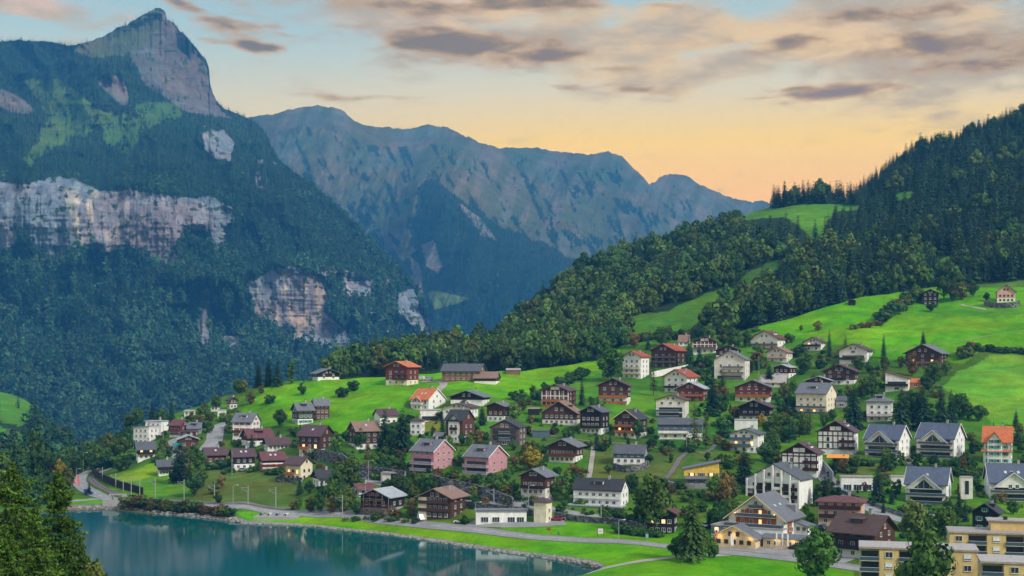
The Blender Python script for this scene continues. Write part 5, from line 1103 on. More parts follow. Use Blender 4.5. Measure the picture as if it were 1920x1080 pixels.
def columns(r, w, d, ze):
    for i in range(7):
        x = -w/2+.2+i*(w-.4)/6; top = ze+math.tan(R(27))*(w/2-abs(x))-.2
        m = MB(); m.box(x-.28, x+.28, -d/2-1.35, -d/2-.01, -3, top); m.build('column', wm('white'), r)
    for f in range(1, 5):
        for i in range(6):
            if (i+f) % 3 == 0: x = -w/2+.2+(i+.5)*(w-.4)/6; m = MB(); m.box(x-w/12+.35, x+w/12-.35, -d/2-1.25, -d/2-1.1, f*2.7-2.6, f*2.7-1.6); m.build('white_panel', wm('white'), r)
def villa(r, w, d, ze):
    m = MB()
    for i in range(7): x = -w/2+i*w/6; m.box(x-.1, x+.1, -d/2-.22, -d/2-.14, 5.6, ze)
    for z in (5.7, ze-.15): m.box(-w/2, w/2, -d/2-.21, -d/2-.15, z-.12, z+.12)
    m.build('timber_frame', wm('darkwood'), r)
    m = MB(); m.prism([(-d/2-1.2, 5.1), (-d/2-.13, 5.7), (-d/2-.13, 5.85), (-d/2-1.2, 5.25)], -w/2-.8, w/2+.8, 'x'); m.build('canopy', rm('orange'), r)
h('orange roofed half timbered villa', 'tall white half timbered villa with orange tiled roof and dark green shutters', 1834, 1908, 802, 872, -22, roof='side', pitch=42, rc='orange', bc='white', uc='offwhite', bf=2, ov=.7, shut='turq', cross=(-.08, 5.6, -.2, 54, .8, False), win=3, ratio=.85, extra=villa)
h('long balcony apartment block', 'long white apartment block with maroon balcony panels and a big grey slanted roof', 1398, 1527, 872, 950, -33, roof='front', pitch=27, rc='slate', bc='white', uc='white', ov=.5, loggia=(0, 1, 2, 3), blc='maroon', bspan=(.01, .99), bdep=1.0, win=5, ratio=.6, sidewin=0, timber=None, fh=2.7, name='apartment_block', gwin=True, extra=columns)
h('pink house with hipped maroon roof', 'pale pink house with maroon hipped roof and brown balcony bands above the dark chalet', 1524, 1632, 932, 988, -20, roof='hip', pitch=18, rc='maroon', bc='palepink', uc='palepink', ov=1.2, balc=(1, 2), blc='maroon', bdep=.8, ratio=.75, win=4)
h('dark brown roofed block', 'long dark timber building with wide brown roof and dormer behind the yellow apartments', 1549, 1688, 970, 1050, -40, roof='side', pitch=27, rc='brown', bc='offwhite', uc='wood', bf=1, balc=(1, 2), blc='darkwood', ov=1.4, dormer=1, ratio=.75, win=3, sidewin=2)
h('chalet with turquoise shutters', 'dark chalet with white windows and turquoise shutters behind the yellow apartments', 1815, 1887, 945, 1000, -30, roof='front', pitch=34, rc='dark', bc='darkwood', uc='darkwood', ov=.8, shut='turq', win=2, ratio=1.0, dormer=1)
h('dark lit house behind the big tree', 'dark house with glowing windows half hidden behind the big round tree by the lawn', 1205, 1278, 948, 1003, -15, roof='front', pitch=26, rc='maroon', bc='darkwood', uc='darkwood', ov=1.0, lit=3, win=4, ratio=.8)
h('low garage building with red doors', 'long low white workshop with flat grey roof and red doors by the lake road', 889, 990, 957, 981, 0, roof='flat', rc='grey', bc='white', uc='white', ov=.5, name='workshop', cat='workshop', chim=False, win=0, sidewin=0, ratio=.35,
  extra=lambda r, w, d, ze: [put(win_mesh(2.4, 1.7, 'w', False), 'garage_door', r, (x, -d/2, 1.1)) for x in (-w*.32, -w*.1, w*.2, w*.38)])
h('white garage row', 'row of white garages with a flat cream roof beside the right hand road', 1574, 1637, 894, 921, -6, roof='flat', rc='terr', bc='white', uc='white', ov=.3, name='garage_row', cat='garage', chim=False, win=0, sidewin=0, ratio=.35,
  extra=lambda r, w, d, ze: [put(win_mesh(2.8, 2.0, 'w'), 'garage_door', r, (x, -d/2, 1.2)) for x in (-w*.3, w*.02, w*.33)])
h('small concrete garage', 'small cream garage with flat roof between the garage row and the lower blue roofed house', 1668, 1701, 893, 912, 0, roof='flat', rc='terr', bc='offwhite', uc='offwhite', ov=.2, name='garage', cat='garage', chim=False, win=0, sidewin=0, ratio=.5)
h('cream lift tower', 'slim cream stair tower with a glass strip between two blue roofed houses', 1803, 1820, 895, 937, -10, roof='flat', rc='terr', bc='offwhite', uc='offwhite', ov=.1, name='stair_tower', cat='tower', chim=False, win=0, sidewin=0, ratio=1.0,
  extra=lambda r, w, d, ze: put(win_mesh(1.1, ze*.6, 'g'), 'window', r, (0, -d/2, ze*.55)))
h('white garage under the trees', 'white garage roof showing between trees left of the turquoise shuttered chalet', 1724, 1752, 966, 984, 0, roof='flat', rc='terr', bc='white', uc='white', ov=.2, name='garage', cat='garage', chim=False, win=0, sidewin=0, ratio=.6)
h('cream tower with pyramid roof', 'small cream square tower with a maroon pyramid roof beside the lake road', 998, 1038, 933, 982, -28, roof='hip', pitch=34, rc='plum', bc='cream', uc='cream', ov=.6, name='pyramid_roof_tower', cat='tower', chim=False, win=0, sidewin=1, ratio=.95)

# hotel by the lake
def hotel():
    g = ground(1438, 1026); r = empty('hotel', (g[0]+1, g[1]+13, g[2]), R(-30)); tag(r, 'large white hotel with warmly lit orange wooden gable and grey roofs by the lake road', 'hotel', None)
    volume(r, -9, 9, -6, 10, 8.2, roof='front', pitch=37, rc='grey', bc='white', uc='white', ov=1.3, trim='sand', win=0, sidewin=3, gwin=False, sky=2, chim=False)
    m = MB(); m.prism([(-6.6, 5.4), (6.6, 5.4), (6.6, 8.6), (0, 8.6+6.6*math.tan(R(37))-.7), (-6.6, 8.6)], -6.12, -5.9, 'y'); m.build('timber_gable', wm('orangewood'), r)
    for z, n, ww in ((6.7, 4, .9), (9.6, 4, .9), (12.3, 1, .9)):
        for i in range(n): put(win_mesh(ww, 1.9, 'w', (i+n) % 3 == 0), 'window', r, ((i-(n-1)/2)*2.9, -6.12, z))
    balcony(r, -6.6, 6.6, -6.1, 8.5, 1.1, 'greywall', True); balcony(r, -9.5, 9, -6.1, 5.5, 2.4, 'greywall', True); balcony(r, -2.2, 2.2, -6.1, 11.2, .8, 'greywall', True)
    volume(r, -14, -7.5, -8.2, 3, 5.2, roof='flat', rc='terr', bc='white', uc='glazed', bf=1, fh=2.6, ov=.2, chim=False, win=2, sidewin=0, lit=2)
    volume(r, -7.4, 10, -9.5, -5.9, 5.1, roof='flat', rc='terr', bc='white', uc='white', ov=.1, chim=False, win=0, sidewin=0)
    volume(r, -10.5, 3.5, -16, -9.6, 2.9, roof='front', pitch=26, rc='grey', bc='sand', uc='sand', ov=.9, trim='sand', chim=False, win=5, sidewin=0, lit=1, ws='b', flowers=False)
    volume(r, 4.5, 17, -12, -6, 2.9, roof='side', pitch=18, rc='grey', bc='sand', uc='sand', ov=.6, chim=False, win=5, sidewin=2, lit=1)
    m = MB(); m.box(9.0, 9.22, -2.5, 1.2, 1.2, 7.6); m.build('wood_panel', wm('orangewood'), r); put(win_mesh(1.5, 1.3), 'window', r, (9.2, -.6, 4.6), R(90))
    volume(r, 9.05, 13.5, 4, 10, 5.0, roof='shedr', pitch=16, rc='grey', bc='white', uc='white', ov=.5, chim=False, win=2, sidewin=2)
    volume(r, 5.2, 8.6, 6.5, 9.6, 11.2, roof='flat', rc='terr', bc='greywall', uc='greywall', ov=.1, chim=False, win=0, sidewin=0)
    for i, (x, y, z) in enumerate(((-6.5, -7.4, 9.6), (6.5, -7.4, 9.6), (-8, -16.9, 3.0), (-3.5, -17, 3.6), (2, -16.9, 3.0), (9, -12.9, 2.4), (14, -12.9, 2.4), (-12, -8.9, 4.0))):
        L = bpy.data.lights.new('lamp', 'POINT'); L.energy = 28; L.color = (1, .6, .22); L.shadow_soft_size = .3; lo = bpy.data.objects.new('eaves_lamp', L); COL.objects.link(lo); lo.parent = r; lo.location = (x, y, z)
    HOUSES.append(('hotel', 1434, 980, 1350, 1518, 928, 1028)); BLOCKED.append((1350, 1518, 928, 1028))
    for i, (x, y, z, a, b) in enumerate(((-12.8, -8.25, 6.3, .5, .9), (8.4, -9.0, 3.2, .4, .6))): pass
hotel()

# yellow apartment blocks, front right
def block(label, short, px, py, Yd, w, d, nf, yaw, bays, pent=False, hgt=None):
    p = P(px, py, Yd); gz = p[2]
    r = empty('apartment_block', (p[0], p[1], gz), R(yaw)); tag(r, label, 'apartment block', 'yellow apartment blocks at the lower right'); fh = 2.8; ze = nf*fh+.3
    m = MB(); m.box(-w/2, w/2, -d/2+1.5, d/2, -3, ze); m.build('wall', wm('ochre'), r)
    m = MB(); m.box(-w/2-.35, w/2+.35, -d/2-.3, d/2+.35, ze, ze+.45); m.build('roof', rm('terr'), r)
    n = len(bays); bw = w/n
    for i, b in enumerate(bays):
        x0 = -w/2+i*bw; xc = x0+bw/2
        if b == 'w':
            m = MB(); m.box(x0, x0+bw, -d/2, -d/2+1.5, -3, ze); m.build('bay_wall', wm('ochre'), r)
            for f in range(nf): o = put(win_mesh(1.7, 1.35, 'w'), 'window', r, (xc, -d/2, f*fh+1.6)); 
            for f in range(nf):
                if (f+i) % 3 != 1: m = MB(); m.box(xc-.85, xc+.85, -d/2-.1, -d/2-.065, f*fh+1.2, f*fh+2.25); m.build('blind', wm('white'), r)
        else:
            for f in range(nf):
                put(win_mesh(bw-.8, 2.0, 'g', False), 'window', r, (xc, -d/2+1.5, f*fh+1.2)); balcony(r, x0+.05, x0+bw-.05, -d/2+1.5, f*fh+.05, 1.9, 'glazed', True, h=.95)
    for f in range(nf):
        for yy in (-d/2+3.5, d/2-3):
            put(win_mesh(1.3, 1.3, 'w'), 'window', r, (w/2, yy, f*fh+1.6), R(90)); m = MB(); m.box(w/2+.02, w/2+.1, yy-1.5, yy+1.5, f*fh+.95, f*fh+2.3); m.build('panel', wm('orangeochre'), r)
            put(win_mesh(1.3, 1.3, 'w'), 'window', r, (-w/2, yy, f*fh+1.6), R(-90))
    if pent:
        m = MB(); m.box(-w*.12, w*.42, -d*.1, d*.45, ze+.45, ze+3.1); m.build('penthouse', wm('ochre'), r); m = MB(); m.box(-w*.15, w*.45, -d*.14, d*.48, ze+3.1, ze+3.4); m.build('penthouse_roof', rm('terr'), r)
        m = MB(); m.box(-.1, 1, 0, 1, ze+3.4, ze+4.3); m.build('roof_vent', M_dark, r)
    s = F/Yd; HOUSES.append((short, px, py-ze*s/2, px-w/2*s, px+w/2*s, py-ze*s, py)); BLOCKED.append((px-w/2*s, px+w/2*s, py-ze*s, py))
block('long yellow flat roofed apartment block split by a big tree in front', 'long yellow block behind the big tree', 1720, 1108, 362, 29, 12, 4, -14, 'bwbbww')
block('rear yellow apartment block with a penthouse on its flat roof', 'rear yellow block with penthouse', 1882, 1092, 392, 30, 12, 5, -14, 'wbwbwb', pent=True)
block('nearest yellow flat roofed block cut by the lower right corner', 'nearest yellow block in the corner', 1918, 1140, 338, 20, 12, 4, -14, 'bwbw')

# orange awning by the half timbered house
g = ground(1571, 874); r = empty('awning', tuple(g), R(-15)); tag(r, 'bright orange awning stretched over a terrace beside the upper half timbered house', 'awning')
m = MB(); m.prism([(-2.2, 3.4), (2.4, 4.5), (2.4, 4.62), (-2.2, 3.52)], -4.4, 4.4, 'x'); m.build('canopy', M_awn, r)
for x in (-4, 4): m = MB(); m.tube([(x, -2, -1), (x, -2, 3.5)], .08); m.build('post', M_metal, r)
for x in (-4, 4): m = MB(); m.tube([(x, 2.2, -1), (x, 2.2, 4.4)], .08); m.build('post', M_metal, r)

# ================================================================== ROADS, WALLS
def smooth_line(pts, step=2.5):
    P3 = [ground(x, y) for x, y in pts]; out = []
    n = len(P3)
    for i in range(n-1):
        p0, p1, p2, p3 = P3[max(i-1, 0)], P3[i], P3[i+1], P3[min(i+2, n-1)]; L = np.linalg.norm(p2-p1); k = max(2, int(L/step))
        for j in range(k):
            t = j/k; out.append(.5*((2*p1)+(-p0+p2)*t+(2*p0-5*p1+4*p2-p3)*t*t+(-p0+3*p1-3*p2+p3)*t**3))
    out.append(P3[-1]); return np.array(out)
def normals(L):
    d = np.gradient(L[:, :2], axis=0); d /= np.linalg.norm(d, axis=1)[:, None]+1e-9; return np.c_[-d[:, 1], d[:, 0]]
def ribbon(name, pts, w, mt, lift=.10, kind='structure', kerb=False, lines=None):
    L = smooth_line(pts); N_ = normals(L); V = []; us = np.linspace(-.5, .5, 7)
    for p, n in zip(L, N_):
        for u in us:
            x, y = p[0]+n[0]*u*w, p[1]+n[1]*u*w; V.append((x, y, near.zat(x, y)+lift))
    k = 7; idx = np.arange(len(L)*k).reshape(-1, k); q = np.stack([idx[:-1, :-1], idx[:-1, 1:], idx[1:, 1:], idx[1:, :-1]], -1).reshape(-1, 4)
    o = link_mesh(name, np_mesh(name, V, q, mt, None, True)); tag(o, kind=kind)
    if kerb:
        m = MB()
        for s in (-1, 1):
            for i in range(len(L)-1):
                a, b = L[i], L[i+1]; na, nb = N_[i], N_[i+1]; pts_ = []
                for (p, n) in ((a, na), (b, nb)):
                    for off in (w/2, w/2+.25): x, y = p[0]+n[0]*s*off, p[1]+n[1]*s*off; z = near.zat(x, y); pts_ += [(x, y, z-.1), (x, y, z+lift+.14)]
                m.add(pts_, [(0, 1, 3, 2), (1, 5, 7, 3), (0, 4, 5, 1), (2, 3, 7, 6), (4, 6, 7, 5)])
        tag(m.build('kerb', M_conc), kind='structure')
    if lines:
        V = []; c = 0; fs = []
        for i in range(0, len(L)-1):
            if i % 4 > 1: continue
            for j in (i, i+1):
                p, n = L[j], N_[j]
                for u in (-.09, .09): x, y = p[0]+n[0]*(u+lines), p[1]+n[1]*(u+lines); V.append((x, y, near.zat(x, y)+lift+.03))
            fs.append((c, c+1, c+3, c+2)); c += 4
        tag(link_mesh('road_marking', np_mesh('road_marking', V, np.array(fs), M_trim)), kind='structure')
    return L, N_
M_asph = mat('asphalt', (.30, .295, .30), .9, vscale=.8, kind='road'); M_path = mat('pale_path', (.38, .35, .30), .95, kind='road'); M_dirt = mat('brown_path', (.24, .17, .10), .95, kind='road'); M_ball = mat('ballast', (.15, .12, .10), .95, var=.35, vscale=4)
M_stone = mat('dry_stone', (.155, .155, .165), .95, var=.3, vscale=.8, kind='stone')
RD, RN = ribbon('lake_road', [(196, 872), (160, 888), (148, 902), (158, 916), (190, 931), (245, 942), (330, 946), (430, 951), (480, 955), (600, 964), (700, 974), (800, 985), (960, 1003), (1100, 1014), (1250, 1025), (1350, 1035), (1480, 1048), (1600, 1065), (1800, 1094)], 6.0, M_asph, kerb=True, lines=.01)
RL_, RLN = ribbon('railway_track', [(210, 878), (178, 890), (172, 900), (190, 914), (240, 932), (330, 939), (430, 944), (480, 947), (560, 953)], 3.6, M_ball, .14)
m = MB()
for s in (-.75, .75):
    for i in range(len(RL_)-1):
        pp = []
        for p, n in ((RL_[i], RLN[i]), (RL_[i+1], RLN[i+1])):
            for o_ in (-.05, .05): x, y = p[0]+n[0]*(s+o_), p[1]+n[1]*(s+o_); pp += [(x, y, near.zat(x, y)+.1), (x, y, near.zat(x, y)+.36)]
        m.add(pp, [(1, 5, 7, 3), (0, 4, 5, 1), (2, 3, 7, 6)])
tag(m.build('rails', M_metal), kind='structure')
ribbon('village_road', [(430, 792), (412, 799), (404, 812), (400, 828), (386, 845)], 8.5, M_asph)
ribbon('village_lane', [(352, 872), (338, 858), (326, 845), (318, 832), (330, 824)], 5.5, M_asph)
ribbon('upper_lane', [(655, 893), (690, 901), (730, 910), (765, 918)], 5, M_asph)
ribbon('slope_road', [(868, 934), (905, 939), (975, 946), (1030, 954), (1100, 967), (1190, 980), (1240, 990)], 6, M_asph)
ribbon('hill_road', [(1540, 885), (1566, 915), (1588, 933), (1622, 950), (1660, 966), (1702, 979), (1740, 985)], 6, M_asph, kerb=True)
ribbon('hotel_forecourt', [(1335, 1020), (1380, 1027), (1440, 1034), (1530, 1042), (1600, 1050)], 15, M_asph, .08)
ribbon('workshop_forecourt', [(880, 981), (940, 984), (1000, 984), (1060, 980)], 7, M_asph, .08)
ribbon('stone_steps', [(1113, 835), (1110, 860), (1104, 897)], 2.0, M_path, .3)
ribbon('diagonal_steps', [(1290, 845), (1268, 872), (1244, 903)], 2.0, mat('grey_path', (.17, .15, .14), .95, kind='road'), .3)
ribbon('upper_steps', [(1364, 810), (1342, 834), (1322, 852)], 2.0, MATS['grey_path'], .3)
ribbon('field_path', [(1048, 820), (1120, 829), (1200, 835), (1290, 845), (1322, 852)], 1.7, M_dirt, .15)
ribbon('garden_path', [(1030, 816), (1048, 820)], 1.7, M_dirt, .15)
ribbon('lake_footpath', [(1060, 1088), (1120, 1069), (1180, 1056), (1250, 1047), (1320, 1042), (1372, 1040)], 3.0, M_path, .1)
ribbon('barn_road', [(790, 715), (822, 716), (832, 720), (824, 730), (812, 741)], 4.5, M_path, .2)
ribbon('meadow_track', [(1655, 661), (1690, 656), (1740, 648), (1790, 643), (1835, 633), (1930, 618)], 1.1, mat('grassy_path', (.20, .27, .09), .95, kind='road'), .12)
ribbon('farm_track', [(1803, 571), (1830, 577), (1848, 581)], 2.2, M_path, .15); ribbon('farm_track', [(1848, 581), (1880, 585), (1930, 590)], 1.0, MATS['grassy_path'], .12)
ribbon('winding_path', [(1697, 838), (1696, 852), (1706, 866), (1708, 878)], 3.0, MATS['grey_path'], .2)
ribbon('shore_path', [(118, 941), (160, 938), (200, 936), (222, 938)], 5, M_asph)
ribbon('clearing_track', [(1180, 628), (1225, 630), (1262, 620)], 1.5, M_path, .15) if False else None

def wall(name, label, pts, h, mt=None, th=.7, cat='wall', cap=True, lift=0, group=None):
    L = smooth_line(pts, 4); N_ = normals(L); m = MB()
    r = empty(name, tuple(L[len(L)//2])); tag(r, label, cat, group); off = L[len(L)//2]
    for i in range(len(L)-1):
        pp = []; cc = []
        for p, n in ((L[i], N_[i]), (L[i+1], N_[i+1])):
            p = p-off; hh = h if not isinstance(h, tuple) else h[0]+(h[1]-h[0])*i/len(L)
            for o_ in (-th/2, th/2): pp += [(p[0]+n[0]*o_, p[1]+n[1]*o_, p[2]-2+lift), (p[0]+n[0]*o_, p[1]+n[1]*o_, p[2]+hh)]
        m.add(pp, [(0, 1, 3, 2), (1, 5, 7, 3), (0, 4, 5, 1), (2, 3, 7, 6), (4, 6, 7, 5)])
    m.build('stonework' if mt is None else 'wall_face', mt or M_stone, r); return r
wall('retaining_wall', 'tall dark stone retaining wall with an underpass between the cream house and the pink houses', [(590, 862), (640, 874), (668, 893), (705, 899), (760, 908)], 5.2)
wall('retaining_wall', 'long curving dark stone wall below the two pink apartment houses', [(806, 918), (840, 925), (880, 930), (930, 941), (962, 951)], (6.0, 3.0))
wall('retaining_wall', 'low dark stone wall carrying the slope road behind the workshop', [(872, 952), (910, 956), (960, 962), (1000, 968)], 2.4)
wall('retaining_wall', 'stone wall along the road below the white guest house', [(1040, 972), (1100, 980), (1160, 985), (1197, 990)], 2.2)
wall('retaining_wall', 'short curved stone wall under the black house on the dry meadow', [(1150, 880), (1175, 886), (1200, 883), (1216, 876)], 2.6)
wall('retaining_wall', 'stone terrace wall around the pale pink farmhouse', [(1846, 572), (1860, 577), (1900, 577), (1912, 572)], 3.2)
wall('retaining_wall', 'grey stone base wall in front of the yellow house', [(1240, 905), (1280, 914), (1350, 913)], 1.4, M_conc)
wall('retaining_wall', 'low stone edge beside the right hand road', [(1580, 925), (1620, 941), (1660, 957), (1700, 970)], 1.3)
wall('retaining_wall', 'small stone wall in front of the cream house with orange balconies', [(518, 903), (545, 905), (566, 905)], 2.2)
wall('noise_barrier', 'dark wooden barrier beside the railway bend at the far left', [(173, 884), (178, 893), (200, 905), (235, 918), (268, 928)], 3.2, wm('darkwood'), .3, cat='fence')
wall('boundary_wall', 'white concrete wall by the white terraced house in the upper village', [(1222, 708), (1260, 700), (1290, 694)], 3.2, wm('white'), .5)
wall('boundary_wall', 'pale wall curving down from the lower half timbered house', [(1541, 880), (1552, 892), (1562, 905)], 4.0, wm('greywall'), .5)
g = ground(738, 904); r = empty('underpass', (g[0], g[1]-1.2, g[2]), R(-15)); tag(r, 'concrete underpass opening in the stone retaining wall', 'underpass')
m = MB(); m.box(-4.6, 4.6, -1.5, 1.5, 3.6, 4.2); m.box(-4.8, -4.2, -1.5, 1.5, -1, 3.6); m.box(4.2, 4.8, -1.5, 1.5, -1, 3.6); m.build('portal', M_conc, r)
m = MB(); m.box(-.8, 4.2, -.4, -.2, -1, 3.6); m.build('opening', mat('dark_opening', (.01, .01, .012), .9), r); m = MB(); m.box(-4.2, -.8, -1.0, -.2, -1, 3.6); m.build('side_wall', wm('offwhite'), r)  # near-black panel stands in for the shade inside the underpass
# boat landing and weir
g = ground(522, 972); r = empty('boat_landing', tuple(g), R(-8)); tag(r, 'grey concrete boat landing with stacked boats on the lake shore', 'landing')
m = MB(); m.box(-9, 8, -3, 3, -1.5, .9); m.box(-8, 6, -1.5, 2.5, .9, 1.2); m.build('platform', M_conc, r)
for i, x in enumerate((-6.5, -3.4, -.2, 3.2)):
    b = MB(); n = 9; hull = []
    for k in range(n):
        t = k/(n-1); ww = 1.0*math.sin(math.pi*(.08+.92*t))**.6*(1 if t < .6 else 1); yy = -2.4+4.8*t
        hull += [(x-ww*.55, yy*.55, 1.25), (x-ww*.9, yy*.6, 1.9+.15*abs(t-.5)), (x+ww*.9, yy*.6, 1.9+.15*abs(t-.5)), (x+ww*.55, yy*.55, 1.25)]
    b.add(hull, [(k*4+j, k*4+j+1, k*4+5+j, k*4+4+j) for k in range(n-1) for j in range(3)]+[(k*4+3, k*4, k*4+4, k*4+7) for k in range(n-1)])
    off = [(a-g_, b_, c) for (a, b_, c), g_ in zip(b.v, [x]*len(b.v))]; b.v = off
    o = b.build('rowing_boat', wm('offwhite') if i % 2 else wm('greywall')); zz = R(-8); o.location = (g[0]+x*math.cos(zz), g[1]+x*math.sin(zz), g[2]); o.rotation_euler = (0, 0, zz)
    tag(o, ['pale grey upturned boat at the left end of the landing', 'white boat second from the left on the landing', 'grey boat third from the left on the landing', 'white boat at the right end of the landing'][i], 'boat', 'boats on the landing')
g = ground(226, 946); r = empty('weir', tuple(g)); tag(r, 'small concrete weir where water enters the lake at the far left', 'weir')
m = MB(); m.box(-7, 6, -1.5, 4, -2, 1.6); m.box(-3, 2, -2.2, -1.5, -2, .4); m.build('sill', M_conc, r); m = MB(); m.box(-4.5, -3.6, -1, 2.5, 1.6, 4.0); m.box(1.0, 1.9, -1, 2.5, 1.6, 4.0); m.box(-4.6, 2.0, -.6, .6, 4.0, 4.4); m.build('gate_frame', M_conc, r)
# shore rocks
L = [(x, y) for x, y in SHORE if 130 <= x <= 1128 and y < 1064]; pts_ = []
for (a, b), (c, d) in zip(L[:-1], L[1:]):
    n = int(math.hypot(c-a, d-b)*1.1)
    for i in range(n): t = random.random(); pts_.append((a+(c-a)*t, b+(d-b)*t-random.uniform(-.8, 4.2)))
rk = [];
for s_ in range(3):
    rs_ = np.random.RandomState(s_); a = rnd_unit(1)
    ph = (1+5**.5)/2; ic = np.array([(-1, ph, 0), (1, ph, 0), (-1, -ph, 0), (1, -ph, 0), (0, -1, ph), (0, 1, ph), (0, -1, -ph), (0, 1, -ph), (ph, 0, -1), (ph, 0, 1), (-ph, 0, -1), (-ph, 0, 1)])*.5
    tri = np.array([(0, 11, 5), (0, 5, 1), (0, 1, 7), (0, 7, 10), (0, 10, 11), (1, 5, 9), (5, 11, 4), (11, 10, 2), (10, 7, 6), (7, 1, 8), (3, 9, 4), (3, 4, 2), (3, 2, 6), (3, 6, 8), (3, 8, 9), (4, 9, 5), (2, 4, 11), (6, 2, 10), (8, 6, 7), (9, 8, 1)])
    rk.append(np_mesh('rock', ic*rs_.uniform(.6, 1.3, (12, 1))*np.array([1.2, .9, .6]), tri, [mat('shore_rock', (.30, .28, .26), .95, var=.4, vscale=.4)]))
pw = [ground(x, y) for x, y in pts_]; n = len(pw)
scatter_obj('shore_rocks', [(p[0], p[1], max(p[2], .05)) for p in pw], np.random.uniform(.35, 1.0, n)**1.3, np.random.uniform(0, 6.28, n), np.random.randint(0, 3, n), rk)

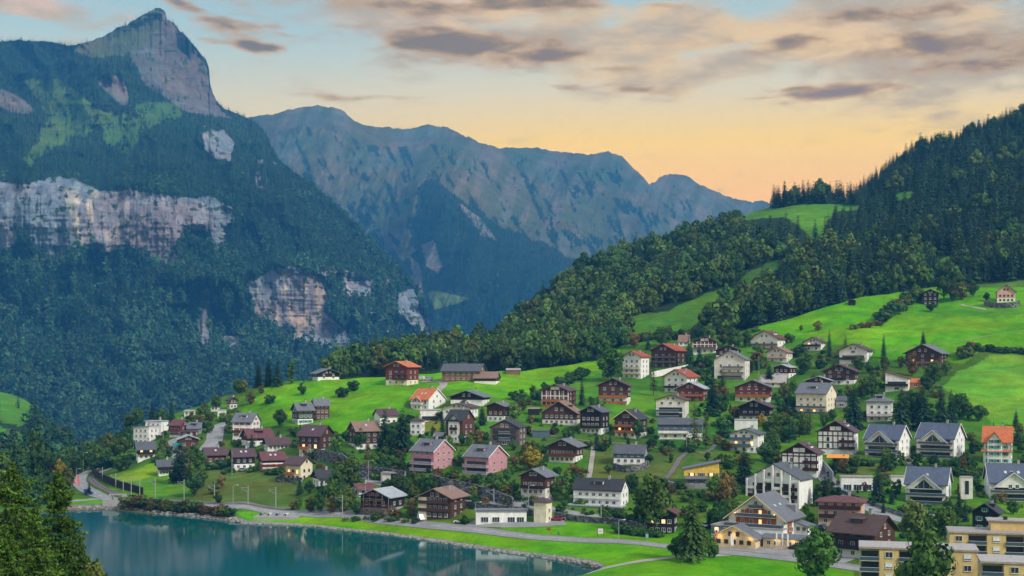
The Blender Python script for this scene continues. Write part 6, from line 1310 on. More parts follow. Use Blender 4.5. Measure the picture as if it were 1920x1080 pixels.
# ================================================================== TREES OF THE VILLAGE
DESC = dict(spruce='dark spruce', slim='slim dark spruce', larch='feathery pale green larch', broad='round green leafy tree', dark='dark leafy tree', olive='light olive green tree', autumn='tree turning yellow', rust='reddish brown leafed tree', poplar='narrow dark leafy tree', column='small columnar bush', lawn='olive green spruce', bush='dark green bush', obush='olive brown bush')
VT = [(484, 724, 46, 'spruce'), (503, 724, 54, 'spruce'), (520, 723, 50, 'spruce', 1.2), (546, 719, 44, 'poplar', 1.4), (570, 718, 20, 'slim'), (566, 741, 24, 'dark'), (525, 800, 34, 'dark'), (663, 731, 18, 'bush'), (641, 745, 20, 'bush'), (506, 757, 18, 'bush'),
 (457, 735, 24, 'olive'), (446, 738, 28, 'broad'), (470, 758, 26, 'rust', 1.3), (490, 738, 16, 'rust', 1.3), (405, 770, 30, 'broad'), (385, 775, 24, 'broad'), (440, 785, 20, 'bush'), (420, 790, 18, 'bush'), (432, 805, 26, 'broad'), (396, 790, 18, 'olive'), (375, 785, 24, 'broad'), (360, 790, 20, 'olive'), (393, 812, 24, 'broad'), (303, 800, 34, 'broad'), (322, 790, 40, 'spruce'), (285, 795, 40, 'spruce', 1.2), (258, 800, 36, 'broad'), (240, 805, 30, 'broad'), (303, 868, 22, 'broad'),
 (337, 902, 76, 'spruce', 1.3), (356, 906, 66, 'larch', 1.3), (372, 884, 46, 'broad'), (326, 905, 30, 'dark'), (350, 900, 24, 'dark'), (472, 846, 34, 'spruce', 1.2), (563, 818, 28, 'slim', 1.5), (633, 845, 34, 'broad', 1.1), (622, 858, 22, 'dark'), (590, 860, 18, 'bush'), (575, 856, 14, 'obush'), (652, 918, 62, 'broad', 1.2), (630, 925, 44, 'broad'), (640, 935, 40, 'dark'), (562, 927, 30, 'spruce', 1.5), (580, 927, 28, 'dark'), (603, 928, 30, 'spruce', 1.4), (622, 940, 40, 'broad'), (655, 950, 40, 'olive'), (640, 960, 44, 'broad'), (620, 962, 34, 'rust'), (600, 960, 36, 'broad'), (582, 960, 30, 'olive'), (560, 957, 26, 'broad'), (548, 956, 18, 'rust'), (668, 966, 30, 'dark'), (600, 945, 30, 'dark'), (415, 880, 20, 'bush'), (380, 912, 34, 'broad'), (365, 930, 46, 'dark'), (415, 915, 28, 'rust'), (402, 925, 22, 'obush'), (408, 945, 24, 'dark'),
 (740, 930, 40, 'broad'), (758, 935, 44, 'dark'), (778, 930, 46, 'broad', 1.2), (796, 932, 40, 'dark'), (812, 925, 34, 'broad'), (722, 925, 26, 'dark'), (770, 968, 36, 'rust'), (775, 945, 36, 'olive'), (745, 972, 18, 'obush'), (715, 972, 24, 'larch', 1.3), (735, 972, 26, 'rust'), (705, 975, 16, 'bush'), (872, 982, 18, 'bush'), (888, 935, 26, 'olive'), (905, 930, 24, 'broad'),
 (721, 838, 74, 'spruce', 1.15), (754, 848, 86, 'spruce', 1.35), (726, 850, 30, 'poplar', 1.8), (740, 840, 50, 'dark'), (676, 842, 40, 'dark'), (690, 850, 20, 'rust'), (830, 810, 40, 'slim', 1.3), (904, 797, 38, 'spruce', 1.2), (964, 790, 36, 'broad'), (958, 802, 22, 'rust'), (982, 770, 24, 'olive'), (1091, 760, 56, 'slim'), (1110, 764, 22, 'column', 1.4), (1122, 763, 20, 'bush'), (811, 817, 22, 'spruce'), (865, 834, 26, 'dark'), (897, 834, 30, 'rust'), (880, 836, 24, 'broad'), (843, 835, 20, 'broad'), (995, 882, 46, 'autumn', 1.2), (1008, 855, 26, 'broad'), (962, 845, 22, 'dark'), (985, 850, 20, 'rust'), (975, 822, 18, 'olive'), (950, 905, 28, 'dark'), (940, 925, 34, 'broad'), (965, 925, 28, 'dark'), (1005, 935, 36, 'broad'), (1024, 938, 34, 'autumn', .8), (1042, 940, 38, 'dark'), (1060, 940, 32, 'broad'), (1050, 925, 26, 'rust'), (790, 850, 14, 'bush'), (660, 875, 22, 'bush'), (700, 870, 24, 'broad'), (688, 862, 16, 'rust'), (850, 895, 16, 'bush'), (895, 905, 18, 'bush'), (930, 905, 18, 'obush'), (1080, 900, 14, 'bush'), (870, 770, 22, 'dark'), (1000, 745, 24, 'broad'), (1020, 733, 18, 'dark'), (1045, 722, 18, 'broad'), (1065, 715, 20, 'dark'), (1085, 710, 22, 'dark'),
 (1146, 714, 62, 'broad', 1.15), (1150, 655, 62, 'dark', 1.2), (1128, 672, 50, 'broad'), (1112, 675, 46, 'spruce', 1.2), (1172, 650, 36, 'broad'), (1190, 652, 30, 'rust'), (1225, 742, 70, 'larch', .8), (1335, 778, 66, 'spruce', 1.3), (1302, 845, 102, 'larch', .8), (1324, 842, 74, 'larch', .9), (1355, 733, 48, 'larch', 1.3), (1119, 845, 42, 'spruce'), (1196, 826, 42, 'dark', .8), (1178, 838, 22, 'spruce', 1.3), (1172, 824, 16, 'column'), (1435, 866, 38, 'dark', 1.2), (1450, 822, 50, 'broad', 1.1), (1470, 815, 40, 'broad'), (1428, 800, 26, 'autumn', .8), (1396, 908, 72, 'spruce', 1.3), (1412, 840, 26, 'broad'), (1225, 1000, 112, 'broad', .95), (1206, 985, 50, 'dark'), (1248, 985, 60, 'broad'), (1187, 922, 32, 'dark'), (1258, 868, 20, 'poplar', 1.6), (1141, 887, 18, 'dark', 1.3), (1217, 868, 18, 'dark', 1.4), (1249, 855, 18, 'rust', 1.3), (1360, 945, 64, 'rust', .9), (1345, 995, 56, 'dark'), (1365, 975, 44, 'broad'), (1330, 990, 40, 'spruce'), (1378, 935, 34, 'olive'), (1340, 930, 44, 'broad'), (1297, 1052, 122, 'lawn', 1.25), (1314, 1048, 60, 'broad', .9), (1267, 1046, 42, 'broad'), (1330, 1046, 46, 'broad'), (1282, 1048, 50, 'dark'), (1340, 1046, 26, 'dark'),
 (1292, 688, 60, 'spruce', .9), (1312, 684, 46, 'slim', 1.3), (1330, 690, 26, 'broad'), (1508, 699, 42, 'broad', 1.1), (1442, 724, 46, 'spruce', 1.2), (1424, 695, 26, 'broad'), (1555, 668, 52, 'slim'), (1585, 660, 36, 'larch', 1.3), (1657, 672, 50, 'slim'), (1731, 650, 32, 'spruce'), (1612, 695, 28, 'broad', 1.3), (1628, 700, 22, 'dark'), (1660, 722, 52, 'larch', 1.2), (1646, 705, 24, 'spruce'), (1710, 706, 48, 'rust', .8), (1752, 720, 44, 'broad', 1.2), (1775, 705, 30, 'broad'), (1690, 690, 24, 'rust'), (1735, 730, 30, 'dark'), (1722, 680, 20, 'obush'), (1377, 655, 42, 'broad', 1.1), (1355, 648, 36, 'olive'), (1398, 652, 34, 'broad'), (1330, 640, 34, 'broad'), (1310, 632, 30, 'dark'), (1420, 645, 20, 'bush'), (1500, 668, 20, 'bush'), (1480, 640, 16, 'bush'), (1540, 690, 18, 'bush'), (1563, 700, 20, 'broad'), (1525, 720, 20, 'olive'), (1570, 755, 20, 'bush'), (1488, 740, 30, 'broad'), (1470, 750, 34, 'olive'), (1240, 650, 38, 'broad'), (1215, 655, 30, 'spruce'), (1255, 640, 30, 'olive'), (1205, 690, 30, 'broad'), (1420, 665, 24, 'dark'), (1408, 700, 26, 'broad'),
 (1601, 804, 88, 'spruce', 1.3), (1635, 748, 46, 'broad'), (1622, 742, 36, 'olive'), (1690, 806, 84, 'spruce', 1.4), (1712, 800, 70, 'dark', .8), (1730, 806, 84, 'spruce', 1.45), (1765, 794, 76, 'spruce', 1.1), (1783, 790, 62, 'spruce', 1.1), (1800, 788, 52, 'broad'), (1816, 788, 34, 'dark', 1.2), (1836, 790, 32, 'dark', 1.3), (1518, 815, 64, 'larch', 1.2), (1499, 820, 50, 'broad'), (1480, 830, 46, 'dark'), (1462, 812, 34, 'broad'), (1448, 835, 34, 'broad'), (1545, 800, 30, 'broad'), (1560, 790, 24, 'dark'), (1905, 800, 34, 'spruce', 1.1), (1863, 808, 20, 'slim', 1.4), (1646, 940, 68, 'spruce', 1.35), (1672, 945, 34, 'slim', 1.6), (1680, 935, 38, 'column', 1.2), (1547, 948, 58, 'spruce', 1.2), (1530, 948, 44, 'spruce', 1.2), (1608, 925, 16, 'slim', 1.5), (1622, 922, 20, 'rust'), (1662, 868, 30, 'broad'), (1676, 878, 30, 'column', 1.2), (1690, 872, 28, 'column', 1.2), (1660, 885, 30, 'dark'), (1720, 878, 34, 'column', 1.6), (1736, 882, 22, 'broad'), (1752, 880, 30, 'dark', 1.2), (1772, 885, 26, 'broad'), (1790, 884, 30, 'dark', 1.2), (1806, 880, 26, 'rust'), (1820, 890, 20, 'broad'), (1845, 888, 16, 'autumn'), (1870, 884, 12, 'autumn'), (1900, 880, 16, 'olive'), (1916, 850, 34, 'broad'), (1822, 850, 30, 'spruce', 1.3), (1812, 868, 24, 'dark'), (1712, 1020, 84, 'olive', .9), (1740, 1000, 44, 'broad'), (1772, 1012, 64, 'broad', 1.1), (1790, 990, 44, 'dark'), (1810, 978, 44, 'spruce'), (1798, 965, 44, 'spruce', 1.1), (1775, 955, 26, 'dark'), (1733, 1150, 158, 'broad', .95), (1533, 1104, 118, 'broad', 1.12), (1880, 945, 28, 'rust', .9), (1900, 965, 30, 'broad'), (1865, 945, 20, 'olive'), (1520, 985, 26, 'broad'), (1512, 965, 24, 'broad'), (1605, 970, 24, 'spruce', 1.4), (1655, 1010, 20, 'broad'),
 (62, 912, 104, 'dark', .9), (30, 915, 90, 'dark'), (95, 908, 60, 'dark'), (125, 884, 50, 'broad'), (112, 912, 52, 'autumn', .7), (128, 915, 42, 'olive'), (18, 905, 60, 'broad'), (-10, 920, 90, 'broad'), (167, 928, 26, 'slim', 1.6), (140, 888, 34, 'olive'), (170, 868, 42, 'broad', 1.1), (185, 872, 40, 'broad'), (200, 880, 40, 'dark'), (215, 868, 46, 'broad', 1.1), (232, 862, 44, 'broad'), (205, 850, 40, 'olive'), (225, 845, 36, 'broad'), (238, 835, 36, 'broad'), (190, 850, 34, 'broad'), (240, 852, 40, 'dark'), (222, 885, 28, 'broad'), (240, 880, 26, 'dark'),
 (1787, 566, 40, 'olive', .9), (1770, 560, 44, 'broad'), (1805, 562, 34, 'rust'), (1825, 556, 30, 'dark'), (1747, 584, 20, 'dark', 1.4), (1533, 620, 20, 'rust', 1.2), (1502, 620, 12, 'olive'), (1850, 565, 18, 'dark'), (45, 935, 60, 'dark'), (5, 940, 60, 'broad'), (75, 930, 44, 'broad'), (100, 925, 40, 'dark'), (-25, 945, 70, 'dark'), (25, 950, 44, 'olive'), (60, 950, 34, 'bush'), (90, 945, 26, 'bush'), (145, 872, 36, 'broad'), (120, 868, 40, 'dark'), (158, 862, 36, 'broad'), (1718, 560, 28, 'broad')]
ROWS = [  # hedges and bush rows: (from, to, count, height px, kinds)
 ((242, 950), (430, 968), 26, 19, ('obush', 'bush', 'obush')), ((1655, 602), (1718, 560), 13, 20, ('bush', 'obush')), ((1600, 617), (1652, 610), 5, 10, ('obush',)), ((1805, 672), (1826, 655), 5, 18, ('bush', 'obush')), ((1828, 657), (1925, 664), 16, 12, ('bush',)),
 ((1162, 1000), (1238, 1008), 12, 16, ('bush',)), ((1010, 748), (1095, 705), 10, 16, ('bush',)), ((780, 878), (900, 912), 9, 12, ('bush', 'obush')), ((730, 868), (770, 885), 5, 16, ('bush',)), ((920, 915), (1000, 945), 8, 15, ('bush', 'obush')), ((1600, 872), (1632, 874), 6, 14, ('bush',)), ((420, 888), (435, 884), 3, 12, ('bush',)), ((500, 888), (530, 890), 5, 13, ('bush',)),
 ((1420, 625), (1560, 668), 8, 9, ('bush', 'obush')), ((650, 975), (780, 980), 8, 10, ('obush', 'bush')), ((400, 880), (430, 872), 4, 14, ('bush',)), ((470, 885), (490, 880), 3, 12, ('bush',)), ((1745, 885), (1830, 895), 9, 14, ('bush', 'obush')), ((1700, 965), (1750, 975), 6, 20, ('bush',)), ((1555, 960), (1600, 935), 4, 9, ('obush',)), ((1350, 940), (1400, 960), 6, 16, ('obush', 'bush')), ((1070, 915), (1090, 948), 4, 18, ('bush',)), ((180, 880), (240, 868), 7, 18, ('bush',)), ((1175, 640), (1290, 628), 10, 16, ('bush', 'obush')), ((1290, 700), (1330, 705), 5, 12, ('bush',))]
def rel_label(desc, px, py, used, prefix=''):
    c = []
    for sh, hx_, hy_, x0, x1, yt, yb in HOUSES:
        d = math.hypot((px-hx_)/1.0, (py-yb)*1.3)
        if abs(py-yb) > 14 and abs(px-hx_) < (x1-x0)*.55: rel = 'in front of' if py > yb else 'behind'
        else: rel = 'left of' if px < hx_ else 'right of'
        c.append((d, rel, sh))
    c.sort(); opts = []
    for d, rel, sh in c[:3]: opts.append(f'{desc} {rel} the {sh}')
    a, b = c[0], c[1]; opts += [f'{desc} between the {a[2]} and the {b[2]}' for a, b in ((c[0], c[1]), (c[0], c[2]), (c[1], c[2]), (c[0], c[3]), (c[1], c[3]))]
    for ad in ('tall', 'small'): opts.append(f'{ad} {desc} {c[0][1]} the {c[0][2]}')
    for o in opts:
        if o not in used and len(o.split()) <= 16: used.add(o); return o, None
    o = f'{desc} {c[0][1]} the {c[0][2]}'; return o, o
used = set(); TPX = []
SPECIAL = {(1297, 1052): 'tall broad spruce with bare lower trunk on the lawn by the lake footpath', (1225, 1000): 'very large round green tree beside the dark lit house', (1733, 1150): 'large round tree standing in front of the long yellow block', (1533, 1104): 'largest dark green round tree right of the hotel forecourt',
 (62, 912): 'tallest dark leafy tree behind the foreground spruces at the left', (112, 912): 'small tree turning orange yellow by the red banners', (167, 928): 'tiny conifer standing alone at the road bend', (995, 882): 'yellow leafed autumn tree above the tall dark chalet', (546, 719): 'rounded green tree right of the three dark spruces on the crest',
 (484, 724): 'left one of three dark spruces on the meadow crest', (503, 724): 'middle one of three dark spruces on the meadow crest', (520, 723): 'right one of three dark spruces on the meadow crest', (1302, 845): 'tall yellow green larch by the diagonal steps, left of the pair', (1324, 842): 'shorter yellow green larch by the diagonal steps, right of the pair'}
def vtree(px, py, hp, key, wide=1.0, label=None, group=None):
    g = ground(px, py); s = hp*g[1]/F
    o = tree(key, g[0], g[1], g[2]-.3, s, wide=wide)
    cat = {'bush': 'bush', 'obush': 'bush', 'column': 'bush'}.get(key, 'tree')
    if label is None and px < 248 and py > 800:
        label = DESC[key]+' in the small wood between the road bend and the leftmost houses'; group = 'small wood at the road bend: '+DESC[key]
    if label is None: label, grp = rel_label(DESC[key], px, py, used); group = grp or ('trees of the village' if cat == 'tree' else 'bushes of the village')
    tag(o, label, cat, group); TPX.append((px, py, hp)); return o
for t in VT: vtree(*t[:4], wide=t[4] if len(t) > 4 else 1.0, label=SPECIAL.get((t[0], t[1])), group='trees of the village' if (t[0], t[1]) in SPECIAL else None)
for i, ((xa, ya), (xb, yb), n, hp, ks) in enumerate(ROWS):
    mid, _ = rel_label('x', (xa+xb)/2, (ya+yb)/2, set()); where = mid[2:]
    for j in range(n):
        t = (j+random.uniform(-.3, .3))/max(1, n-1); o = vtree(xa+(xb-xa)*t, ya+(yb-ya)*t+random.uniform(-1.5, 1.5), hp*random.uniform(.75, 1.25), ks[j % len(ks)], 1.25, 'bush in the uneven row '+where, 'bush row '+where)
# garden shrubs and small trees between the houses
rs = np.random.RandomState(42); n_s = 0
garden = [(240, 800), (300, 790), (370, 780), (440, 790), (500, 805), (640, 812), (700, 785), (770, 775), (840, 765), (990, 745), (1100, 765), (1230, 745), (1250, 690), (1400, 655), (1500, 665), (1650, 690), (1760, 730), (1780, 800), (1940, 820), (1940, 960), (1820, 960), (1700, 1020), (1560, 960), (1400, 960), (1330, 990), (1200, 985), (1060, 970), (880, 960), (640, 960), (540, 900), (400, 870), (300, 870), (240, 860)]
avoid = [[(1095, 850), (1300, 850), (1275, 905), (1100, 905)], [(1590, 915), (1700, 945), (1690, 975)], [(385, 790), (435, 790), (405, 845), (375, 845)], [(1105, 690), (1240, 705), (1225, 790), (1100, 790)]]
tries = 0
extra_pts = []
while n_s < 700 and tries < 16000:
    tries += 1; x, y = rs.uniform(200, 1940), rs.uniform(650, 1010)
    if not inpoly(x, y, garden) or any(inpoly(x, y, a) for a in avoid): continue
    if any(x0+2 < x < x1-2 and yt-2 < y < yb+1 for x0, x1, yt, yb in BLOCKED): continue
    infront = any(x0-3 < x < x1+3 and yb-2 < y < yb+10 for x0, x1, yt, yb in BLOCKED)
    hp = rs.uniform(5, 10) if infront else rs.uniform(8, 20)
    if any(abs(x-a) < 4 and abs(y-b) < 2.5 for a, b, c_ in TPX): continue
    if any(x0 < x < x1 and yt < y-hp < yb and y > yb for x0, x1, yt, yb in BLOCKED) and hp > 9: hp = 8
    key = ('bush', 'obush', 'bush', 'broad', 'dark', 'spruce', 'olive', 'bush')[rs.randint(8)]
    if key in ('broad', 'dark', 'olive', 'spruce'):
        if infront: key = 'bush'
        else: hp *= 1.45
    if n_s < 110 and not infront: vtree(x, y, hp, key, 1.2 if 'bush' in key else 1.0)
    else: extra_pts.append((x, y, hp if 'bush' in key else hp*.7)); TPX.append((x, y, hp))
    n_s += 1
pw = [ground(x, y) for x, y, h_ in extra_pts]; n = len(pw); gs = KIND['bush'][1]+KIND['obush'][1]+KIND['bush'][1][:1]
scatter_obj('garden_shrubs', [(p[0], p[1], p[2]-.2) for p in pw], [h_*p[1]/F/3.0 for p, (x, y, h_) in zip(pw, extra_pts)], np.random.uniform(0, 6.28, n), np.random.randint(0, 6, n), gs)
print('shrubs', n_s, 'tries', tries)

# ================================================================== FOREGROUND SPRUCES
def near_conifer(name, h, r, seed):
    rs = np.random.RandomState(seed); C = []; S = []; Nn = []; K = []
    tw = MB(); nl = 74
    for i in range(nl):
        t = i/(nl-1); z0 = h*(.10+.90*t); R0 = r*(1-t)**.72*(.75+.5*rs.rand())+.18; n = int(4+9*(1-t)+rs.randint(3))
        for k in range(n):
            a = rs.uniform(0, 6.283); L = R0*rs.uniform(.55, 1.12); d = np.array([math.cos(a), math.sin(a), 0]); s = np.array([-d[1], d[0], 0]); lv = rs.uniform(.7, 1.3); tilt = rs.uniform(-.05, .25)+(.45 if t > .85 else 0)
            P0 = np.array([0, 0, z0]); e = P0+d*L+np.array([0, 0, L*(tilt-.25)])
            if k % 2 == 0: tw.tube([tuple(P0), tuple(P0+d*L*.5+np.array([0, 0, L*tilt*.5])), tuple(e)], [.05, .03, .012], 3)
            m_ = max(8, int(L*34))
            u = rs.rand(m_)**.8; side = rs.uniform(-1, 1, m_)*(.20+.30*(1-u))*L*.85; hang = -np.abs(rs.normal(0, .22, m_))*(.25+.75*u)
            p = P0+d*(L*u)[:, None]+s*side[:, None]; p[:, 2] += L*(tilt*u-.25*u*u)+hang
            C.append(p); S.append(rs.uniform(.10, .24, m_)); K.append(lv*rs.uniform(.55, 1.5, m_)); Nn.append(rnd_unit(m_)*.6+s*.5)
    C = np.concatenate(C); S = np.concatenate(S); K = np.concatenate(K); Nn = np.concatenate(Nn); Nn /= np.linalg.norm(Nn, axis=1)[:, None]
    me = quad_mesh('crown', leaf_quads(C, Nn, S, .45), K[:, None]*np.ones((1, 3)), FM['fg'])
    o = tw.build('branches', M_bark); bm_ = o.data; bpy.data.objects.remove(o); return me, bm_
FGV = [near_conifer('a', 30, 6.6, 3), near_conifer('b', 30, 6.2, 9)]
tr_fg = trunk_mesh(30, .30)
FG = [(22, 868, 132, 0, 1.12, 'tall olive green foreground spruce cut by the left edge'), (108, 884, 138, 1, 1.0, 'tall foreground spruce rising in front of the lake, right of its neighbour'), (68, 945, 128, 0, .9, 'shorter foreground spruce filling the gap between the two tallest'), (-60, 900, 122, 1, 1.1, 'foreground spruce mostly outside the left edge'), (150, 1010, 130, 0, .8, 'foreground spruce leaning low over the lake behind the tallest ones'), (10, 985, 112, 1, .9, 'low foreground spruce in the bottom left corner'), (182, 1048, 118, 1, .6, 'small pointed spruce tip at the bottom edge over the lake')]
for px, py, Yd, v, sc_, lb in FG:
    x = (px-960)/F*Yd; zt = H-(py-HZ)/F*Yd; zg = hill_z(x, Yd)-.5; hh = zt-zg; s = hh/30
    r = empty('foreground_spruce', (x, Yd, zg), random.uniform(0, 6)); tag(r, lb, 'tree', 'foreground spruces'); r.scale = (s*sc_*1.02, s*sc_*1.02, s)
    for nm, me in (('crown', FGV[v][0]), ('branches', FGV[v][1]), ('trunk', tr_fg)):
        o = bpy.data.objects.new(nm, me); COL.objects.link(o); o.parent = r
x = (168-960)/F*116; zt = H-(1066-HZ)/F*116
_hh = zt-hill_z(x, 116)+.3; KIND['near_olive'] = ('broadleaf_tree', [broad_mesh('crown', FM['olive'], _hh, 3.4, .3, 60, 520, .13, seed=71)], _tb, _hh); r = tree('near_olive', x, 116, hill_z(x, 116)-.3, _hh); tag(r, 'yellowish leafy treetop at the bottom edge beside the small spruce tip', 'tree')

# ================================================================== VEHICLES, POSTS, SIGNS, PEOPLE
def car(px, py, rz, color, label, van=False, L=4.3):
    g = ground(px, py); mt = mat('car_paint_'+color, dict(white=(.75, .75, .75), red=(.4, .02, .03), darkred=(.16, .01, .02), blue=(.03, .12, .45), dark=(.03, .035, .05), silver=(.4, .42, .45), orange=(.6, .16, .03))[color], .3, .6, var=.03)
    r = empty('delivery_van' if van else 'car', (g[0], g[1], g[2]+.12), rz); tag(r, label, 'van' if van else 'car', 'parked and moving vehicles'); hb, ht = (1.1, 2.2) if van else (.85, 1.45); a = L/2
    m = MB(); m.prism([(-a, .3), (a, .3), (a, .65), (a-.15, hb-.1), (a-1.0, hb), (-a+.1, hb+.05), (-a, hb-.25)], -.88, .88, 'y'); m.build('body', mt, r)
    m = MB(); prof = [(a-1.1, hb), (a-1.6, ht), (-a+.1, ht), (-a, hb)] if van else [(a-1.2, hb), (a-1.9, ht), (-a+1.1, ht), (-a+.3, hb)]
    m.prism(prof, -.76, .76, 'y'); m.build('cabin', M_glass if not van else mt, r)
    m = MB(); x1_, x2_ = (-a+.12, a-1.65) if van else (-a+1.15, a-1.95); m.box(x1_, x2_, -.72, .72, ht, ht+.04); m.build('roof_panel', mt, r)
    if van: m = MB(); m.box(a-2.2, a-1.75, -.79, .79, hb+.2, ht-.25); m.build('side_window', M_glass, r)
    for sx in (-a+.8, a-.85):
        for sy in (-.82, .82): m = MB(); m.tube([(sx, sy-.1, .32), (sx, sy+.1, .32)], .33, 12); m.build('wheel', M_dark, r)
    for sy in (-.6, .6): m = MB(); m.box(a-.04, a+.02, sy-.16, sy+.16, .55, .72); m.build('headlight', M_trim, r)
for a in ((789, 976, R(-70), 'white', 'white van parked in front of the big brown lakeside chalet', True, 4.0), (862, 981, R(170), 'white', 'white car parked right of the big brown lakeside chalet'), (924, 977, R(175), 'darkred', 'dark red car in front of the workshop with red doors'), (907, 975, R(10), 'orange', 'orange red pickup left of the dark red car at the workshop', True, 4.4), (1043, 976, R(160), 'red', 'bright red car right of the cream tower with pyramid roof'), (1066, 975, R(150), 'silver', 'silver car on the slope road right of the bright red car'),
          (166, 927, R(20), 'blue', 'bright blue pickup at the road bend by the tiny conifer', True, 4.2), (455, 884, R(-20), 'silver', 'grey blue car below the geranium terrace'), (1531, 992, R(-80), 'dark', 'dark car left of its twin under the pink house'), (1544, 993, R(-80), 'dark', 'dark car right of its twin under the pink house'), (1357, 796, R(170), 'dark', 'dark car on the parking deck left of the white garage wall'), (1541, 680, R(10), 'white', 'white car below the white chalet under the meadow'),
          (786, 713, R(160), 'white', 'white lorry right beside the red farmhouse', True, 6.0), (803, 714, R(170), 'silver', 'white blue van in the farmyard', True, 5.2), (1322, 988, R(100), 'white', 'white car behind the lawn trees left of the hotel'), (1490, 1030, R(150), 'dark', 'dark car on the hotel forecourt')): car(*a)

def pole(px, py, hp, typ, label, group):
    g = ground(px, py); h_ = hp*g[1]/F; r = empty({'lamp': 'street_lamp', 'mast': 'railway_mast', 'pole': 'utility_pole'}[typ], tuple(g), random.choice((0, .2, -.2))); tag(r, label, {'lamp': 'street lamp', 'mast': 'mast', 'pole': 'pole'}[typ], group)
    m = MB(); m.tube([(0, 0, -.5), (0, 0, h_)], [.14, .09] if typ != 'mast' else [.2, .18], 6); m.build('post', M_metal if typ != 'pole' else M_conc, r)
    if typ == 'lamp': m = MB(); m.tube([(0, 0, h_), (.5, 0, h_+.35), (1.6, 0, h_+.4)], .06, 5); m.build('arm', M_metal, r); m = MB(); m.box(1.4, 2.2, -.15, .15, h_+.3, h_+.45); m.build('lamp_head', M_trim, r)
    if typ == 'mast':
        m = MB(); s = -1; m.tube([(0, 0, h_*.88), (s*2.8, 0, h_*.9)], .05, 4); m.tube([(0, 0, h_*.66), (s*2.6, 0, h_*.86)], .05, 4); m.tube([(s*2.6, 0, h_*.9), (s*2.6, 0, h_*.72)], .03, 4); m.build('bracket', M_metal, r)
for px, py, hp, nm in ((691, 903, 38, 'by the stone wall above the underpass'), (892, 989, 46, 'in front of the workshop'), (437, 951, 40, 'on the lake road below the geranium terrace'), (991, 952, 40, 'left of the cream tower'), (156, 884, 34, 'at the far end of the lake road'), (143, 906, 26, 'beside the red banners'), (1160, 1019, 42, 'on the lake road below the guest house'), (1287, 848, 28, 'on the corner of the field path')): pole(px, py, hp, 'lamp', 'tall grey street lamp '+nm, 'street lamps')
MA = ((192, 902, 26, 'at the railway bend, farthest left'), (217, 915, 28, 'second from the left along the railway'), (231, 921, 26, 'third from the left along the railway'), (246, 929, 33, 'fourth along the railway beside the barrier end'), (262, 930, 34, 'fifth along the railway'), (291, 934, 38, 'below the balcony chalet'), (345, 937, 38, 'below the pair of tall conifers'), (402, 940, 32, 'on the left of the dry meadow'), (465, 948, 38, 'in the middle of the dry meadow'), (517, 953, 40, 'on the right of the dry meadow'), (926, 952, 36, 'beside the slope road above the workshop'), (1127, 982, 46, 'in front of the guest house garages'), (685, 935, 24, 'beside the white shed house'), (642, 968, 40, 'on the lake road by the bushes'))
for px, py, hp, nm in MA: pole(px, py, hp, 'mast', 'grey steel railway mast '+nm, 'masts along the railway')
for px, py, hp, nm in ((354, 904, 44, 'in front of the pair of tall conifers'), (435, 892, 46, 'between the two dark skylight chalets'), (1537, 668, 36, 'right of the white chalet under the meadow'), (1423, 730, 62, 'right of the big cream house'), (480, 838, 26, 'left of the glazed chalet'), (306, 828, 30, 'right of the stepped white house')): pole(px, py, hp, 'pole', 'slim pale pole '+nm, 'utility poles')
# overhead wire
ms = [ground(px, py) + np.array([-2.6, 0, hp*ground(px, py)[1]/F*.74]) for px, py, hp, nm in MA[:10]]
m = MB(); m.tube([tuple(p) for p in ms], .03, 3); tag(m.build('overhead_wire', M_dark), 'thin overhead contact wire strung between the railway masts', 'wire')

def banner(px, py, hp, col, label, cloth=.8, name='banner_flag'):
    g = ground(px, py); h_ = hp*g[1]/F; r = empty(name, tuple(g)); tag(r, label, 'flag', 'banners and flags')
    m = MB(); m.tube([(0, 0, 0), (0, 0, h_)], .06, 6); m.build('pole', M_trim, r)
    m = MB(); n = 8; V = []
    for i in range(n+1):
        t = i/n
        for s_ in (0, 1): V.append((.08+s_*cloth*(.75+.25*t), .12*math.sin(t*5+s_), h_*(.98-.74*t)))
    V += [(x, y+.05, z) for x, y, z in V]; k = 2*(n+1)
    fs = [(2*i, 2*i+1, 2*i+3, 2*i+2) for i in range(n)]+[(k+2*i, k+2*i+2, k+2*i+3, k+2*i+1) for i in range(n)]+[(2*i, 2*i+2, k+2*i+2, k+2*i) for i in range(n)]+[(2*i+1, k+2*i+1, k+2*i+3, 2*i+3) for i in range(n)]
    m.add(V, fs); m.build('cloth', mat('cloth_'+col, dict(red=(.55, .03, .03), white=(.8, .8, .8), pink=(.7, .2, .2))[col], .8, var=.05), r)
    if col == 'red': m = MB(); zc_ = h_*.8; m.box(.3, .7, -.22, -.16, zc_-.08, zc_+.08); m.box(.42, .58, -.22, -.165, zc_-.2, zc_+.2); m.build('white_cross', M_trim, r)
for a in ((134, 913, 26, 'red', 'red banner, left of the pair at the road bend', 1.4), (144, 915, 24, 'pink', 'faded pink banner, right of the pair at the road bend', 1.4), (1341, 1024, 31, 'red', 'red and white banner standing left of the hotel entrance', .9), (1370, 1030, 30, 'white', 'white banner in front of the lit hotel wing', .9), (1455, 1030, 31, 'white', 'leftmost white flag of three before the hotel terrace', .45), (1466, 1031, 31, 'white', 'middle white flag of three before the hotel terrace', .45), (1476, 1032, 31, 'white', 'rightmost white flag of three before the hotel terrace', .45)): banner(*a)
g = ground(1126, 1006); r = empty('sign_board', tuple(g)); tag(r, 'white billboard on two dark posts standing on the lawn', 'sign')
for x in (-.95, .95): m = MB(); m.box(x-.07, x+.07, -.07, .07, 0, 2.7); m.build('post', M_dark, r)
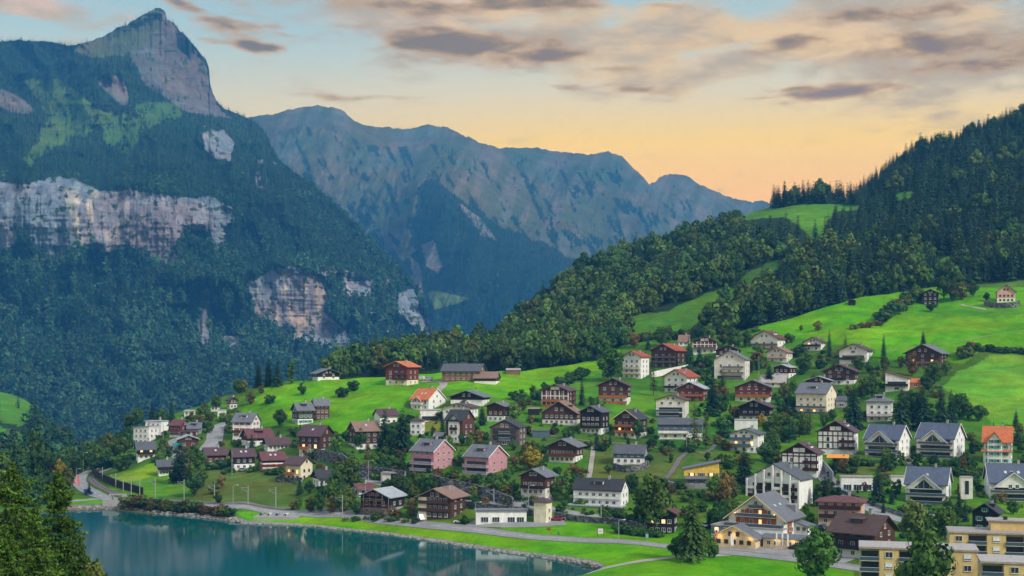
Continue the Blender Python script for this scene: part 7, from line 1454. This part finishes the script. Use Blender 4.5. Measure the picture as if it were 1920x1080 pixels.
m = MB(); m.box(-.85, .85, -.05, .05, .95, 2.6); m.build('panel', M_trim, r); m = MB(); m.box(-.5, .5, -.08, -.055, 1.5, 2.1); m.build('print', mat('pale_print', (.65, .45, .55), .8), r)
g = ground(1213, 1013); r = empty('information_sign', tuple(g)); tag(r, 'small blue and white sign on a post left of the hedge lawn edge', 'sign')
m = MB(); m.tube([(0, 0, 0), (0, 0, 2)], .05); m.build('post', M_metal, r); m = MB(); m.box(-.45, .45, -.1, -.05, .8, 2); m.build('panel', mat('sign_blue', (.25, .4, .6), .5), r)
g = ground(1029, 1006); r = empty('flower_post', tuple(g)); tag(r, 'round ball of red flowers on a thin post beside the lake road', 'flower post')
m = MB(); m.tube([(0, 0, 0), (0, 0, 2.4)], .05); m.build('post', M_metal, r); n = 160; pp = rnd_unit(n)*.55+np.array([0, 0, 2.5]); link_mesh('flowers', quad_mesh('flowers', leaf_quads(pp, rnd_unit(n), np.full(n, .12)), np.random.uniform(.5, 1.4, (n, 1))*np.ones((1, 3)), FM['flower']), r)
# guard rail beside the lake road
idx = [i for i in range(len(RD)) if RD[i][0] > -190 and RD[i][1] > 395]
m = MB(); off = 3.4; top = []
for j, i in enumerate(idx):
    n_ = RN[i]; sgn = -1 if n_[1] > 0 else 1; x, y = RD[i][0]+n_[0]*off*sgn, RD[i][1]+n_[1]*off*sgn; z = near.zat(x, y); top.append((x, y, z+.95))
    if j % 3 == 0: m.tube([(x, y, z-.3), (x, y, z+1.0)], .05, 4)
r = empty('guard_rail', (0, 0, 0)); tag(r, 'thin metal railing along the lake side of the road', 'railing')
po = m.build('posts', M_metal, r); tag(po, kind='stuff'); m = MB(); m.tube(top, .04, 4); m.tube([(x, y, z-.45) for x, y, z in top], .03, 4); m.build('rail', M_metal, r)
# railing of the right-hand road
L = smooth_line([(1566, 909), (1590, 926), (1624, 943), (1662, 960), (1704, 972)], 3); r = empty('road_fence', (0, 0, 0)); tag(r, 'light metal fence running down beside the right hand road', 'fence'); m = MB()
for i, p in enumerate(L): m.tube([tuple(p), (p[0], p[1], p[2]+1.1)], .05, 4)
tag(m.build('posts', M_metal, r), kind='stuff'); m = MB(); m.tube([(p[0], p[1], p[2]+1.1) for p in L], .05, 4); m.tube([(p[0], p[1], p[2]+.6) for p in L], .04, 4); m.build('rail', M_metal, r)

# cyclist on the lake road
def cyclist(px, py):
    g = ground(px, py); rz = R(170); b = empty('bicycle', (g[0], g[1], g[2]+.12), rz); tag(b, 'dark bicycle ridden along the lake road', 'bicycle')
    for x in (-.52, .52):
        m = MB(); m.tube([(x+.33*math.cos(a), 0, .34+.33*math.sin(a)) for a in np.linspace(0, 6.283, 17)], .025, 5); m.build('wheel', M_dark, b)
    m = MB(); m.tube([(-.52, 0, .34), (-.2, 0, .85), (.4, 0, .88), (.52, 0, .34)], .022, 5); m.tube([(-.2, 0, .85), (0, 0, .3), (.4, 0, .85)], .022, 5); m.tube([(-.52, 0, .34), (0, 0, .3)], .02, 5); m.build('frame', M_dark, b)
    m = MB(); m.tube([(.4, -.28, 1.05), (.38, 0, 1.0), (.4, .28, 1.05)], .02, 5); m.build('handlebar', M_dark, b); m = MB(); m.box(-.32, -.08, -.08, .08, .92, .98); m.build('saddle', M_dark, b)
    me = bpy.data.meshes.new('person'); V = [(-.2, 0, 1.0), (-.1, 0, 1.25), (.08, 0, 1.48), (.14, 0, 1.58), (.2, 0, 1.72), (.1, .2, 1.44), (.28, .24, 1.22), (.4, .25, 1.07), (.1, -.2, 1.44), (.28, -.24, 1.22), (.4, -.25, 1.07), (-.18, .1, .96), (.2, .12, .82), (.02, .12, .42), (.14, .12, .36), (-.18, -.1, .96), (.12, -.12, .66), (-.12, -.12, .30), (0, -.12, .22)]
    E = [(0, 1), (1, 2), (2, 3), (3, 4), (2, 5), (5, 6), (6, 7), (2, 8), (8, 9), (9, 10), (0, 11), (11, 12), (12, 13), (13, 14), (0, 15), (15, 16), (16, 17), (17, 18)]
    RR = [.15, .15, .16, .06, .11, .07, .05, .035, .07, .05, .035, .1, .075, .055, .05, .1, .075, .055, .05]
    me.from_pydata(V, E, []); o = bpy.data.objects.new('person', me); COL.objects.link(o); o.location = (g[0], g[1], g[2]+.12); o.rotation_euler = (0, 0, rz)
    sk = o.modifiers.new('skin', 'SKIN'); sv = me.skin_vertices[0].data
    for v, r_ in zip(sv, RR): v.radius = (r_, r_)
    sv[0].use_root = True; o.modifiers.new('sub', 'SUBSURF').levels = 1; me.materials.append(mat('blue_jacket', (.04, .09, .25), .8)); tag(o, 'person in dark blue riding a bicycle along the lake road', 'person')
cyclist(1047, 1006)
